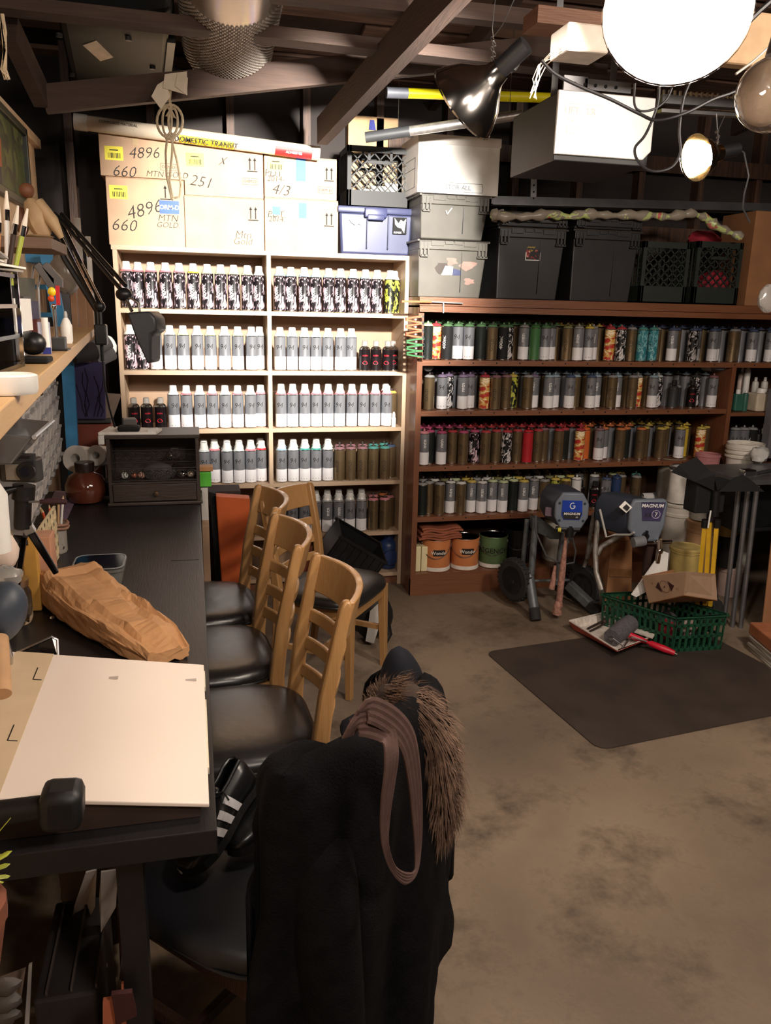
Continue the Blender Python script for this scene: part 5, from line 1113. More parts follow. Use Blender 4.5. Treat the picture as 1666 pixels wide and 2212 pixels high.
# black bag on floor
t = thing('black_bag', 'black cloth bag slumped on the floor behind the green crate', 'bag', (2.62, 3.42, 0))
MB().ball((2.53, 3.42, .108), .145, 22, (.85, .8, .70), amp=.16, fr=3).build('bag_body', M('black_cloth', (34, 33, 34), .9, var=.3), t, smooth=True)
MB().tube([V(2.47, 3.38, .18), V(2.50, 3.36, .225), V(2.56, 3.36, .23), V(2.60, 3.39, .18)], .012, 8).build('handle', black, t, smooth=True)
# lower right clutter
p = at(1650, 1432, 'z', .0); t = thing('orange_box', 'orange brown box cut by the right edge, on a pile of magazines', 'box', (2.62, 2.9, .07))
MB().box((2.60, 2.88, .075), (2.95, 3.12, .135), rot('Z', -12), bev=.006).build('carton_body', M('orange_brown_card', (170, 105, 70), .7), t)
for i in range(5): tag(MB().box((2.585+.008*(i % 2), 2.82, .001+.0145*i), (2.93, 3.1, .0145*(i+1)-.001), rot('Z', -14+3*(i % 3))).build('magazine', paper if i % 2 else M('magazine_cover', (150, 140, 130), .5)), 'magazine, %s from the bottom of the pile under the orange box' % ORD[i], 'magazine', 'magazines under the orange box')
# ---------------------------------------------------------------- green crate and open box, tray, roller
gm = M('dark_green_crate', (26, 74, 50), .5, var=.15)
Cn = [at(1456, 1413, 'z', 0), at(1545, 1408, 'z', 0), at(1360, 1335, 'z', 0)]
O = at(1468, 1412, 'z', 0); O = V(2.25, 3.13, 0)
e1 = V(.96, -.05, 0).normalized(); e2 = V(-.30, .54, 0).normalized()
O = at(1452, 1411, 'z', 0); L1, L2, hh = .26, .40, .19
t = thing('plastic_crate', 'dark green slotted plastic crate on the mat, filled with painting gear', 'crate', O+e1*L1/2+e2*L2/2)
def crate_wall(a, e, n, L, name):
    mb = MB(); th = .007; k = max(3, int(L/.03)); fl = .012
    def pt(u, z_, d=0): return a+e*u+n*(fl*z_/hh+d)+ZU*z_
    for z0_, z1_ in ((0, .022), (.075, .088), (.135, .148), (.172, hh)):
        mb.hexa([pt(0, z0_), pt(L, z0_), pt(L, z0_, -th), pt(0, z0_, -th), pt(0, z1_), pt(L, z1_), pt(L, z1_, -th), pt(0, z1_, -th)])
    for i in range(k+1):
        u0 = max(0, i*L/k-.0065); u1 = min(L, i*L/k+.0065)
        mb.hexa([pt(u0, 0), pt(u1, 0), pt(u1, 0, -th), pt(u0, 0, -th), pt(u0, hh), pt(u1, hh), pt(u1, hh, -th), pt(u0, hh, -th)])
    mb.hexa([pt(-.01, hh-.006, .008), pt(L+.01, hh-.006, .008), pt(L+.01, hh-.006, -th), pt(-.01, hh-.006, -th), pt(-.01, hh, .008), pt(L+.01, hh, .008), pt(L+.01, hh, -th), pt(-.01, hh, -th)])
    mb.build(name, gm, t)
n1 = V(e1.y, -e1.x, 0); n2 = V(-e2.y, e2.x, 0)
if n2.dot(e1) > 0: n2 = -n2
if n1.dot(e2) > 0: n1 = -n1
crate_wall(O, e1, n1, L1, 'slotted_wall'); crate_wall(O+e2*L2, e1, -n1, L1, 'slotted_wall'); crate_wall(O, e2, n2, L2, 'slotted_wall'); crate_wall(O+e1*L1, e2, -n2, L2, 'slotted_wall')
mb = MB().prism([O, O+e1*L1, O+e1*L1+e2*L2, O+e2*L2], 0, (0, 0, .006)); mb.build('crate_floor', gm, t)
for i, (u, v, m_, st) in enumerate(((.06, .10, redc, 'red rag'), (.18, .10, M('pale_rag', (170, 150, 140), .8), 'pale rag'), (.12, .18, M('teal_rag', (50, 90, 85), .8), 'dark teal rag'), (.19, .22, dgrey, 'dark grey rag'), (.1, .32, dblack, 'black rag'))):
    q = O+e1*u+e2*v; tag(MB().ball((q.x, q.y, .09), .045, 14, (1, 1, 1.1), amp=.35, sd=i*2.3).build('rag', m_, smooth=True), st+' crumpled inside the green crate', 'rag')
# open cardboard box tipped in crate
t = thing('open_box', 'open cardboard box with printed arrows tipped on the green crate', 'box', at(1465, 1290, 'y', 3.25))
P0, P1, P2, P3 = at(1388, 1245, 'y', 3.32), at(1484, 1235, 'y', 3.05), at(1478, 1285, 'y', 3.08), at(1402, 1302, 'y', 3.24)
_n = (P1-P0).cross(P2-P0).normalized(); P3 = onplane(1402, 1302, P0, _n)
P4, P5 = at(1546, 1240, 'y', 3.22), at(1550, 1296, 'y', 3.20)
bkv = V(.03, .16, .04)
MB().prism([P0, P1, P2, P3], 0, V(.002, .005, 0)).build('side_panel', card, t); MB().prism([P1, P4, P5, P2], 0, V(-.002, .005, 0)).build('side_panel', card, t)
MB().prism([P0, P0+V(.22, .02, .015), P4, P1], 0, V(0, 0, -.003)).build('top_flap', card2, t) if False else None
MB().prism([P3, P2, P5, P3+V(.22, .06, .0)], 0, V(0, 0, -.004)).build('bottom_panel', card2, t)
MB().prism([P0, P3, P3+V(.2, .06, .0), P0+V(.2, .04, .01)], 0, V(0, .004, 0)).build('back_panel', card2, t)
mb = MB(); e = (P1-P0).normalized(); nn_ = (P3-P0).cross(P1-P0).normalized(); nn_ = nn_ if nn_.y < 0 else -nn_; up = nn_.cross(e); up = up if up.z > 0 else -up; cq = (P0+P1+P2+P3)/4+nn_*.001
for s_ in (-1, 1): mb.add([cq+e*s_*.03+up*.028, cq+e*s_*.03-up*.028, cq+e*s_*.062], [(0, 1, 2)])
mb.tube([cq+e*.03*math.cos(k)+up*.03*math.sin(k) for k in [2*PI*j/24 for j in range(25)]], .0008, 4); mb.ball(cq, .006, 8, (1, .3, 1)); mb.text('11', cq+e*.075-up*.018, e, up, .014).text('5', cq-e*.075+up*.022, e, up, .012).build('printed_mark', M('dark_red_ink', (60, 26, 22), .6), t)
# white panel standing in crate behind box
q = [at(1365, 1285, 'y', 3.36), at(1375, 1290, 'y', 3.36), at(1440, 1255, 'y', 3.36), at(1445, 1195, 'y', 3.38), at(1432, 1190, 'y', 3.38)]
tag(MB().prism(q, 0, (0, .008, 0)).build('white_strip', white), 'white plastic panel standing up between right sprayer and open box', 'panel')
# paint tray
t = thing('paint_tray', 'white and red paint tray lying on the mat in front of green crate', 'tray', at(1310, 1375, 'z', .004))
C4 = [at(1228, 1342, 'z', .05), at(1312, 1322, 'z', .05), at(1415, 1375, 'z', .05), at(1335, 1408, 'z', .05)]
ctr = sum(C4, V(0, 0, 0))/4; trw = M('tray_white', (215, 205, 195), .5, var=.15, scale=30); trr = M('tray_red', (170, 70, 50), .5, var=.2)
def ins(p, k, dz): q = ctr+(p-ctr)*k; q.z = dz; return q
mb = MB(); top = [ins(p, 1, .052) for p in C4]; bot = [ins(C4[0], .86, .012), ins(C4[1], .86, .012), ins(C4[2], .84, .03), ins(C4[3], .84, .03)]
inn = [ins(p, .94, .052) for p in C4]; ib = [b_+V(0, 0, .004) for b_ in bot]
for i in range(4): j = (i+1) % 4; mb.add([inn[i], inn[j], ib[j], ib[i]], [(0, 1, 2, 3)])
mb.add(ib, [(0, 1, 2, 3)]); mb.build('tray_inside', trw, t, solid=.002)
mb = MB()
for i in range(4): j = (i+1) % 4; mb.add([top[i], top[j], bot[j], bot[i]], [(0, 1, 2, 3)])
mb.build('tray_outside', trr, t, solid=.002)
mb = MB(); mb.tube([ins(p, .97, .053) for p in C4]+[ins(C4[0], .97, .053)], .0055, 8); mb.build('rim', trw, t, smooth=True)
mb = MB()
for k in range(9):
    s_ = (k+.7)/10; a_ = inn[0].lerp(inn[1], s_); b_ = ib[0].lerp(ib[1], s_); mb.tube([a_*.97+ctr*.03, b_], .004, 5)
mb.build('ribs', trw, t)
MB().box((ctr.x-.02, ctr.y-.02, .0055), (ctr.x+.02, ctr.y+.02, .014)).build('foot', trr, t)
t = thing('paint_roller', 'fuzzy grey paint roller with red handle lying across the paint tray', 'paint roller', at(1340, 1370, 'z', .08))
ra_, rb_ = at(1322, 1378, 'z', .075), at(1362, 1346, 'z', .095)
fz = M('roller_nap', (96, 92, 96), .95, var=.2, scale=80, bump=.6, bscale=220)
MB().tube([ra_, ra_.lerp(rb_, .5), rb_], .045, 22, rs=[.042, .046, .043]).build('roller_sleeve', fz, t, smooth=True, autosm=60)
MB().tube([ra_-(rb_-ra_).normalized()*.01, ra_], .012, 10).build('end_cap', steel, t, smooth=True)
MB().tube([ra_, at(1348, 1397, 'z', .07), at(1364, 1376, 'z', .07), at(1398, 1386, 'z', .06)], .004, 8).build('wire_frame', steel, t, smooth=True)
ha, hb_ = at(1356, 1370, 'z', .07), at(1458, 1411, 'z', .022)
MB().tube([ha, ha.lerp(hb_, .3), ha.lerp(hb_, .45), ha.lerp(hb_, .5), ha.lerp(hb_, .8), hb_], .013, 12, rs=[.016, .014, .008, .015, .017, .012]).build('handle', M('roller_red', (200, 25, 50), .4), t, smooth=True)
MB().tube([hb_, hb_+(hb_-ha).normalized()*.012], .004, 8).build('hang_tip', steel, t)
tag(MB().tube([at(1270, 1358, 'z', .03), at(1300, 1343, 'z', .045)], .006, 8).tube([at(1274, 1364, 'z', .03), at(1304, 1349, 'z', .045)], .005, 8).ball(at(1306, 1342, 'z', .05), .014, 8).build('paint_brush', M('dark_brush', (50, 36, 30), .6), smooth=True), 'dark paint brush lying in the ribbed end of the paint tray', 'paint brush')
tag(MB().prism([at(1365, 1350, 'z', .06), at(1415, 1372, 'z', .06), at(1410, 1380, 'z', .06), at(1358, 1362, 'z', .06)], 0, (0, 0, .006)).build('tray_liner', trw), 'white paint-crusted strip at the handle end of the paint tray', 'strip')
# ---------------------------------------------------------------- work light on yellow tripod
t = thing('work_light', 'work light with black flared barn doors and folded yellow tripod legs', 'work light', at(1530, 1300, 'z', 0), None)
WY = 3.30; ylg = M('tripod_yellow', (215, 170, 40), .45)
for (x0, y0, x1, y1) in ((1523, 1135, 1513, 1240), (1534, 1122, 1527, 1242), (1549, 1135, 1540, 1244)):
    a, b = at(x0, y0, 'y', WY), at(x1, y1, 'y', WY); b = b+(b-a).normalized()*.16; lg = MB().tube([a, b], .0135, 4).build('leg', ylg, t)
    MB().tube([a+(a-b).normalized()*.03, a-(a-b).normalized()*.01], .0165, 12).build('leg_bracket', black, lg)
    MB().tube([b, b+(b-a).normalized()*.03], .015, 10).build('foot_cap', black, lg)
MB().tube([at(1543, 1115, 'y', WY), at(1548, 1060, 'y', WY)], .02, 14).build('head_bracket', black, t, smooth=True)
MB().tube([at(1536, 1103, 'y', WY-.03), at(1533, 1120, 'y', WY-.03), at(1530, 1140, 'y', WY-.03)], .004, 6).build('power_cord', white, t)
MB().box(at(1500, 1110, 'y', WY+.02), at(1545, 1030, 'y', WY+.12), bev=.008).build('lamp_head', dblack, t)
def flap(pts, Y, nm='barn_door'): MB().prism([at(x, y, 'y', Y+d_) for x, y, d_ in pts], 0, (0, .003, 0)).build(nm, dblack, t)
flap([(1450, 1020, 0), (1468, 1005, .03), (1505, 987, .05), (1532, 1015, .02), (1545, 1025, 0), (1543, 1060, 0), (1500, 1040, 0)], WY)
flap([(1543, 1028, 0), (1590, 1040, .03), (1550, 1060, 0)], WY)
flap([(1553, 1062, 0), (1586, 1032, .04), (1606, 1026, .05), (1622, 1036, .04), (1652, 1062, 0)], WY-.02)
# ---------------------------------------------------------------- dark unit at the right: odd containers
def cyl(name, label, cat, px, pyb, Y, w_px, h_px, mat, capm_=None, z0=None, group=None, sq=False):
    p = at(px, pyb, 'y', Y); s = mpp(p); r = w_px*s/2; h = h_px*s; z0 = p.z if z0 is None else z0
    t = thing(name, label, cat, (p.x, Y, z0), group); c = V(p.x, Y, z0+.001)
    if sq: MB().box((c.x-r, Y-r*.8, c.z), (c.x+r, Y+r*.8, c.z+h*.8), bev=.01).build('container_body', mat, t)
    else: MB().lathe([(r*.95, 0), (r, .005), (r, h*.78), (r*.9, h*.84), (r*.4, h*.88)], c, 20).build('container_body', mat, t, smooth=True)
    MB().lathe([(r*.45, h*.8), (r*.45, h*.95), (r*.4, h)], c, 16).build('cap', capm_ or white, t, smooth=True); return t
DY = 4.25
cyl('green_tin', 'green tin with white print, dark unit right of the brown panel', 'tin', 1592, 872, DY, 22, 46, M('green_tin_dark', (50, 100, 85), .45), z0=1.031, sq=True)
cyl('green_tin', 'narrow green tin beside the white caulk tube', 'tin', 1609, 872, DY, 12, 44, M('green_tin_dark'), z0=1.031)
cyl('caulk_tube', 'white caulk tube with red mark standing behind the green tins', 'tube', 1612, 832, DY+.09, 13, 100, white, z0=1.031)
cyl('caulk_tube', 'pinkish white tube leaning behind the green tin', 'tube', 1600, 830, DY+.15, 14, 88, M('pinkish_white', (215, 195, 185), .5), z0=1.031)
for i, px in enumerate((1628, 1648)): cyl('white_bottle', ['square white capped bottle behind the beige tub', 'white capped bottle rightmost behind the beige tub'][i], 'bottle', px, 860, DY+.14, 14, 66, M('cloudy_white', (205, 202, 195), .35), z0=1.031)
cyl('beige_tub', 'wide beige tub with dark label at right of the dark unit', 'tub', 1642, 872, DY, 46, 48, M('beige_tub', (205, 190, 168), .5), z0=1.031, sq=True)
for i, (px, k) in enumerate(((1584, '94'), (1602, '94'), (1620, 'blk400'))):
    p = at(px, 950, 'y', DY-.03); can(k, p.x+.01, DY-.03, .7405, lin(CAPS['grey']), ['silver spray can leftmost in the dark unit, lower board', 'dim silver spray can second in the dark unit, lower board', 'black spray can with white volume lettering, dark unit'][i], 'spray cans in the dark unit', math.atan2(-DY, -p.x)+PI/2)
cyl('dark_bottle', 'dark squat bottle right of the black can in the dark unit', 'bottle', 1636, 970, DY, 18, 60, dgrey, black, z0=.7405)
cyl('white_tube', 'slim white tube leaning at right of the dark unit', 'tube', 1645, 970, DY, 11, 72, white, z0=.7405)
tag(MB().box(at(1655, 990, 'y', 4.1), at(1720, 840, 'y', 4.16)).build('grey_cabinet', M('grey_cabinet', (110, 108, 112), .5)), 'grey metal cabinet side at the right edge before the dark unit', 'cabinet')
# hanging clear bag
p = at(1660, 645, 'y', 3.4); t = tag(MB().ball(p, .055, 18, (1, .5, 1.2), amp=.2).build('clear_bag', M('bag_film', (230, 226, 220), .15, trans=.5), smooth=True), 'crumpled clear plastic bag hanging at the right edge above the cans', 'bag')
# ---------------------------------------------------------------- clamps hanging between the shelves
def clampf(px, py, Y, mat, label, grp, big=1):
    c = at(px, py, 'y', Y); t = thing('spring_clamp', label, 'clamp', c, grp); s = big
    for k in (-1, 1):
        MB().bar(c+V(-.05*s, 0, .004*k), c+V(.0, 0, .012*k), .018, .008).bar(c+V(0, 0, .012*k), c+V(.035*s, 0, .016*k), .018, .008, w2=.022).build('jaw', mat, t)
        MB().box(c+V(.03*s, -.01, .009*k), c+V(.045*s, .01, .02*k)).build('pad', dgrey, t)
    MB().tube([c+V(0, -.012, 0), c+V(0, .012, 0)], .006, 8).build('pivot', steel, t); return t
for i, y_ in enumerate((690, 706, 722)): clampf(897, y_, 4.10, M('clamp_orange', (220, 80, 35), .45), 'orange spring clamp, %s from top on the brown side panel' % ORD[i], 'orange spring clamps')
for i, y_ in enumerate((738, 752, 764)): clampf(898, y_, 4.10, M('clamp_green', (30, 100, 50), .45), 'green spring clamp, %s from top, below the orange clamps' % ORD[i], 'green spring clamps')
a, b = at(868, 651, 'y', 4.12), at(932, 652, 'y', 4.12)
t = thing('bar_clamp', 'long orange and steel bar clamp across the top of the brown shelving', 'clamp', a); MB().bar(a, b, .012, .01).build('bar', orange, t); MB().bar(b, at(1000, 655, 'y', 4.12), .008, .006).build('rod', steel, t); MB().bar(at(958, 653, 'y', 4.115), at(958, 676, 'y', 4.115), .006, .004).build('hanging_tie', white, t)
# ---------------------------------------------------------------- bookcase bottom compartments
bzz = LZ[6]+.001
t = thing('blue_jug', 'dark blue round water jug in the bottom right of the pale bookcase', 'jug', at(843, 1240, 'y', 4.46))
p = at(838, 1212, 'y', 4.46); MB().lathe([(.05, -.09), (.058, -.07), (.058, .05), (.05, .07), (.03, .085), (.03, .11), (.04, .112), (.04, .125), (.01, .13)], (p.x, 4.46, bzz+.092), 24).build('jug_body', M('jug_blue', (32, 52, 92), .4), t, smooth=True)
MB().lathe([(.045, 0), (.045, .01), (.02, .012)], (p.x, 4.397, bzz+.08), 20, rot('X', 90)).build('round_cap', M('jug_cap', (26, 44, 84), .35), t, smooth=True)
boxpx('cardboard_box', 'small cardboard box beside the dark blue jug, bottom of bookcase', 'box', 790, 820, 1180, 1252, 4.45, .15, card, z0=bzz)
boxpx('white_box', 'small white printed box low in the bookcase behind the tipped black crate', 'box', 685, 735, 1168, 1200, 4.5, .1, M('white_print_box', (190, 186, 176), .6), z0=bzz+.17)
boxpx('blue_box', 'blue box under the white printed box in the bookcase bottom', 'box', 678, 740, 1198, 1255, 4.48, .1, M('carton_blue', (40, 70, 140), .6), z0=bzz, )
boxpx('red_brown_box', 'reddish cardboard box left in the bottom compartment behind the turned chair', 'box', 648, 676, 1180, 1255, 4.46, .12, M('red_brown_box', (150, 80, 55), .7), z0=bzz)
# tipped black crate leaning on the bookcase
t = thing('black_basket', 'black plastic crate tipped up against the bookcase behind the turned chair', 'crate', (.93, 4.15, 0))
Rm = rot('Y', 32)@rot('X', 10); cx = V(.82, 4.16, .26)
mb = MB()
def B_(a, b): mb.box(V(*a)+cx, V(*b)+cx, Rm, cx)
B_((-.15, -.12, -.11), (.15, -.112, .11)); B_((-.15, .112, -.11), (.15, .12, .11)); B_((-.15, -.12, -.11), (-.142, .12, .11)); B_((.142, -.12, -.11), (.15, .12, .11)); B_((-.15, -.12, -.11), (.15, .12, -.10))
B_((-.158, -.128, .095), (.158, -.112, .11)); B_((-.158, .112, .095), (.158, .128, .11))
for k in range(7): B_((-.13+.043*k, -.127, -.11), (-.122+.043*k, -.112, .11))
mb.build('crate_body', black, t)
# wire basket
t = thing('wire_basket', 'small white wire basket in front of the tipped black crate', 'basket', (.72, 4.0, .05)); mb = MB()
a = at(700, 1218, 'y', 3.95); b = at(742, 1218, 'y', 3.95); zz = a.z
for k in range(4):
    z_ = zz-.05*k; mb.tube([V(a.x, 3.95, z_), V(b.x, 3.95, z_), V(b.x+.02, 4.08, z_), V(a.x, 4.08, z_), V(a.x, 3.95, z_)], .002, 5)
for k in range(6): x = a.x+(b.x-a.x)*k/5; mb.tube([V(x, 3.95, zz), V(x, 3.95, .02), V(x, 4.08, .02), V(x, 4.08, zz)], .002, 5)
mb.build('wire_mesh', chrome, t)
# backpack-like bag next to turned chair
t = thing('backpack', 'black bag with printed white panel on the floor behind the turned chair', 'bag', (.9, 3.62, 0))
MB().ball((.815, 3.60, .13), .115, 22, (.95, .6, 1.1), amp=.15, fr=3).build('bag_body', M('black_nylon', (26, 26, 28), .6), t, smooth=True)
q = [at(790, 1385, 'y', 3.5), at(800, 1320, 'y', 3.5), at(822, 1300, 'y', 3.52), at(836, 1290, 'y', 3.52), at(834, 1310, 'y', 3.52), at(820, 1350, 'y', 3.5), at(808, 1390, 'y', 3.5)]
MB().prism(q, 0, (0, .004, 0)).build('printed_panel', M('bag_print', (190, 186, 180), .6), t)
MB().tube([at(825, 1285, 'y', 3.56), at(835, 1330, 'y', 3.54), at(842, 1370, 'y', 3.52), at(832, 1388, 'y', 3.5)], .014, 8).build('strap', black, t, smooth=True)
# orange board and things left of the chairs
t = thing('orange_case', 'orange leather-like case standing behind the first chair back', 'case', (.2, 4.0, 0))
q = [at(466, 1070, 'y', 3.92), at(540, 1075, 'y', 3.92), at(540, 1262, 'y', 3.92)*1, at(482, 1262, 'y', 3.92)*1]
for i_ in (2, 3): q[i_].z = .002
MB().prism(q, 0, (0, .06, 0)).build('case_body', M('orange_leather', (196, 92, 44), .45, var=.12, scale=6), t, bevel=.006)
MB().prism([at(452, 1062, 'y', 3.96), at(466, 1066, 'y', 3.96), at(480, 1262, 'y', 3.96), at(466, 1262, 'y', 3.96)], 0, (0, .06, 0)).build('case_edge', dblack, t, bevel=.003)
boxpx('dark_box', 'dark box behind the orange case at the foot of the bookcase', 'box', 430, 520, 1060, 1262, 4.14, .16, M('dark_wood_box', (52, 36, 30), .7), z0=0)
boxpx('green_carton', 'bright green and black carton sticking out behind the table organizer', 'carton', 428, 456, 1020, 1052, 3.62, .05, M('green_print', (90, 190, 60), .5), z0=None)
boxpx('wood_block', 'tan wooden block resting on the green carton', 'block', 430, 460, 1008, 1019, 3.62, .06, M('tan_block', (178, 130, 84), .6))
boxpx('white_board', 'narrow white board beside the far end of the black table', 'board', 436, 449, 1054, 1130, 3.62, .12, M('white_panel', (200, 196, 190), .6), z0=.001)
boxpx('cardboard_box', 'narrow cardboard box standing beyond the black table edge', 'box', 440, 452, 1135, 1240, 3.50, .1, card, z0=.001)
# ================================================================ black table
blkwood = wood('black_brown_wood', (36, 33, 35), (27, 25, 27), (14, 1, 14), .42, scale=6, bump=.06)
TZ = .76
t = thing('long_table', 'long black-brown wooden table running away from the viewer along the left', 'table', (-.31, 2.4, 0))
MB().box((-.655, 1.16, TZ-.045), (.013, 3.74, TZ), bev=.002).build('table_top', blkwood, t)
for x in (-.60, -.135):
    for y in (1.26, 3.62): MB().box((x-.022, y-.022, 0), (x+.022, y+.022, TZ-.046)).build('leg', blkwood, t)
for y in (1.25, 3.6): MB().box((-.6, y, TZ-.10), (-.13, y+.02, TZ-.046)).build('apron', blkwood, t)
# scratch on the far right of the top
MB().box((-.09, 2.62, TZ), (-.0, 2.626, TZ+.0006)).build('scratch', dblack, t)
# ---------------------------------------------------------------- light board (slanted)
t = thing('light_board', 'slanted white tracing light board on the near end of the black table', 'light board', (-.2, 1.45, TZ))
acr = M('white_acrylic', (238, 224, 212), .35, var=.02, scale=2)
y0, y1 = 1.19, 1.73
zl = TZ+.115; zr = TZ+.03
xl = -.52
def sl(x): return zr+(zl-zr)*(.0-x)/(.0-xl)
MB().hexa([V(xl, y0+.01, TZ+.001), V(-.012, y0+.01, TZ+.001), V(-.012, y1-.01, TZ+.001), V(xl, y1-.01, TZ+.001), V(xl, y0+.01, sl(xl)-.008), V(-.012, y0+.01, sl(-.012)-.008), V(-.012, y1-.01, sl(-.012)-.008), V(xl, y1-.01, sl(xl)-.008)]).build('wedge_case', M('brown_board_case', (58, 44, 38), .6), t)
MB().hexa([V(xl, y0, sl(xl)-.008), V(.002, y0, sl(0)-.008), V(.002, y1, sl(0)-.008), V(xl, y1, sl(xl)-.008), V(xl, y0, sl(xl)), V(.002, y0, sl(0)), V(.002, y1, sl(0)), V(xl, y1, sl(xl))]).build('acrylic_top', acr, t, bevel=.002)
a, b = at(50, 1415, 'z', .86), at(100, 1415, 'z', .86)
xs = -.315
MB().hexa([V(xs-.075, y0-.001, sl(xs-.075)), V(xs, y0-.001, sl(xs)), V(xs, y1, sl(xs)), V(xs-.075, y1, sl(xs-.075)), V(xs-.075, y0-.001, sl(xs-.075)+.0012), V(xs, y0-.001, sl(xs)+.0012), V(xs, y1, sl(xs)+.0012), V(xs-.075, y1, sl(xs-.075)+.0012)]).build('masking_strip', M('beige_strip', (205, 182, 150), .7, var=.04), t)
mb = MB()
for yy in (1.36, 1.60): mb.bar(V(xs-.02, yy, sl(xs-.02)+.0018), V(xs-.02, yy+.055, sl(xs-.02)+.0018), .0018, .001); mb.bar(V(xs-.02, yy, sl(xs-.02)+.0018), V(xs-.004, yy, sl(xs-.004)+.0018), .0018, .001)
mb.build('corner_mark', ink, t)
MB().box((-.195, 1.625, sl(-.195)), (-.175, 1.637, sl(-.18)+.0006)).box((-.04, 1.64, sl(-.04)), (-.015, 1.648, sl(-.02)+.0004)).build('smudge', M('smudge', (190, 176, 166), .6), t)
MB().box((.0015, 1.30, sl(0)-.014), (.0045, 1.56, sl(0)-.001)).box((.0015, 1.62, sl(0)-.012), (.004, 1.70, sl(0)-.002)).build('edge_chip', M('chipped_edge', (225, 215, 190), .5), t)
# magazine with red letters left of board
t = thing('comic_book', 'printed booklet with dark red lettering left of the light board', 'book', (-.45, 1.5, TZ+.12))
q = V(-.47, 1.56, sl(-.40)+.002)
xx = xs-.078; MB().hexa([V(xx-.2, 1.3, sl(xx)+.001), V(xx, 1.3, sl(xx)+.001), V(xx, 1.69, sl(xx)+.001), V(xx-.2, 1.69, sl(xx)+.001+.03), V(xx-.2, 1.3, sl(xx)+.006), V(xx, 1.3, sl(xx)+.005), V(xx, 1.69, sl(xx)+.005), V(xx-.2, 1.69, sl(xx)+.036)]).build('pages', M('booklet_paper', (205, 195, 165), .7), t)
MB().text('INVASION', (xx-.035, 1.56, sl(xx)+.0075), (0, 1, 0), (-1, 0, .02), .028).build('lettering', M('dark_red_print', (120, 40, 36), .6), t)
MB().text('SECRET', (xx-.065, 1.60, sl(xx)+.009), (0, 1, 0), (-1, 0, .02), .018).build('lettering', M('olive_print', (130, 125, 60), .6), t)
# black mallet head
t = thing('rubber_mallet', 'black rounded mallet head with thick handle lying on near edge of light board', 'mallet', at(130, 1740, 'y', 1.15))
cM = at(132, 1738, 'y', 1.12)
MB().box(cM-V(.028, .03, .032), cM+V(.032, .03, .032), rot('Y', 4)).build('head', M('black_rubber', (20, 20, 22), .5), t, bevel=.014, smooth=True)
MB().tube([cM-V(.02, 0, .0), cM-V(.06, -.004, .004), cM-V(.20, -.01, .016)], .02, 16, rs=[.017, .018, .021]).build('handle', M('black_rubber'), t, smooth=True)
# ---------------------------------------------------------------- paper bag
t = thing('paper_bag', 'crumpled brown paper bag lying on the black table', 'paper bag', at(260, 1350, 'z', TZ))
kraft = M('kraft_paper', (186, 138, 94), .62, var=.1, scale=12, bump=.25, bscale=45)
e0, e1_ = at(140, 1250, 'z', TZ+.06), at(362, 1405, 'z', TZ+.035)
ax = (e1_-e0).normalized(); sd = ZU.cross(ax).normalized(); Lb = (e1_-e0).length
rnd = random.Random(5)
def bagpt(u, v):
    # u around, v along; creased oval
    a_ = 2*PI*u; w_ = .082+.012*math.sin(v*5)-.02*(v > .85)*(v-.85)*5; h_ = .040-.026*max(0, v-.55)/.45+.006*math.sin(v*9)
    if v < .12: w_ += .012*(.12-v)/.12; h_ += .010
    c_ = e0+ax*(Lb*v); c_.z = TZ+.002+h_
    k = abs(math.cos(a_))**.45*(1 if math.cos(a_) > 0 else -1); m_ = abs(math.sin(a_))**.55*(1 if math.sin(a_) > 0 else -1)
    p = c_+sd*k*w_+ZU*m_*h_
    n_ = .6-2.2*abs(noise.noise(V(u*7, v*3.0+u*3, 2.1)))-1.0*abs(noise.noise(V(u*15, v*7, 7)))
    p = p+(sd*k*.5+ZU*m_)*n_*.012
    if m_ > .2: p = p+ZU*(.010*math.sin(u*40+v*7)*.5)
    p.z = max(p.z, TZ+.001)
    return p
MB().grid(bagpt, 34, 30, close=True).build('bag_body', kraft, t, solid=.0012)
def endcap(v): 
    return [bagpt(i/34, v) for i in range(34)]
E1 = endcap(1.0); MB().add(E1+[sum(E1, V(0, 0, 0))/34], [(i, (i+1) % 34, 34) for i in range(34)]).build('folded_end', kraft, t, solid=.001)
E0 = endcap(.0); 
# plastic tub with black lid
t = thing('food_container', 'square clear plastic tub with black lid behind the paper bag', 'container', at(220, 1270, 'z', TZ))
cT = at(218, 1262, 'z', TZ); s_ = .075
clr = M('cloudy_tub', (150, 150, 146), .15, trans=.6, var=.05)
def rr2(c, w_, z_, r, n=4): return rrect(V(c.x, c.y, z_), V(1, 0, 0), V(0, 1, 0), w_*2, w_*2, r, n)
mb = MB(); A1 = rr2(cT, s_*.82, TZ+.002, .03); A2 = rr2(cT, s_*.96, TZ+.058, .03); n = len(A1)
mb.add(A1+A2, [tuple(range(n))[::-1]]+[(i, (i+1) % n, n+(i+1) % n, n+i) for i in range(n)]); mb.build('tub', clr, t, smooth=True)
mb = MB(); mb.prism(rr2(cT, s_*1.0, TZ+.058, .03), 0, (0, 0, .008)); mb.build('lid_rim', clr, t)
MB().prism(rr2(cT, s_*.95, TZ+.066, .03), 0, (0, 0, .006)).build('lid', M('glossy_black_lid', (14, 14, 16), .1), t, bevel=.002)
mb = MB(); q = rr2(cT, s_*.97, TZ+.071, .03); mb.tube(q+[q[0]], .0025, 6); mb.build('lid_edge', M('clear_edge', (180, 180, 180), .1, trans=.6), t)
tag(MB().lathe([(.035, 0), (.04, .012), (.03, .02), (.001, .022)], at(175, 1345, 'z', TZ)+V(0, 0, .001), 16).build('small_cloth', M('grey_green_cloth', (92, 92, 82), .9), smooth=True), 'small grey-green cloth under the near side of the paper bag', 'cloth')
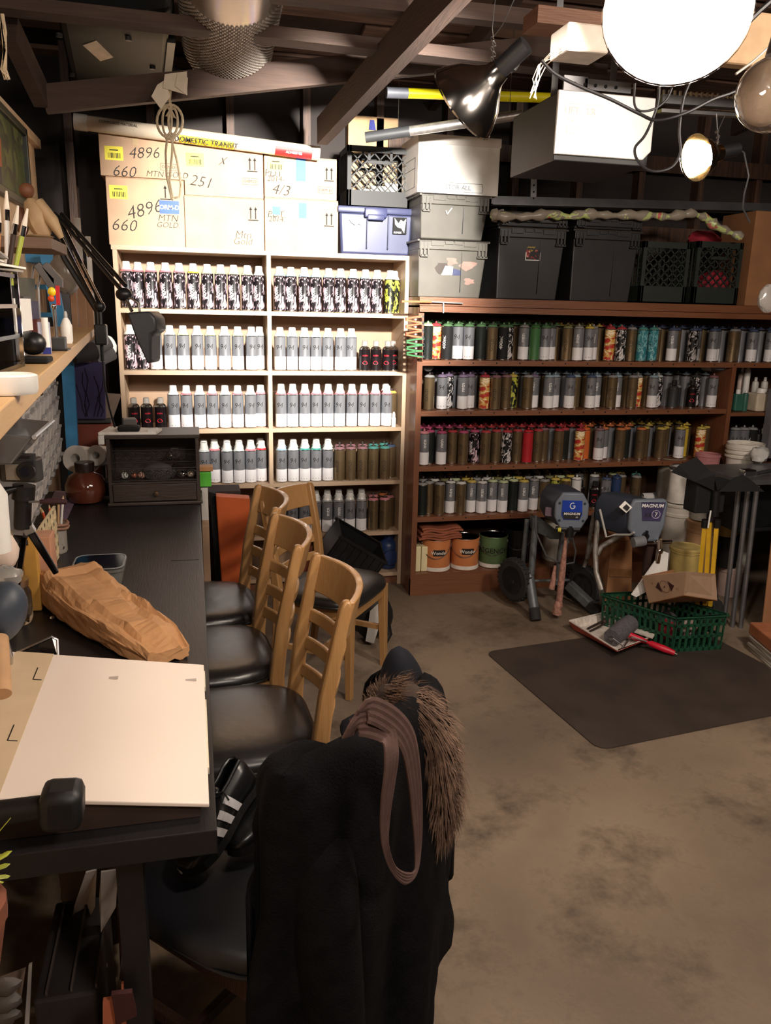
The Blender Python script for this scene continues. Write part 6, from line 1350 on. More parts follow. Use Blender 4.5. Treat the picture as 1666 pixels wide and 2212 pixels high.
t = thing('mini_pliers', 'small black and chrome tool lying left of the paper bag', 'tool', at(135, 1325, 'z', TZ+.002)); MB().tube([at(112, 1335, 'z', TZ+.01), at(135, 1325, 'z', TZ+.012), at(155, 1312, 'z', TZ+.012)], .008, 8, rs=[.005, .009, .007]).build('tool_body', black, t, smooth=True); MB().ball(at(112, 1335, 'z', TZ+.012), .006, 8).build('chrome_tip', chrome, t)
# phone
t = thing('phone', 'silver edged phone leaning up behind the light board at far left', 'phone', at(75, 1420, 'z', TZ))
q = [at(28, 1414, 'y', 1.80), at(112, 1376, 'y', 1.80), at(124, 1382, 'y', 1.80), at(126, 1424, 'y', 1.78), at(28, 1424, 'y', 1.78)]
MB().prism(q, 0, (0, .007, 0)).build('phone_body', M('phone_black', (14, 14, 16), .12), t)
MB().tube(q[:4], .0032, 6).build('silver_edge', steel, t, smooth=True)
# dark rounded lamp shade at left
t = thing('desk_lamp_shade', 'blue-grey rounded shade on a thin steel stand cut by the left edge', 'lamp', at(10, 1400, 'y', 1.62))
MB().ball(at(0, 1325, 'y', 1.55), .052, 22, (.9, 1, 1.25), rot('Y', 25)).build('shade', M('blue_grey_rubber', (58, 66, 78), .5), t, smooth=True)
MB().tube([at(14, 1380, 'y', 1.6), at(24, 1415, 'y', 1.6), at(24, 1440, 'y', 1.7)], .004, 8).build('stand', steel, t, smooth=True)
tag(MB().tube([at(-4, 1380, 'y', 1.5), at(2, 1500, 'y', 1.40)], .018, 16).build('cardboard_tube', M('tan_tube', (190, 150, 110), .7), smooth=True), 'tan cardboard tube end at the left edge beside the light board', 'tube')
# tripod with action camera
t = thing('camera_tripod', 'small black tripod holding an action camera on the black table', 'tripod', at(55, 1230, 'z', TZ))
TY = 2.0; piano = M('glossy_black', (14, 13, 14), .15)
hub = at(50, 1130, 'y', TY)
for i, ((x0, y0_), (x1, y1_, dy)) in enumerate((((42, 1135), (18, 1290, -.06)), ((58, 1135), (122, 1238, .02)), ((52, 1138), (38, 1262, .06)))):
    a = at(x0, y0_, 'y', TY); b = at(x1, y1_, 'y', TY+dy); b.z = max(b.z, TZ+.008)
    MB().bar(a, b, .020, .014, (0, 1, 0), w2=.014).build('leg', piano, t, bevel=.003); MB().bar(a+(b-a)*.01, a+(b-a)*.14, .024, .018, (0, 1, 0)).build('leg_joint', steel, t)
MB().tube([at(48, 1140, 'y', TY), at(50, 1075, 'y', TY)], .02, 16).tube([at(50, 1078, 'y', TY), at(52, 1048, 'y', TY)], .026, 16).build('head', black, t, smooth=True)
MB().tube([at(12, 1062, 'y', TY-.02), at(30, 1056, 'y', TY-.02), at(50, 1052, 'y', TY-.01)], .006, 10, rs=[.012, .006, .006]).build('clamp_knob', black, t, smooth=True)
MB().tube([at(62, 1084, 'y', TY-.03), at(88, 1084, 'y', TY-.03)], .0028, 8).build('pan_rod', steel, t); MB().tube([at(86, 1084, 'y', TY-.03), at(112, 1083, 'y', TY-.03), at(144, 1084, 'y', TY-.03)], .007, 10, rs=[.005, .008, .006]).build('pan_handle', M('dark_red_grip', (60, 32, 36), .5), t, smooth=True)
t = thing('action_camera', 'small silver and black action camera mounted on the black tripod', 'camera', at(48, 1040, 'y', TY))
c = at(46, 1014, 'y', TY-.01); MB().box(c-V(.045, .02, .028), c+V(.045, .02, .03), rot('Z', -14), bev=.006).build('clear_housing', M('camera_housing', (60, 60, 60), .12), t)
MB().box(c-V(.03, .024, .02), c+V(.002, -.018, .016), rot('Z', -14)).build('silver_front', M('camera_silver', (165, 162, 156), .4, .4), t)
c2 = c+V(.018, -.03, .002); MB().tube([c2+V(0, .012, 0), c2-V(0.002, .010, 0)], .021, 20).build('lens_ring', black, t, smooth=True); MB().tube([c2-V(.002, .010, 0), c2-V(.002, .0115, 0)], .012, 18).build('lens', M('lens_glass', (20, 20, 30), .03), t)
MB().box(c+V(-.035, -.016, .03), c+V(.03, .016, .036), rot('Z', -14)).build('latch', black, t)
# pencil cup
t = thing('pencil_cup', 'speckled cup with cord wrapped rim holding pencils', 'cup', at(118, 1195, 'z', TZ))
cP = at(122, 1192, 'z', TZ); cupm = graphic('speckled_cup', (168, 160, 152), (60, 44, 40), 30, (1, 1, 1), .62)
MB().shell([(.001, .002), (.034, 0), (.037, .006), (.038, .095), (.041, .10)], cP, 26, t=.003).build('cup_body', cupm, t, smooth=True)
mb = MB()
for k in range(2): mb.tube([cP+V(math.cos(a_)*(.043+.001*k), math.sin(a_)*(.043), .10-.012*k+.002*math.sin(a_*4)) for a_ in [2*PI*j/26 for j in range(27)]], .005, 6)
mb.build('wrapped_cord', M('brown_cord', (150, 110, 90), .7, var=.3, scale=200), t, smooth=True)
for i, (dx, dy, m_, h_) in enumerate(((-.02, 0, M('pencil_orange', (215, 80, 50), .5), .14), (-.008, .01, M('pencil_orange'), .15), (.012, 0, M('pencil_tan', (205, 165, 120), .5), .17), (.02, .01, white, .18), (-.026, .01, M('pencil_gold', (180, 150, 100), .5), .15), (.004, -.012, M('pencil_dark', (60, 36, 34), .5), .18))):
    a = cP+V(dx*.4, dy, .006); b = cP+V(dx*1.6, dy*1.4, h_)
    pc = thing('pencil', '%s pencil, %s in order inside the speckled cup' % (['orange', 'red-orange', 'tan', 'white', 'golden', 'dark'][i], ORD[i]), 'pencil', a, 'pencils in the speckled cup')
    MB().tube([a, b], .0042, 6).build('barrel', m_, pc); MB().tube([b, b+(b-a).normalized()*.012], .004, 6, rs=[.004, .001]).build('tip', M('pencil_wood', (215, 180, 140), .6), pc)
# items at the left of the table
bead = M('brown_beads', (150, 104, 86), .4, var=.2)
t = thing('bead_necklace', 'heap of brown wooden beads beside the tripod legs', 'beads', at(50, 1240, 'z', TZ)); mb = MB(); cB = at(54, 1232, 'z', TZ)
for k in range(3):
    for j in range(26):
        a_ = 2*PI*j/26; mb.ball(cB+V(math.cos(a_)*(.045-.008*k), math.sin(a_)*.038, .007+.011*k), .0062, 8)
mb.build('beads', bead, t, smooth=True, kind='stuff')
tag(MB().ball(at(95, 1218, 'z', TZ+.022), .026, 14, (1.1, 1, .8), amp=.3).build('magenta_cloth', M('magenta_cloth', (165, 20, 80), .9), smooth=True), 'small magenta cloth lump behind the tripod leg', 'cloth')
t = thing('yellow_packet', 'yellow packet with brown corner standing behind the bead heap', 'packet', at(62, 1215, 'z', TZ)); a = at(48, 1215, 'y', 2.22); b = at(76, 1150, 'y', 2.22); MB().box((a.x, 2.22, TZ+.001), (b.x, 2.25, b.z), bev=.004).build('packet_body', M('mustard_packet', (200, 150, 70), .5), t); MB().box((a.x+.01, 2.218, b.z-.035), (b.x-.02, 2.22, b.z-.02)).build('packet_print', ink, t)
boxpx('cardboard_box', 'pinkish cardboard box behind the yellow packet on the table', 'box', 70, 108, 1160, 1210, 2.32, .08, M('pink_card', (205, 150, 120), .7), z0=TZ+.001)
t = thing('glass_jar', 'glass jar with steel lid at the left edge of the table', 'jar', at(15, 1150, 'z', TZ)); cJ = at(12, 1165, 'y', 2.15); MB().lathe([(.045, 0), (.05, .01), (.05, .08), (.042, .10), (.042, .11)], (cJ.x, 2.15, TZ+.001), 24).build('jar_glass', M('clear_glass'), t, smooth=True); MB().lathe([(.045, .10), (.046, .118), (.04, .12), (.001, .12)], (cJ.x, 2.15, TZ+.002), 24).build('jar_lid', steel, t, smooth=True)
tag(MB().ball(at(2, 1190, 'y', 1.95), .045, 16, (.9, .8, 1.1), amp=.15).build('white_cloth', M('pale_spotted_cloth', (225, 205, 190), .85, var=.06), smooth=True), 'pale patterned cloth bundle at the left edge of the table', 'cloth')
tag(MB().ball(at(8, 1245, 'y', 1.85), .04, 14, (1.1, .8, .6), amp=.3, sd=3).build('silver_wrap', M('foil_wrap', (190, 188, 184), .25, .5), smooth=True), 'crumpled silvery wrap at the left edge below the cloth bundle', 'wrap')
t = thing('purple_card', 'lilac card sheet lying at the far left corner of the table', 'card', at(150, 1100, 'z', TZ)); MB().prism([at(118, 1150, 'z', TZ+.001), at(140, 1132, 'z', TZ+.001), at(163, 1082, 'z', TZ+.001), at(132, 1082, 'z', TZ+.001)], 0, (0, 0, .003)).build('sheet', M('lilac_card', (130, 108, 130), .6), t)
tag(MB().prism([at(110, 1080, 'y', 2.9), at(118, 1062, 'y', 2.9), at(140, 1064, 'y', 2.9), at(142, 1085, 'y', 2.9)], 0, (0, .02, .0)).build('dark_card', M('dusky_card', (80, 60, 62), .6)), 'dusky purple card propped behind the pencil cup', 'card')
# plate stack of cream lattice basket
t = thing('lattice_basket', 'cream slotted plastic basket between tripod and drawer cabinets', 'basket', at(85, 1150, 'z', TZ)); 
a = at(72, 1170, 'y', 2.45); b = at(102, 1000, 'y', 2.6); xx = b.x-.01
mb = MB()
for i in range(6):
    for j in range(4): pass
for i in range(5): z_ = TZ+.01+.04*i; mb.bar(V(xx, 2.3, z_), V(xx, 2.72, z_), .008, .014)
for j in range(9): mb.bar(V(xx, 2.3+.052*j, TZ+.005), V(xx, 2.3+.052*j, TZ+.175), .008, .012, (0, 1, 0))
mb.box((xx-.1, 2.3, TZ+.001), (xx, 2.72, TZ+.008)); mb.box((xx-.1, 2.3, TZ+.001), (xx-.094, 2.72, TZ+.17)); mb.build('slotted_side', M('cream_basket', (225, 205, 165), .5), t)
# brown vase with lid
t = thing('glazed_jar', 'glossy brown glazed jar with dark neck before the drawer box', 'jar', at(190, 1078, 'z', TZ)); cV = at(188, 1084, 'z', TZ); cV.z = TZ
s_ = mpp(cV); R1 = 43*s_; MB().lathe([(R1*.5, 0), (R1*.78, .006), (R1*1.0, .05), (R1*.98, .075), (R1*.8, .112), (R1*.45, .132), (R1*.40, .135)], cV+V(0, 0, .001), 32).build('jar_body', M('brown_glaze', (96, 50, 36), .12, var=.2, scale=4, coat=.5), t, smooth=True)
MB().lathe([(R1*.46, .13), (R1*.48, .168), (R1*.46, .172), (R1*.1, .172)], cV+V(0, 0, .001), 24).build('neck', M('dark_neck', (48, 36, 32), .25), t, smooth=True)
tag(MB().lathe([(.035, -.03), (.05, -.01), (.05, .03), (.04, .035)], (cV.x+.085, cV.y+.05, TZ+.05), 20).build('dark_pot', M('very_dark_pot', (26, 18, 16), .3), smooth=True), 'very dark round pot between the glazed jar and drawer box', 'pot')
for i, (px, py, rr) in enumerate(((178, 992, .058), (222, 985, .045))):
    p = at(px, py, 'y', 3.675); p.y = 3.675
    q = thing('paper_roll', ['big white paper roll standing behind the glazed jar', 'smaller white paper roll between jar and drawer box'][i], 'paper roll', (p.x, 3.675, TZ)); Aq = align((-.35, -.85, .2))
    q0 = V(p.x, p.y, TZ+.03+.0) if False else p
    MB().lathe([(rr*.38, .0), (rr, .0), (rr, .12), (rr*.38, .12), (rr*.38, 0)], p-Aq@V(0, 0, .06), 30, Aq).build('roll_body', M('tissue_white', (238, 234, 228), .8, var=.02), q, smooth=True, autosm=40)
    MB().tube([V(p.x, p.y, TZ+.001), V(p.x, p.y, p.z-rr)], .012, 8).build('stand', dgrey, q)
# wooden drawer organizer
dkw = wood('dark_organizer_wood', (76, 62, 54), (58, 47, 42), (1, 9, 9), .45)
OYo = 3.42
a = at(237, 1083, 'y', OYo); b = at(434, 1083, 'y', OYo); tt = at(425, 945, 'y', OYo).z
t = thing('desk_organizer', 'dark wooden desk organizer with scroll ironwork and a small drawer', 'organizer', ((a.x+b.x)/2, OYo+.1, TZ))
x0, x1 = a.x, b.x; Hh = tt-TZ
MB().box((x0-.008, OYo-.01, TZ+.001), (x1+.008, OYo+.23, TZ+.014), bev=.003).build('base', dkw, t)
MB().box((x0, OYo, TZ+.014), (x0+.014, OYo+.22, tt)).build('side_panel', dkw, t); MB().box((x1-.014, OYo, TZ+.014), (x1, OYo+.22, tt)).build('side_panel', dkw, t)
MB().box((x0, OYo+.21, TZ+.014), (x1, OYo+.22, tt)).build('back_panel', dkw, t); MB().box((x0-.004, OYo+.0, tt-.002), (x1+.004, OYo+.225, tt+.012)).build('top_board', dkw, t)
dr = MB().box((x0+.016, OYo-.003, TZ+.018), (x1-.016, OYo+.2, TZ+.09), bev=.002).build('drawer', dkw, t); MB().lathe([(.005, 0), (.005, .008), (.011, .014), (.010, .02), (.001, .022)], ((x0+x1)/2+.005, OYo-.003, TZ+.052), 16, rot('X', 90)).build('knob', M('bronze_knob', (110, 88, 70), .35, .8), dr, smooth=True)
MB().box((x0+.014, OYo+.0, TZ+.092), (x1-.014, OYo+.21, TZ+.10)).build('inner_shelf', dkw, t)
iron = M('iron_scroll', (70, 66, 64), .4, .6)
for zz, yy, nm in ((.105, OYo+.004, 'iron_scrollwork'), (.165, OYo+.10, 'iron_scrollwork')):
    mb = MB(); hh_ = .052; w_ = x1-x0-.03; 
    for z_ in (0, hh_): mb.tube([V(x0+.015, yy, TZ+zz+z_), V(x1-.015, yy, TZ+zz+z_)], .0022, 6)
    ns = 8
    for i in range(ns):
        cx_ = x0+.015+w_*(i+.5)/ns; sg = 1 if i % 2 else -1; pts = []
        for k in range(22): th = k/21*4.2*PI*.75; r_ = .022*(1-.75*k/21); pts.append(V(cx_+sg*math.cos(th)*r_, yy, TZ+zz+hh_/2+math.sin(th)*r_))
        mb.tube(pts, .0018, 5)
    mb.build(nm, iron, t)
for i, (dx, m_, r_) in enumerate(((.06, white, .016), (.10, M('copper_thing', (190, 120, 100), .3, .5), .014), (.13, M('blush', (205, 160, 140), .4), .016), (.155, white, .012), (.30, chrome, .018), (.335, M('warm_glass', (235, 215, 190), .1, .3), .016))):
    tag(MB().ball((x0+dx, OYo+.06, TZ+.118), r_, 12, (1, 1, .9)).build('trinket', m_, smooth=True), '%s trinket, %s from left behind the organizer ironwork' % (['white', 'copper', 'blush pink', 'small white', 'chrome', 'warm glassy'][i], ORD[i]), 'trinket', 'trinkets in the desk organizer')
tag(MB().tube([V(x0+.25, OYo+.05, TZ+.102), V(x0+.27, OYo+.06, TZ+.19)], .004, 8).lathe([(.001, 0), (.024, .004), (.024, .008), (.001, .010)], (x0+.27, OYo+.055, TZ+.212), 20, rot('X', 80)).build('round_glass', M('clear_glass'), smooth=True), 'small round clear magnifier sticking up inside the organizer', 'magnifier')
tag(MB().ball((x0+.20, OYo+.07, TZ+.125), .055, 18, (1.3, .7, .8)).build('grey_pouch', M('grey_pouch', (70, 66, 64), .7), smooth=True), 'grey rounded pouch in the middle of the organizer tray', 'pouch')
# papers and wallet on organizer top
tag(MB().prism([V(x0-.03, OYo+.02, tt+.013), V(x0+.20, OYo+.01, tt+.013), V(x0+.22, OYo+.12, tt+.013), V(x0+.0, OYo+.2, tt+.013)], 0, (0, 0, .010)).build('paper_stack', paper), 'white papers on the left of the organizer top', 'papers')
tag(MB().box((x0-.03, OYo+.0, tt-.025), (x0-.006, OYo+.1, tt+.012), bev=.003).build('white_block', white), 'small white block hooked on the organizer top left corner', 'block')
tag(MB().box((x0+.045, OYo+.02, tt+.024), (x0+.135, OYo+.085, tt+.046), bev=.009).build('black_wallet', dblack, smooth=True), 'black oval case lying on the papers on the organizer', 'case')
tag(MB().box((x0+.06, OYo+.09, tt+.024), (x0+.115, OYo+.13, tt+.07), rot('Z', 12), bev=.004).build('grey_gadget', M('dark_silver', (110, 108, 106), .35, .5)), 'dark silver gadget standing behind the black oval case', 'gadget')
tag(MB().tube([V(x0+.17, OYo+.03, tt+.026), V(x0+.205, OYo+.02, tt+.03)], .012, 10).build('tape_core', white, smooth=True), 'small white roll at the right of the papers on the organizer', 'tape')
# ================================================================ ledge and left wall
birch = wood('birch_board', (214, 176, 126), (196, 156, 106), (12, 1, 12), .5, bump=.05)
LZ_ = 1.485
E0_, E1_ = V(-.172, .70, LZ_), V(-.386, 3.72, LZ_)
t = thing('ledge_shelf', 'long birch board ledge on the left wall, crowded with tools', 'shelf', (-.45, 2.1, LZ_-.03))
MB().prism([V(-.68, .70, LZ_-.028), V(E0_.x, .70, LZ_-.028), V(E1_.x, 3.60, LZ_-.028), V(-.68, 3.66, LZ_-.028)], 0, (0, 0, .028)).build('ledge_board', birch, t, bevel=.002)
for y in (.8, 1.6): MB().prism([V(-.68, y, LZ_-.03), V(-.45, y, LZ_-.03), V(-.68, y, LZ_-.2)], 0, (0, .02, 0)).build('bracket', rackm, t)
# small-drawer cabinets under the ledge, face turned to the room
drf = M('drawer_front_grey', (205, 200, 196), .3, var=.05); cabf = M('cabinet_grey', (120, 120, 122), .5)
def fx(y): return -.29-.072*y
CY0, CY1 = 2.35, 3.52; CB, CT = .96, 1.445
t = thing('drawer_cabinet', 'grey plastic cabinet of many small drawers hung under the birch ledge', 'cabinet', (-.55, 3.0, CB), None)
MB().prism([V(-.678, CY0, CB), V(fx(CY0), CY0, CB), V(fx(CY1), CY1, CB), V(-.678, CY1, CB)], 0, (0, 0, CT-CB)).build('cabinet_body', cabf, t)
nr, nc = 8, 8; proto_d = None
for i in range(nc):
    for j in range(nr):
        ya = CY0+.02+(CY1-CY0-.04)*i/nc; yb = CY0+.02+(CY1-CY0-.04)*(i+.88)/nc; za = CB+.02+(CT-CB-.03)*j/nr; zb = za+(CT-CB-.03)/nr*.86
        d_ = MB().hexa([V(fx(ya)+.001, ya, za), V(fx(yb)+.001, yb, za), V(fx(yb)-.004, yb, za), V(fx(ya)-.004, ya, za), V(fx(ya)+.008, ya, zb), V(fx(yb)+.008, yb, zb), V(fx(yb)-.004, yb, zb), V(fx(ya)-.004, ya, zb)]).build('drawer', drf, t)
        ym = (ya+yb)/2; MB().box((fx(ym)+.004, ym-.016, za+.002), (fx(ym)+.014, ym+.016, za+.012)).build('handle', M('drawer_handle', (140, 138, 138), .4), d_)
# clear stacking bins nearer the camera
for i, (yy, z0_) in enumerate(((1.78, 1.335), (1.80, 1.25))):
    xx = -.36; q = thing('stacking_bin', 'clear grey stacking bin full of bits, %s under the near ledge' % ['upper one', 'lower one'][i], 'bin', (xx-.06, yy+.12, z0_), 'clear stacking bins under the ledge')
    clr2 = M('smoky_bin', (130, 130, 130), .15, trans=.45, var=.05)
    MB().hexa([V(xx-.22, yy, z0_), V(xx-.02, yy, z0_), V(xx-.02, yy+.22, z0_), V(xx-.22, yy+.22, z0_), V(xx-.24, yy-.01, z0_+.09), V(xx+.03, yy-.01, z0_+.06), V(xx+.03, yy+.23, z0_+.06), V(xx-.24, yy+.23, z0_+.09)]).build('bin_body', clr2, q, bevel=.004)
    mb = MB(); mb.tube([V(xx+.032, yy-.012, z0_+.06), V(xx+.032, yy+.232, z0_+.06)], .005, 8); mb.build('bin_lip', M('lip_clear', (220, 220, 220), .1, trans=.4), q)
    for k in range(5):
        r5 = random.Random(i*9+k); o = MB().tube([V(xx-.03-.03*r5.random(), yy+.03+.035*k, z0_+.10), V(xx+.02, yy+.05+.035*k, z0_+.12+.02*r5.random())], .007, 8).build('metal_nozzle', [chrome, steel, dgrey, white, chrome][k], smooth=True); tag(o, 'metal bit, %s from near, in the %s clear bin' % (ORD[k], ['upper', 'lower'][i]), 'metal bit', 'metal bits in the clear bins')
tag(MB().ball(V(-.33, 1.93, 1.405), .008, 8).build('red_bead', red), 'tiny red bead on the upper clear bin', 'bead')
t = thing('white_squeeze_bottle', 'white and red bottle at the left edge under the clear bins', 'bottle', at(5, 1080, 'y', 1.7)); q = at(-22, 1050, 'y', 1.75); MB().lathe([(.03, -.14), (.032, -.02), (.012, .02), (.012, .03)], q, 18).build('bottle_body', white, t, smooth=True); MB().lathe([(.014, .03), (.014, .055)], q, 14).build('cap', red, t)
# picture on the wall
t = thing('framed_picture', 'dark framed green painting hanging on the cream wall at left', 'picture', (-.66, 3.4, 2.0))
Xp = -.665
c4 = [at(-60, 400, 'x', Xp), at(64, 437, 'x', Xp), at(52, 273, 'x', Xp), at(-60, 175, 'x', Xp)]
yA, yB = 2.9, c4[2].y; zA_, zB_ = at(0, 417, 'x', Xp).z, at(0, 224, 'x', Xp).z
MB().box((Xp-.012, yA, zA_), (Xp+.012, yB, zA_+.03)).box((Xp-.012, yA, zB_-.03), (Xp+.012, yB, zB_)).box((Xp-.012, yA, zA_), (Xp+.012, yA+.03, zB_)).box((Xp-.012, yB-.03, zA_), (Xp+.012, yB, zB_)).build('frame', M('dark_green_frame', (34, 40, 30), .4), t, bevel=.003)
MB().box((Xp-.010, yA+.02, zA_+.02), (Xp-.004, yB-.02, zB_-.02)).build('canvas', graphic('painting_green', (66, 84, 40), (38, 44, 40), 5, (1, 1.4, 1), .5, (96, 106, 60)), t)
ym = yA+(yB-yA)*.45
MB().prism([V(Xp-.003, ym-.03, zA_+.10), V(Xp-.003, ym+.08, zA_+.10), V(Xp-.003, ym+.10, zA_+.20), V(Xp-.003, ym, zB_-.06)], 0, (.001, 0, 0)).build('painted_figure', M('painted_orange', (170, 80, 40), .6), t)
MB().prism([V(Xp-.0032, ym-.02, zA_+.04), V(Xp-.0032, ym+.06, zA_+.04), V(Xp-.0032, ym+.07, zA_+.13), V(Xp-.0032, ym, zA_+.15)], 0, (.001, 0, 0)).build('painted_figure', M('painted_navy', (36, 36, 52), .6), t)
# things standing on the ledge
lz = LZ_+.001
def on(px, Y): p = at(px, 740, 'y', Y); return V(p.x, Y, lz)
t = thing('black_letter_tray', 'black stacked letter tray on the near part of the ledge', 'tray', V(-.44, 1.12, lz)); x0 = -.58; 
for k in range(4): MB().box((x0, 1.08, lz+.045*k), (-.262, 1.40, lz+.045*k+.006)).build('tray_shelf', piano, t)
mb = MB()
for (x, y) in ((-.266, 1.08), (-.266, 1.395), (-.575, 1.08), (-.575, 1.395)): MB().box((x, y, lz), (x+.006, y+.006, lz+.145)).build('post', chrome, t)
MB().box((x0, 1.39, lz+.05), (-.27, 1.396, lz+.135)).build('back_panel', piano, t)
for i in range(6): tag(MB().box((-.56+.01*i, 1.10, lz+.143+.005*i+.0), (-.262+.012*math.sin(i*2), 1.38, lz+.146+.005*i), rot('Z', -8+4*i)).build('loose_paper', paper if i % 2 else M('grey_paper', (150, 144, 138), .7)), 'sheet, %s from the bottom of the paper heap on the letter tray' % ORD[i], 'paper', 'papers on the letter tray')
tag(MB().box((-.56, 1.10, lz+.052), (-.29, 1.36, lz+.075)).build('blue_book', M('navy_book', (38, 40, 86), .5)), 'navy book lying in the black letter tray', 'book')
tag(MB().box((-.56, 1.12, lz+.097), (-.30, 1.36, lz+.132), bev=.006).build('dark_box', black), 'dark box lying in the upper letter tray', 'box')
p = at(18, 800, 'y', .98); tag(MB().lathe([(.028, 0), (.03, .004), (.03, .02), (.026, .022), (.026, .004)], (p.x, .98, lz), 24).build('tape_roll', white, smooth=True), 'white tape roll on the ledge at the left edge', 'tape')
t = thing('brush_cup', 'dark cup packed with paint brushes at the far left of the ledge', 'cup', V(-.40, 1.65, lz)); cc_ = V(-.375, 1.78, lz); MB().shell([(.001, .002), (.04, 0), (.042, .13)], cc_, 20, t=.003).build('cup_body', black, t, smooth=True)
for i in range(9):
    r5 = random.Random(i+40); a = cc_+V(r5.uniform(-.02, .02), r5.uniform(-.02, .02), .01); b = cc_+V(-.04+.012*i, r5.uniform(-.03, .03), .21+.05*r5.random()); cmat = [orange, M('olive_brush', (150, 160, 50), .4), M('tan_brush', (210, 160, 110), .4), red, black, M('wood_brush', (190, 130, 80), .4), white, M('dark_brush'), M('olive_brush')][i]
    q = thing('paint_brush', '%s handled paint brush, %s in the brush cup' % (['orange', 'olive', 'tan', 'red', 'black', 'wooden', 'white', 'brown', 'green'][i], ORD[i]), 'paint brush', a, 'paint brushes in the cup')
    MB().tube([a, b], .0045, 8, rs=[.004, .005]).build('handle', cmat, q, smooth=True); dd = (b-a).normalized(); MB().tube([b, b+dd*.02], .006, 8).build('ferrule', chrome, q, smooth=True); MB().tube([b+dd*.02, b+dd*.055], .006, 8, rs=[.006, .002]).build('bristles', M('bristle', (215, 205, 190), .8), q, smooth=True)
# blue step stool / ladder behind
t = thing('step_ladder', 'light blue step ladder folded behind the things on the ledge', 'ladder', V(-.56, 3.9, 0)); lb = M('sky_blue_paint', (70, 150, 205), .5)
p = at(88, 552, 'y', 3.85)
a, b = at(100, 548, 'y', 3.80), at(146, 780, 'y', 3.80); MB().bar(a, b, .05, .03, (0, 1, 0)).bar(b, V(b.x-.02, b.y, .0), .05, .03, (0, 1, 0)).build('rail', lb, t)
a2, b2 = at(52, 556, 'y', 4.0), at(30, 780, 'y', 3.98); MB().bar(a2, b2+V(0, 0, -1.4), .04, .03, (0, 1, 0)).build('rail', lb, t)
MB().box(at(50, 566, 'y', 3.86), at(112, 550, 'y', 4.1), bev=.004).build('top_step', lb, t)
for k in range(3): MB().bar(at(48, 620+60*k, 'y', 3.98), at(118+14*k, 620+60*k, 'y', 3.92), .03, .02).build('step', lb, t)
# plank shelf carrying the figurine
t = thing('small_plank_shelf', 'short brown plank fixed to the cream wall, carrying the figurine', 'shelf', at(80, 535, 'x', -.6)); a = at(45, 540, 'y', 2.55); b = at(124, 540, 'y', 2.55)
MB().box((-.678, 2.45, a.z), (b.x, 2.75, a.z+.03), bev=.002).build('plank', wood('drab_plank', (130, 104, 86), (110, 86, 70), (1, 9, 9), .6), t)
zp = a.z+.031
t = thing('bird_figurine', 'beige carved figurine of birds on the small plank shelf', 'figurine', V(-.46, 2.6, zp)); bg = M('beige_carving', (176, 148, 112), .6, var=.25, scale=12)
c = at(84, 495, 'y', 2.56); c.y = 2.56
MB().ball((c.x, 2.56, zp+.055), .045, 18, (.75, .8, 1.3), rot('Y', -16), amp=.15).build('body', bg, t, smooth=True); MB().ball((c.x-.022, 2.55, zp+.128), .021, 14, (1, 1, 1)).build('head', M('carving_brown', (120, 76, 50), .6), t, smooth=True)
MB().tube([V(c.x+.005, 2.55, zp+.10), V(c.x+.04, 2.54, zp+.05), V(c.x+.06, 2.55, zp+.006)], .012, 10, rs=[.016, .018, .008]).build('tail', bg, t, smooth=True)
MB().lathe([(.001, 0), (.035, .004), (.04, .008), (.03, .012), (.001, .014)], (c.x, 2.56, zp), 20).build('base', bg, t, smooth=True)
MB().ball((c.x-.05, 2.6, zp+.05), .03, 14, (.7, .8, 1.3), amp=.2).build('small_bird', M('carving_brown'), t, smooth=True)
# desk lamp with long arm clamped at the ledge end
t = thing('arm_lamp', 'black swing arm lamp clamped to the ledge end, head hanging before the cans', 'lamp', V(-.42, 3.3, lz))
LYY = 3.05
B0 = at(222, 750, 'y', 3.2); B1 = at(222, 700, 'y', 3.2); J1 = at(215, 662, 'y', 3.2); J2 = at(118, 470, 'y', 3.3); J3 = at(268, 640, 'y', 2.9)
MB().tube([at(222, 780, 'y', 3.2), J1], .007, 8).build('post', black, t, smooth=True)
for dx in (-5, 5): MB().tube([J1+V(dx*.002, 0, .0), J2+V(dx*.003, 0, 0)], .007, 8).build('lower_arm', piano, t, smooth=True)
for dx in (0, 9): MB().tube([at(124+dx, 466-dx*.4, 'y', 3.3), at(262+dx, 626-dx, 'y', 2.9)], .0075, 8).build('upper_arm', black, t, smooth=True)
for a_, b_ in ((J1, J1.lerp(J2, .45)), (at(185, 560, 'y', 3.12), at(155, 505, 'y', 3.2))): MB().tube([a_+V(.012, -.01, .01), b_+V(.012, -.01, .01)], .0045, 10).build('spring', chrome, t, smooth=True)
MB().ball(J1, .022, 12).ball(J2, .02, 12).build('joint', black, t, smooth=True); MB().ball(at(268, 636, 'y', 2.9), .028, 12, (1, 1, .8)).build('head_joint', black, t, smooth=True)
lpm = M('lamp_head_grey', (44, 46, 50), .45)
q = [at(273, 675, 'y', 2.85), at(322, 672, 'y', 2.85), at(336, 688, 'y', 2.85), at(338, 716, 'y', 2.85), at(326, 722, 'y', 2.85), at(326, 782, 'y', 2.85), at(318, 787, 'y', 2.85), at(292, 730, 'y', 2.85)]
MB().prism(q, 0, (.03, .09, .0)).build('lamp_head', lpm, t, bevel=.012, smooth=True)
MB().tube([at(262, 640, 'y', 2.9), at(285, 645, 'y', 2.88), at(300, 655, 'y', 2.87), at(302, 675, 'y', 2.87)], .004, 8).tube([at(270, 640, 'y', 2.9), at(285, 672, 'y', 2.87)], .006, 8).build('head_bracket', steel, t, smooth=True)
MB().tube([at(222, 780, 'y', 3.2), at(226, 830, 'y', 3.2), at(236, 880, 'y', 3.25), at(248, 922, 'y', 3.3)], .004, 8).build('power_cord', cab, t, smooth=True)
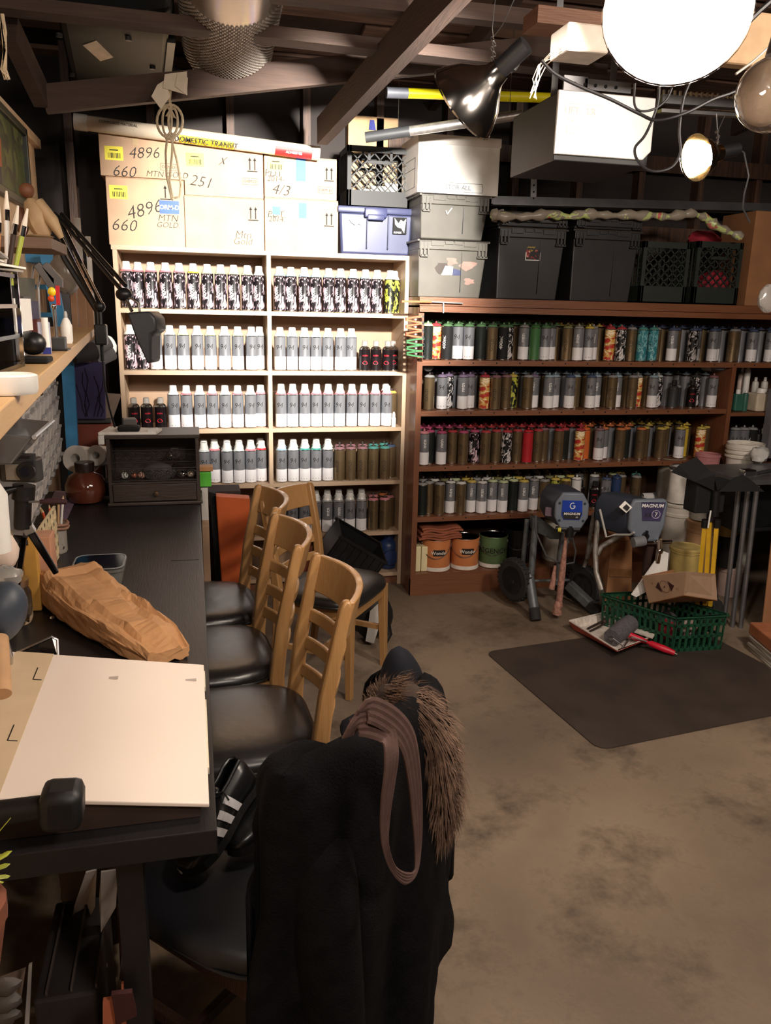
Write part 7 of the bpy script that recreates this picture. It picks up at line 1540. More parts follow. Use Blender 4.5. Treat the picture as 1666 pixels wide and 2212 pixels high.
MB().box(at(205, 745, 'y', 3.17), at(232, 700, 'y', 3.23), bev=.005).build('clamp', black, t)
# second black arm
t = thing('arm_stand', 'second black folded arm with springs behind the ledge things', 'lamp arm', V(-.5, 3.2, lz)); 
MB().tube([at(105, 478, 'y', 3.47), at(140, 560, 'y', 3.45), at(210, 672, 'y', 3.42)], .012, 8).tube([at(205, 660, 'y', 3.43), at(160, 560, 'y', 3.45), at(130, 490, 'y', 3.45)], .006, 8).build('arm', black, t, smooth=True); MB().tube([at(210, 672, 'y', 3.42), V(at(210, 672, 'y', 3.42).x, 3.42, lz)], .012, 8).build('base_post', black, t)
MB().box(at(98, 520, 'y', 3.44), at(128, 468, 'y', 3.5), bev=.01).build('clutch', dblack, t)
# toothpaste-like white tube pack, stand with toy, books, etc.
p = at(98, 764, 'z', lz); s_ = mpp(p)
t = thing('white_blue_carton', 'white and blue upright carton on the ledge beside the small stand', 'carton', p)
MB().box((p.x-14*s_, p.y, lz), (p.x+10*s_, p.y+.03, lz+66*s_), rot('Z', 12)).build('carton_body', M('soft_blue_white', (190, 195, 220), .4), t); MB().tube([V(p.x+6*s_, p.y-.008, lz+10*s_), V(p.x+5*s_, p.y-.008, lz+76*s_)], 7*s_, 12).build('tube_body', white, t, smooth=True)
MB().box((p.x-2*s_, p.y-.016, lz), (p.x+14*s_, p.y-.010, lz+14*s_)).build('blue_print', M('print_blue', (40, 50, 130), .5), t)
p = at(126, 757, 'z', lz); s_ = mpp(p); gy = p.y
t = thing('clip_stand', 'grey post stand on black base holding a yellow and orange clip', 'stand', p)
MB().box((p.x-12*s_, gy, lz), (p.x+14*s_, gy+.035, lz+28*s_), bev=.002).build('base_block', dgrey, t); MB().box((p.x-18*s_, gy-.01, lz), (p.x+20*s_, gy+.045, lz+3*s_)).build('base_plate', black, t)
MB().tube([V(p.x-4*s_, gy+.015, lz+26*s_), V(p.x-4*s_, gy+.015, lz+88*s_)], 4*s_, 12).build('post', steel, t, smooth=True)
MB().ball((p.x-6*s_, gy+.015, lz+122*s_), 9*s_, 12, (1, .8, 1.1)).build('yellow_clip', yellow, t, smooth=True); MB().ball((p.x-8*s_, gy+.01, lz+108*s_), 7*s_, 12).build('orange_clip', orange, t, smooth=True); MB().bar(V(p.x+5*s_, gy+.015, lz+95*s_), V(p.x+6*s_, gy+.015, lz+135*s_), 4*s_, .008).build('red_clip', red, t)
MB().ball((p.x-4*s_, gy+.01, lz+92*s_), 6*s_, 10).build('joint', chrome, t, smooth=True)
p = at(146, 742, 'z', lz); s_ = mpp(p)
t = thing('white_bottle', 'glaring white rounded bottle standing right of the clip stand', 'bottle', p); MB().lathe([(10*s_, 0), (12*s_, 6*s_), (12*s_, 38*s_), (7*s_, 50*s_), (4*s_, 54*s_)], (p.x, p.y, lz), 20).build('bottle_body', white, t, smooth=True); MB().lathe([(4*s_, 53*s_), (4*s_, 62*s_), (2*s_, 68*s_)], (p.x, p.y, lz), 14).build('cap', M('cap_grey', (170, 170, 170), .4), t, smooth=True)
for i, (x0_, x1_, h0, m_) in enumerate(((68, 80, 690, M('dark_book_red', (90, 40, 40), .6)), (56, 66, 650, M('dark_blue_book', (40, 42, 80), .6)), (36, 50, 640, dgrey), (40, 60, 600, M('grey_green_book', (90, 92, 84), .6)))):
    Yb = 2.0+.12*i; a = at(x0_, 740, 'y', Yb); b = at(x1_, h0, 'y', Yb); tag(MB().box((a.x, Yb, lz), (b.x, Yb+.10, b.z)).build('book', m_), '%s upright book, %s from near on the ledge' % (['dark red', 'dark blue', 'dark grey', 'grey-green'][i], ORD[i]), 'book', 'upright books on the ledge')
# grey metal folded racks (document stands)
for i, dx in enumerate((0, 16)):
    t = thing('metal_bookend', ['grey metal slanted rack, nearer one before the blue ladder', 'grey metal slanted rack, farther one before the blue ladder'][i], 'rack', at(95+dx, 700, 'y', 2.5)); q = [at(72+dx, 575, 'y', 2.5), at(84+dx, 566, 'y', 2.5), at(118+dx, 602, 'y', 2.5), at(118+dx, 622, 'y', 2.5), at(104+dx, 622, 'y', 2.5)]
    MB().prism(q, 0, (0, .03, 0)).build('slanted_bar', M('slate_metal', (100, 98, 98), .4, .4), t, bevel=.002); MB().tube([at(72+dx, 574, 'y', 2.51), at(66+dx, 620, 'y', 2.51), at(72+dx, 740, 'y', 2.51)], .004, 6).build('wire_leg', steel, t)
t = thing('black_clamp_tool', 'black gooseneck gadget on the ledge left of the white carton', 'gadget', V(-.35, 1.4, lz)); p = at(75, 785, 'z', lz); gy = p.y
MB().ball((p.x-.004, gy+.02, lz+.032), .022, 16, (1, 1, .9)).build('round_head', black, t, smooth=True); MB().box((p.x-.022, gy, lz), (p.x+.022, gy+.05, lz+.010), bev=.003).build('base_plate', dblack, t)
t = thing('white_tag_box', 'white topped black box behind the letter tray on the ledge', 'box', V(-.4, 1.45, lz)); MB().box((-.46, 1.46, lz), (-.285, 1.60, lz+.075), bev=.004).build('box_body', black, t); MB().box((-.38, 1.457, lz+.05), (-.28, 1.605, lz+.105)).build('white_sleeve', white, t)
# tall timber offcuts behind ledge end
tw = wood('timber_offcut', (186, 142, 108), (160, 118, 88), (12, 12, 1), .7)
for i, (x0_, x1_, y0_, Y_) in enumerate(((148, 160, 590, 3.95), (162, 178, 560, 4.0), (180, 196, 600, 4.05), (160, 172, 470, 4.2), (184, 194, 510, 4.25))):
    a = at(x0_, y0_, 'y', Y_); b = at(x1_, y0_, 'y', Y_); tag(MB().box((a.x, Y_, .001), (b.x, Y_+.03, a.z)).build('timber_plank', tw if i < 3 else M('grey_tube_pl', (150, 140, 130), .6)), 'tall %s, %s of the group behind the ledge end' % ('timber offcut' if i < 3 else 'grey plank', ORD[i]), 'plank', 'tall planks behind the ledge')
tag(MB().ball(at(140, 590, 'y', 3.8), .07, 16, (.9, .6, 1.3), amp=.2).build('plastic_film', M('crumpled_film', (150, 140, 128), .2, trans=.3), smooth=True), 'crumpled plastic film hanging behind the blue ladder', 'plastic')
# purple panel, grey bag and red-brown box beyond the ledge
t = thing('purple_canvas', 'violet canvas with dark branch print standing beyond the ledge end', 'canvas', at(195, 905, 'y', 3.9)); q = [at(160, 783, 'y', 3.86), at(226, 783, 'y', 3.86), at(228, 905, 'y', 3.86), at(166, 905, 'y', 3.86)]; MB().prism(q, 0, (0, .03, 0)).build('canvas_panel', M('violet_canvas', (62, 54, 96), .7), t)
mb = MB()
for i in range(7):
    r5 = random.Random(i+2); x = 175+r5.uniform(0, 45); pts = [at(x, 900, 'y', 3.857)]
    for k in range(4): x += r5.uniform(-9, 9); pts.append(at(max(165, min(224, x)), 900-22*(k+1)*(.6+.1*i), 'y', 3.857))
    mb.tube(pts, .0016, 4)
mb.build('branch_print', M('branch_ink', (34, 28, 48), .7), t)
p = at(200, 960, 'y', 3.9)
boxpx('red_brown_box', 'red-brown wooden box standing under the violet canvas', 'box', 168, 240, 916, 1060, 3.84, .1, M('red_brown_wood', (124, 56, 38), .6), z0=.001)
boxpx('dark_tray', 'thin dark tray between the violet canvas and red-brown box', 'tray', 166, 240, 908, 915, 3.83, .1, dgrey, z0=None)
for i, (x0_, y0_, x1_, y1_, m_, nm) in enumerate(((158, 770, 205, 758, M('charcoal_cloth', (50, 48, 50), .8), 'charcoal'), (185, 765, 232, 735, M('grey_cloth', (130, 128, 130), .8), 'grey'), (205, 780, 240, 760, M('grey_cloth'), 'pale grey'))):
    tag(MB().tube([at(x0_, y0_, 'y', 3.75+.09*i), at(x1_, y1_, 'y', 3.80+.09*i)], .04, 14, rs=[.032, .04]).build('cloth_roll', m_, smooth=True), '%s rolled cloth lying above the violet canvas' % nm, 'cloth', 'rolled cloths above the violet canvas')
tag(MB().ball(at(236, 752, 'y', 4.32), .052, 14, (.7, .7, 1.2), amp=.2).build('white_sack', M('tissue_white'), smooth=True), 'bright white crumpled bag end by the bookcase side', 'bag')
tag(MB().prism([at(222, 850, 'y', 3.9), at(262, 852, 'y', 3.95), at(240, 915, 'y', 3.95), at(226, 905, 'y', 3.9)], 0, (0, .02, 0)).build('grey_bag', M('grey_brown_bag', (140, 122, 108), .7)), 'grey-brown stiff bag wedged between violet canvas and bookcase', 'bag')
# ================================================================ below the table
t = thing('hanging_fabric', 'pale folded sheets of fabric hanging under the near end of table', 'fabric', (-.3, 1.6, 0)); 
fm = M('dusty_pale_fabric', (205, 196, 190), .85, var=.15)
def sheet(pts, Y, nm='fold'): MB().prism([at(x, y, 'y', Y+d_) for x, y, d_ in pts], 0, (0, .006, 0)).build(nm, fm, t)
sheet([(185, 1886, 0), (208, 1880, .03), (205, 1960, 0), (165, 2040, .05), (148, 2030, 0), (160, 1960, .02)], 1.55); sheet([(218, 1885, 0), (255, 1880, .03), (250, 1960, .02), (218, 2015, 0), (214, 1940, .04)], 1.5); sheet([(215, 2035, 0), (232, 2090, .02), (198, 2120, .0)], 1.48)
sheet([(262, 1945, 0), (272, 1945, .02), (270, 1990, .02), (262, 2000, 0)], 1.5)
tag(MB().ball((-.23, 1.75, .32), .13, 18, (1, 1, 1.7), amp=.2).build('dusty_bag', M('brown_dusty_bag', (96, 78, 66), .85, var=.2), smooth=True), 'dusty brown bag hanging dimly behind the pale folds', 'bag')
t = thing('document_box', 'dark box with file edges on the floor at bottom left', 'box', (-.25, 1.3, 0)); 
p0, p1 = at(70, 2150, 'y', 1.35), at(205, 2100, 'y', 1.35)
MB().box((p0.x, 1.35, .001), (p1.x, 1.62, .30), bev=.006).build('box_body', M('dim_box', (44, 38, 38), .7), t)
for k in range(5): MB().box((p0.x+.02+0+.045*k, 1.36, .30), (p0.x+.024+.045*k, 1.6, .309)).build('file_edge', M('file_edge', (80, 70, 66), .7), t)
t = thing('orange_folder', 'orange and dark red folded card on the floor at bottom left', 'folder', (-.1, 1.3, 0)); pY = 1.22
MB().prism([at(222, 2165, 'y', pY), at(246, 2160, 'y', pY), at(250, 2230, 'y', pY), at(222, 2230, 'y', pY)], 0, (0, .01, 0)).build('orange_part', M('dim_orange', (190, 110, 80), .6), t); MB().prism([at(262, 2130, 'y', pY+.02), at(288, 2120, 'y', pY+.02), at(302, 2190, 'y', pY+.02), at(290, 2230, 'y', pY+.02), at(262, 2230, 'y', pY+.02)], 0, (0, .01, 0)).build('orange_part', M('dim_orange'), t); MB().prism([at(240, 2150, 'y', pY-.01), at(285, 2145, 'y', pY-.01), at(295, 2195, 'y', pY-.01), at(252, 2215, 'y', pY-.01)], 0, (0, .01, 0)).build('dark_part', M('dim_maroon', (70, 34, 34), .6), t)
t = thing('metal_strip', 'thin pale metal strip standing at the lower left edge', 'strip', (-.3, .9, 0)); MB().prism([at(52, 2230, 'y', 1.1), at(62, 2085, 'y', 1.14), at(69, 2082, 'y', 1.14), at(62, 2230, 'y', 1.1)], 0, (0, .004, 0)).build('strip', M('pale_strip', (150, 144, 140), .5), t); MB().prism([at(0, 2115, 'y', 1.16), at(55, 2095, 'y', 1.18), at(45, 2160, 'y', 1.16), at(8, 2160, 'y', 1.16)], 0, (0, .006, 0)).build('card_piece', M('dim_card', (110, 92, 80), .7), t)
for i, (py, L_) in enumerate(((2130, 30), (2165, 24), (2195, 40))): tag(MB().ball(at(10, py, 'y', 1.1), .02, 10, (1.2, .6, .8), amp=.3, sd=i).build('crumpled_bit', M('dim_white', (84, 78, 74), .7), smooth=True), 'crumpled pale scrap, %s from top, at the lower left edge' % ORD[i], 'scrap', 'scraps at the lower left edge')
# plant leaves at the left edge
t = thing('potted_plant', 'yellow-green plant leaves poking in at the lower left edge', 'plant', at(-60, 1960, 'y', .80)); lf = M('leaf_yellow_green', (150, 156, 50), .5, var=.25)
pc = at(-90, 1960, 'y', .80); MB().lathe([(.03, -.10), (.045, -.02), (.047, -.02), (.047, 0)], pc, 16).build('pot', M('clay_pot', (120, 70, 50), .7), t, smooth=True)
for i, (x, y_, w_) in enumerate(((24, 1766, 3), (26, 1838, 10), (22, 1866, 9), (22, 1892, 9), (8, 1905, 8), (5, 1845, 9))):
    a = pc; b = at(x, y_, 'y', .80+.01*i); m_ = a.lerp(b, .6)+V(0, 0, .012); s_ = mpp(b)*w_
    MB().tube([a, m_, b-(b-m_).normalized()*s_, b], s_, 8, rs=[.002, s_, s_*.9, s_*.1], flat=.3).build('leaf', lf, t, smooth=True)
# ================================================================ chairs
oak = wood('honey_oak', (196, 150, 96), (168, 124, 76), (14, 14, 1.2), .38, coat=.25); vin = M('black_vinyl', (30, 29, 30), .3, var=.15, scale=5, bump=.08, bscale=30, spec=.7)
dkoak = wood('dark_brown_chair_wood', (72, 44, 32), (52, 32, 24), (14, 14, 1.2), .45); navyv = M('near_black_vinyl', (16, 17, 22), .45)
def make_chair(name, label, wd, st):
    t = thing(name, label, 'chair', (0, 0, 0), 'ladder back chairs with black seats')
    # front legs
    for s_ in (-1, 1):
        MB().bar(V(.185*s_, -.19, 0), V(.175*s_, -.18, .425), .030, .030, (0, 1, 0), w2=.042, t2=.042).build('leg', wd, t, bevel=.003, local=True)
        # back post: one sweep from floor to top, leaning back
        pts = [V(.185*s_, .24, 0), V(.188*s_, .205, .25), V(.192*s_, .195, .44), V(.197*s_, .215, .62), V(.202*s_, .262, .86)]
        mb = MB(); rings = []
        for i, p in enumerate(pts):
            w_ = [.028, .034, .036, .034, .034][i]; d_ = [.030, .040, .046, .040, .030][i]
            rings.append([p+V(-w_/2, -d_/2, 0), p+V(w_/2, -d_/2, 0), p+V(w_/2, d_/2, 0), p+V(-w_/2, d_/2, 0)])
        top = pts[-1]+V(0, .004, .018); rings.append([top+V(-.012, -.008, 0), top+V(.012, -.008, 0), top+V(.012, .008, 0), top+V(-.012, .008, 0)])
        vs = [q for r_ in rings for q in r_]; fs = []
        for i in range(len(rings)-1):
            for k in range(4): fs.append((i*4+k, i*4+(k+1) % 4, (i+1)*4+(k+1) % 4, (i+1)*4+k))
        fs += [(3, 2, 1, 0), tuple(4*(len(rings)-1)+k for k in range(4))]
        mb.add(vs, fs).build('back_post', wd, t, bevel=.006, smooth=True, local=True)
    def curved(z0, z1, th, bow, y0, lean, nm, xr=.19, bulge=0):
        mb = MB(); n = 12; vs = []
        for i in range(n+1):
            u = -1+2*i/n; x = xr*u; yb = y0+bow*(1-u*u)
            for (z, yy) in ((z0, 0), (z1, lean), (z1, lean+th), (z0, th)): vs.append(V(x, yb+yy, z+(bulge*(1-u*u) if z == z1 else 0)))
        fs = [(i*4+k, i*4+(k+1) % 4, (i+1)*4+(k+1) % 4, (i+1)*4+k) for i in range(n) for k in range(4)]+[(3, 2, 1, 0), tuple(4*n+k for k in range(4))]
        mb.add(vs, fs).build(nm, wd, t, bevel=.004, smooth=True, local=True)
    curved(.765, .872, .020, .062, .240, .026, 'top_rail', .205, .004)
    for z in (.50, .585, .672): curved(z, z+.038, .014, .05, .192+(z-.44)*.17, .008, 'slat', .188)
    for s_ in (-1, 1):
        MB().bar(V(.172*s_, -.17, .395), V(.184*s_, .19, .395), .02, .055).build('apron', wd, t, bevel=.002, local=True)
        MB().bar(V(.180*s_, -.185, .20), V(.186*s_, .21, .20), .018, .026).build('stretcher', wd, t, bevel=.002, local=True)
    MB().bar(V(-.17, -.18, .395), V(.17, -.18, .395), .02, .055).build('apron', wd, t, bevel=.002, local=True)
    MB().bar(V(-.185, .19, .395), V(.185, .19, .395), .02, .05).build('apron', wd, t, bevel=.002, local=True)
    MB().bar(V(-.18, -.02, .20), V(.18, -.02, .20), .018, .026).build('stretcher', wd, t, bevel=.002, local=True)
    # seat: padded superellipse
    def sp(u, v):
        a = 2*PI*u; e = .55; c, s = math.cos(a), math.sin(a); k = lambda q: abs(q)**e*(1 if q > 0 else -1)
        prof = [(1.0, .425), (1.02, .432), (1.025, .445), (1.0, .460), (.93, .472), (.75, .480), (.45, .484), (.15, .485), (.0, .485)]
        r, z = prof[int(round(v*8))]; wx = .222 if s < .3 else .215
        return V(k(c)*wx*r, -.005+k(s)*.215*r, z)
    so = MB().grid(sp, 40, 9, close=True).build('seat', st, t, smooth=True, local=True, autosm=False)
    def welt(j): a = 2*PI*j/40; e = .55; k = lambda q: abs(q)**e*(1 if q > 0 else -1); return V(k(math.cos(a))*.2245, -.005+k(math.sin(a))*.2175, .437)
    mb = MB(); mb.tube([welt(j) for j in range(41)], .004, 6); w_ = mb.build('piping', st, so, smooth=True, local=True)
    return t
ch = make_chair('dining_chair', 'honey oak ladder back chair nearest the viewer, pushed up to the black table', oak, vin)
ch.location = (.085, 2.045, 0); ch.rotation_euler = (0, 0, math.radians(-88))
c2 = copy_tree(ch); c2.location = (.02, 2.535, 0); c2.rotation_euler = (0, 0, math.radians(-86)); c2['label'] = 'middle honey oak ladder back chair at the black table, small black nicks on top rail'
c3 = copy_tree(ch); c3.location = (.00, 3.02, 0); c3.rotation_euler = (0, 0, math.radians(-86)); c3['label'] = 'farthest honey oak ladder back chair at the table, before the orange case'
c4 = copy_tree(ch); c4.location = (.568, 3.235, 0); c4.scale = (1, .86, .93); c4.rotation_euler = (0, 0, math.radians(54)); c4['label'] = 'honey oak chair turned outward behind the row, its seat facing the room'
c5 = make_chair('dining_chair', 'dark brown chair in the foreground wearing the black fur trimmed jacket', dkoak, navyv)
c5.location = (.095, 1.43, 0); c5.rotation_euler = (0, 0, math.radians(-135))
# nicks on middle chair rail
# ================================================================ jacket over the near chair
jc = V(.095, 1.43, 0); ja = math.radians(-135); RJ = Matrix.Rotation(ja, 3, 'Z')
def JL(x, y, z): return jc+RJ@V(x, y, z)
jkt = M('black_wool_jacket', (13, 12, 14), .95, var=.3, scale=30, bump=.25, bscale=260, spec=.12)
t = thing('hooded_jacket', 'black hooded jacket with fur trim hanging over the near chair back', 'jacket', JL(0, .3, .3))
from mathutils import geometry
plan = [(.16, .20), (.215, .19), (.245, .235), (.225, .30), (.12, .345), (0, .36), (-.13, .345), (-.235, .30), (-.275, .24), (-.25, .17), (-.16, .15)]
def planpt(u):
    s_ = u*(len(plan)-1); i = min(int(s_), len(plan)-2); f = s_-i; g = lambda k: Vector(plan[max(0, min(len(plan)-1, k))])
    p0, p1, p2, p3 = g(i-1), g(i), g(i+1), g(i+2); return .5*((2*p1)+(p2-p0)*f+(2*p0-5*p1+4*p2-p3)*f*f+(3*p1-p0-3*p2+p3)*f**3)
cen = Vector((.0, .255))
def jp(u, v):
    p = planpt(u)
    # v: 0 at the rail, 1 at hem
    k = min(1, v/.13); k = math.sin(k*PI/2); cr_ = .268+.05*(1-min(1, (p.x/.2)**2)); q = Vector((p.x, cr_+(p.y-cr_)*k)) if v < .13 else p.copy()
    x_ = p.x
    ztop = .930-.035*(abs(x_)/.3)**2-.9*max(0, -x_-.15)
    hem = .05 if u < .5 else .05+(u-.5)*1.0
    hem += .035*math.sin(u*23)+.02*math.sin(u*51)
    if u < .14: hem = .60
    z = ztop-.05*(1-math.cos(min(1, v/.13)*PI/2))-max(0, v-.06)*(ztop-.05-hem)/.94
    spread = 1+.10*max(0, v-.2)
    q = cen+(q-cen)*spread
    fold = .018*math.sin(u*34+v*3)*min(1, v*2)+.012*math.sin(u*61+1+v*2)*min(1, v*1.5)
    d = (p-cen).normalized(); q = q+d*fold
    n_ = noise.noise(V(u*7, v*6, 3))*.02*min(1, v*3); q = q+d*n_
    return JL(q.x, q.y, z)
MB().grid(jp, 110, 46).build('jacket_body', jkt, t, smooth=True, autosm=False, solid=.007)
# sleeve hanging at the left side
def sleeve(pts, rs, nm='sleeve'):
    MB().tube([JL(*p) for p in pts], .05, 16, rs=rs, flat=.8).build(nm, jkt, t, smooth=True, autosm=False)
sleeve([(.12, .25, .87), (.165, .27, .82), (.19, .305, .70), (.19, .32, .5), (.18, .33, .3), (.17, .335, .10)], [.02, .045, .055, .055, .05, .045])
sleeve([(-.16, .25, .85), (-.23, .25, .74), (-.27, .25, .60), (-.285, .25, .46), (-.28, .26, .38)], [.05, .06, .062, .056, .05])
# hood
hc = at(860, 1468, 'y', 1.36)
def hoodp(u, v):
    a = 2*PI*u; r = .052*math.sin(min(1, .0005+v*1.15)*PI*.5)**.55*(1-.25*max(0, v-.6)); z = .066-.17*v
    return hc+V(math.cos(a)*r+.008*math.sin(v*3), math.sin(a)*r*1.2, z+.006*math.sin(a*3+v*6)*v)
hm = M('black_hood', (20, 21, 28), .85, var=.3, spec=.2)
MB().grid(hoodp, 28, 16, close=True).build('hood', hm, t, smooth=True, autosm=False, solid=.006)
# inner lining with folds between hood and strap
lq = at(790, 1600, 'y', 1.33)
MB().ball(at(800, 1575, 'y', 1.36), .052, 18, (1.2, .9, .6), amp=.2).build('collar_lining', hm, t, smooth=True)
# fur strip
furc = [(812, 1530), (840, 1512), (876, 1508), (908, 1532), (936, 1575), (950, 1640), (955, 1700), (950, 1755), (938, 1790)]
Pj = JL(.0, .40, .6); Nj = RJ@V(0, 1, 0)
def FP(x, y, off=0): return onplane(x, y, Pj+Nj*off, Nj)
fy = [1.30, 1.27, 1.25, 1.24, 1.235, 1.235, 1.24, 1.25, 1.26]
fpts = [at(x, y, 'y', q+.0) for (x, y), q in zip(furc, fy)]
MB().tube(fpts, .03, 12, rs=[.022, .03, .032, .032, .032, .03, .028, .026, .012]).build('fur_base', M('fur_underlayer', (52, 38, 30), .95), t, smooth=True)
fm2 = M('fur_tips', (146, 114, 92), .8, c2=(84, 62, 50), var=.3, scale=40)
mb = MB(); r5 = random.Random(11)
for k in range(5200):
    s_ = r5.random()*(len(fpts)-1.001); i = int(s_); f = s_-i; c = fpts[i].lerp(fpts[i+1], f); tg = (fpts[i+1]-fpts[i]).normalized()
    a_ = r5.uniform(0, 2*PI); n1_ = tg.orthogonal().normalized(); n2_ = tg.cross(n1_); dr_ = n1_*math.cos(a_)+n2_*math.sin(a_)
    if dr_.dot(EYEP-c) < -.3 and r5.random() < .5: continue
    rr_ = .026*(1 if s_ < 7 else .6); L_f = r5.uniform(.018, .040)
    p0 = c+dr_*rr_*.8; p1 = p0+dr_*L_f*.6+tg*L_f*.55+V(r5.uniform(-1, 1), r5.uniform(-1, 1), r5.uniform(-1, 1))*.005; p2 = p1+dr_*L_f*.25+tg*L_f*.6+V(0, 0, -.006)
    sw = tg.cross(dr_)*.0012
    mb.add([p0-sw, p0+sw, p1+sw*.7, p2, p1-sw*.7], [(0, 1, 2, 4), (4, 2, 3)])
mb.build('fur_trim', fm2, t, kind='stuff')
# brown webbing strap
st = thing('webbing_strap', 'ribbed brown webbing belt looped over the jacket shoulder', 'strap', FP(850, 1700))
web = M('brown_webbing', (86, 62, 56), .8, var=.12, scale=60)
def ribbon(pts, wpx, nm, twist=None):
    P_ = []
    for (x, y, o_) in pts: P_.append(FP(x, y, o_))
    out = []; W_ = []
    for i in range(len(P_)-1):
        p0, p1, p2, p3 = P_[max(i-1, 0)], P_[i], P_[i+1], P_[min(i+2, len(P_)-1)]
        for k in range(6):
            s_ = k/6; out.append(.5*((2*p1)+(-p0+p2)*s_+(2*p0-5*p1+4*p2-p3)*s_*s_+(-p0+3*p1-3*p2+p3)*s_**3)); W_.append(wpx[i]*(1-s_)+wpx[i+1]*s_)
    out.append(P_[-1]); W_.append(wpx[-1])
    mb = MB(); n = 8; vs = []
    for i, p in enumerate(out):
        tg = (out[min(i+1, len(out)-1)]-out[max(i-1, 0)]).normalized(); sd_ = tg.cross(Nj).normalized(); w_ = W_[i]
        for k in range(n+1): vs.append(p+sd_*w_*(k/n-.5)+Nj*(.0012 if k % 2 else 0))
    fs = [(i*(n+1)+k, i*(n+1)+k+1, (i+1)*(n+1)+k+1, (i+1)*(n+1)+k) for i in range(len(out)-1) for k in range(n)]
    mb.add(vs, fs).build(nm, web, st, solid=.003)
ribbon([(752, 1590, .0), (772, 1566, .01), (806, 1566, .02), (838, 1585, .03), (846, 1640, .04), (838, 1710, .035), (832, 1770, .03), (833, 1830, .03), (850, 1878, .03), (878, 1897, .035), (898, 1880, .035), (903, 1820, .03), (900, 1740, .03), (893, 1660, .035), (880, 1600, .035), (850, 1560, .03), (800, 1533, .02), (768, 1548, .0)],
       [.030, .034, .036, .036, .036, .034, .026, .014, .010, .018, .012, .022, .032, .036, .038, .038, .036, .03], 'webbing')
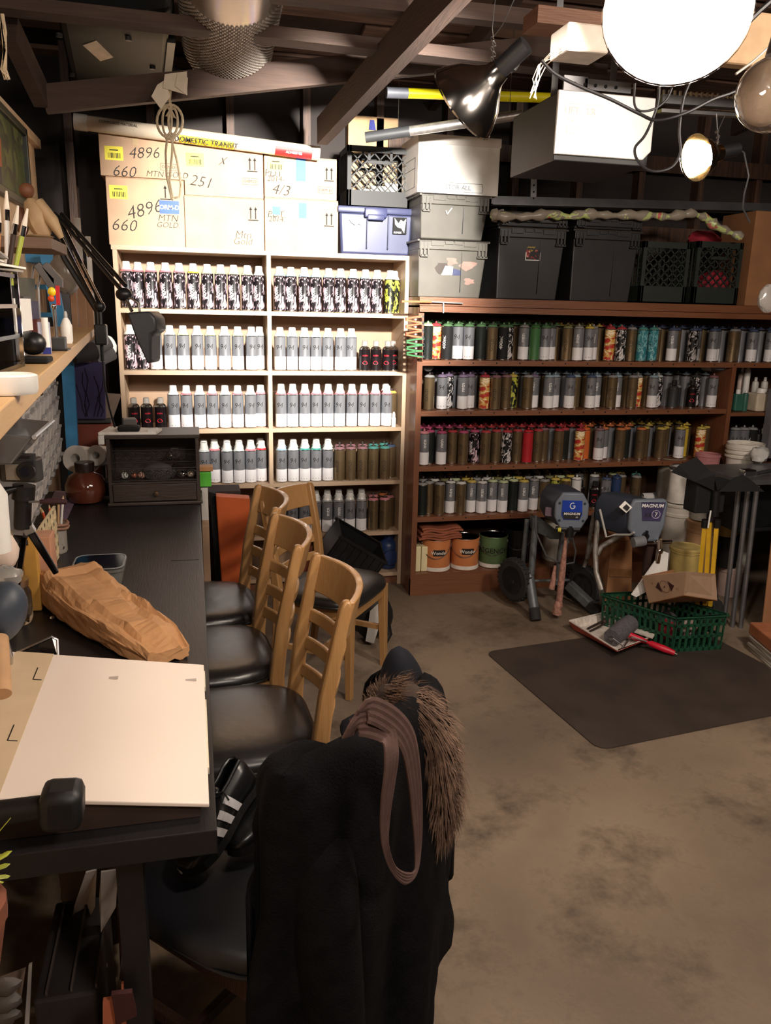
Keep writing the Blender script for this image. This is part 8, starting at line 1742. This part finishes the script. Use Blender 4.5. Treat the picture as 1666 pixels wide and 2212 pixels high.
# ================================================================ shoes
shl = M('black_leather', (20, 20, 21), .32, var=.15, spec=.6); sol = M('dark_sole', (16, 16, 18), .6); strp = M('silver_stripe', (205, 202, 205), .4)
SEAT = .487
def shoe(name, label, heel, toe, lift=0, roll=0, side=1, dark=False):
    heel = Vector(heel); toe = Vector(toe); d_ = toe-heel; L0 = d_.length; ex_ = d_.normalized(); sy_ = ZU.cross(ex_).normalized(); uz = ex_.cross(sy_)
    Rr_ = Matrix.Rotation(roll, 3, ex_); sy_ = Rr_@sy_; uz = Rr_@uz
    t = thing(name, label, 'shoe', heel, 'black striped sneakers on the near chair')
    def W(x, y, z): return heel+ex_*x*L0+sy_*y+uz*z
    # stations: x, halfwidth, top height, open(1)
    st_ = [(0, .018, .075), (.03, .028, .082), (.12, .033, .080), (.25, .032, .072), (.36, .034, .070), (.48, .039, .062), (.62, .045, .050), (.78, .046, .042), (.90, .038, .036), (.97, .024, .028), (1.0, .008, .018)]
    n = 18
    def body(i, k):
        x, hw, h = st_[i]; a = PI*k/(n-1); c = math.cos(a); s_ = math.sin(a)**.7
        return W(x, hw*(abs(c)**.6)*(1 if c > 0 else -1)*(.92 if s_ > .8 else 1), .018+(h-.018)*s_)
    vs = [body(i, k) for i in range(len(st_)) for k in range(n)]; fs = []
    for i in range(len(st_)-1):
        for k in range(n-1):
            if i in (0, 1, 2, 3) and 6 <= k <= 10: continue       # mouth of the shoe
            fs.append((i*n+k, i*n+k+1, (i+1)*n+k+1, (i+1)*n+k))
    fs.append(tuple(range(n)))
    MB().add(vs, fs).build('upper', shl, t, smooth=True, autosm=False, solid=.004)
    sv = []; 
    for zz in (0, .018):
        for i in range(len(st_)): sv.append(W(st_[i][0], st_[i][1]*1.04+.001, zz))
        for i in range(len(st_)-1, -1, -1): sv.append(W(st_[i][0], -st_[i][1]*1.04-.001, zz))
    m_ = 2*len(st_); MB().add(sv, [tuple(range(m_))[::-1], tuple(range(m_, 2*m_))]+[(i, (i+1) % m_, m_+(i+1) % m_, m_+i) for i in range(m_)]).build('sole', sol, t)
    MB().tube([W(-.004, 0, .012)]+[W(st_[i][0], side*st_[i][1]*1.05, .010) for i in range(1, len(st_))], .0035, 6).build('sole_edge', strp, t)
    # collar rim
    rim = [body(i, 6) for i in range(1, 5)]+[body(4, 8)]+[body(i, 11) for i in range(4, 0, -1)]+[body(0, 9), body(1, 6)]
    MB().tube(rim, .0042, 8).build('collar', shl, t, smooth=True)
    # tongue and laces
    MB().ball(W(.40, 0, .070), .020, 12, (1.0, .8, .35), Matrix((ex_, sy_, uz)).transposed()).build('tongue', shl, t, smooth=True)
    mb = MB()
    for k in range(5): x = .40+.055*k; h = .072-.018*k/2; mb.tube([W(x, -.020, h-.006), W(x+.01, 0, h+.006), W(x, .020, h-.006)], .0026, 6)
    mb.tube([W(.41, .01, .074), W(.36, .03, .072), W(.40, .045, .060)], .0022, 6); mb.tube([W(.41, -.01, .074), W(.36, -.03, .072), W(.42, -.04, .055)], .0022, 6); mb.build('laces', dblack, t)
    # three stripes each side
    for k in range(3):
        x = .30+.135*k
        for sg in (1, -1):
            def hwp(xx, fz):
                for j in range(len(st_)-1):
                    if st_[j][0] <= xx <= st_[j+1][0]:
                        f_ = (xx-st_[j][0])/(st_[j+1][0]-st_[j][0]); hw = st_[j][1]*(1-f_)+st_[j+1][1]*f_; h = st_[j][2]*(1-f_)+st_[j+1][2]*f_
                s_ = fz; a = math.asin(min(1, s_**(1/.7))); c = math.cos(a)**.6; return W(xx, sg*(hw*c+.0035), .018+(h-.018)*s_+.001)
            g = [[hwp(x+dx+.07*fz, fz) for fz in (.02, .2, .42, .64, .84)] for dx in (0, .075)]
            vs = g[0]+g[1]; mb = MB().add(vs, [(j, j+1, 6+j, 5+j) for j in range(4)]); mb.build('stripe', strp, t, solid=.0012)
    return t
shoe('sneaker', 'black sneaker with three silver stripes, standing out most, toe pointing down left', at(548, 1690, 'z', SEAT+.10), at(405, 1893, 'z', SEAT+.012), roll=math.radians(18), side=-1)
shoe('sneaker', 'second black sneaker, mostly hidden behind the jacket on the near chair', at(668, 1690, 'z', SEAT+.06), at(500, 1850, 'z', SEAT+.02), roll=math.radians(14), side=-1)
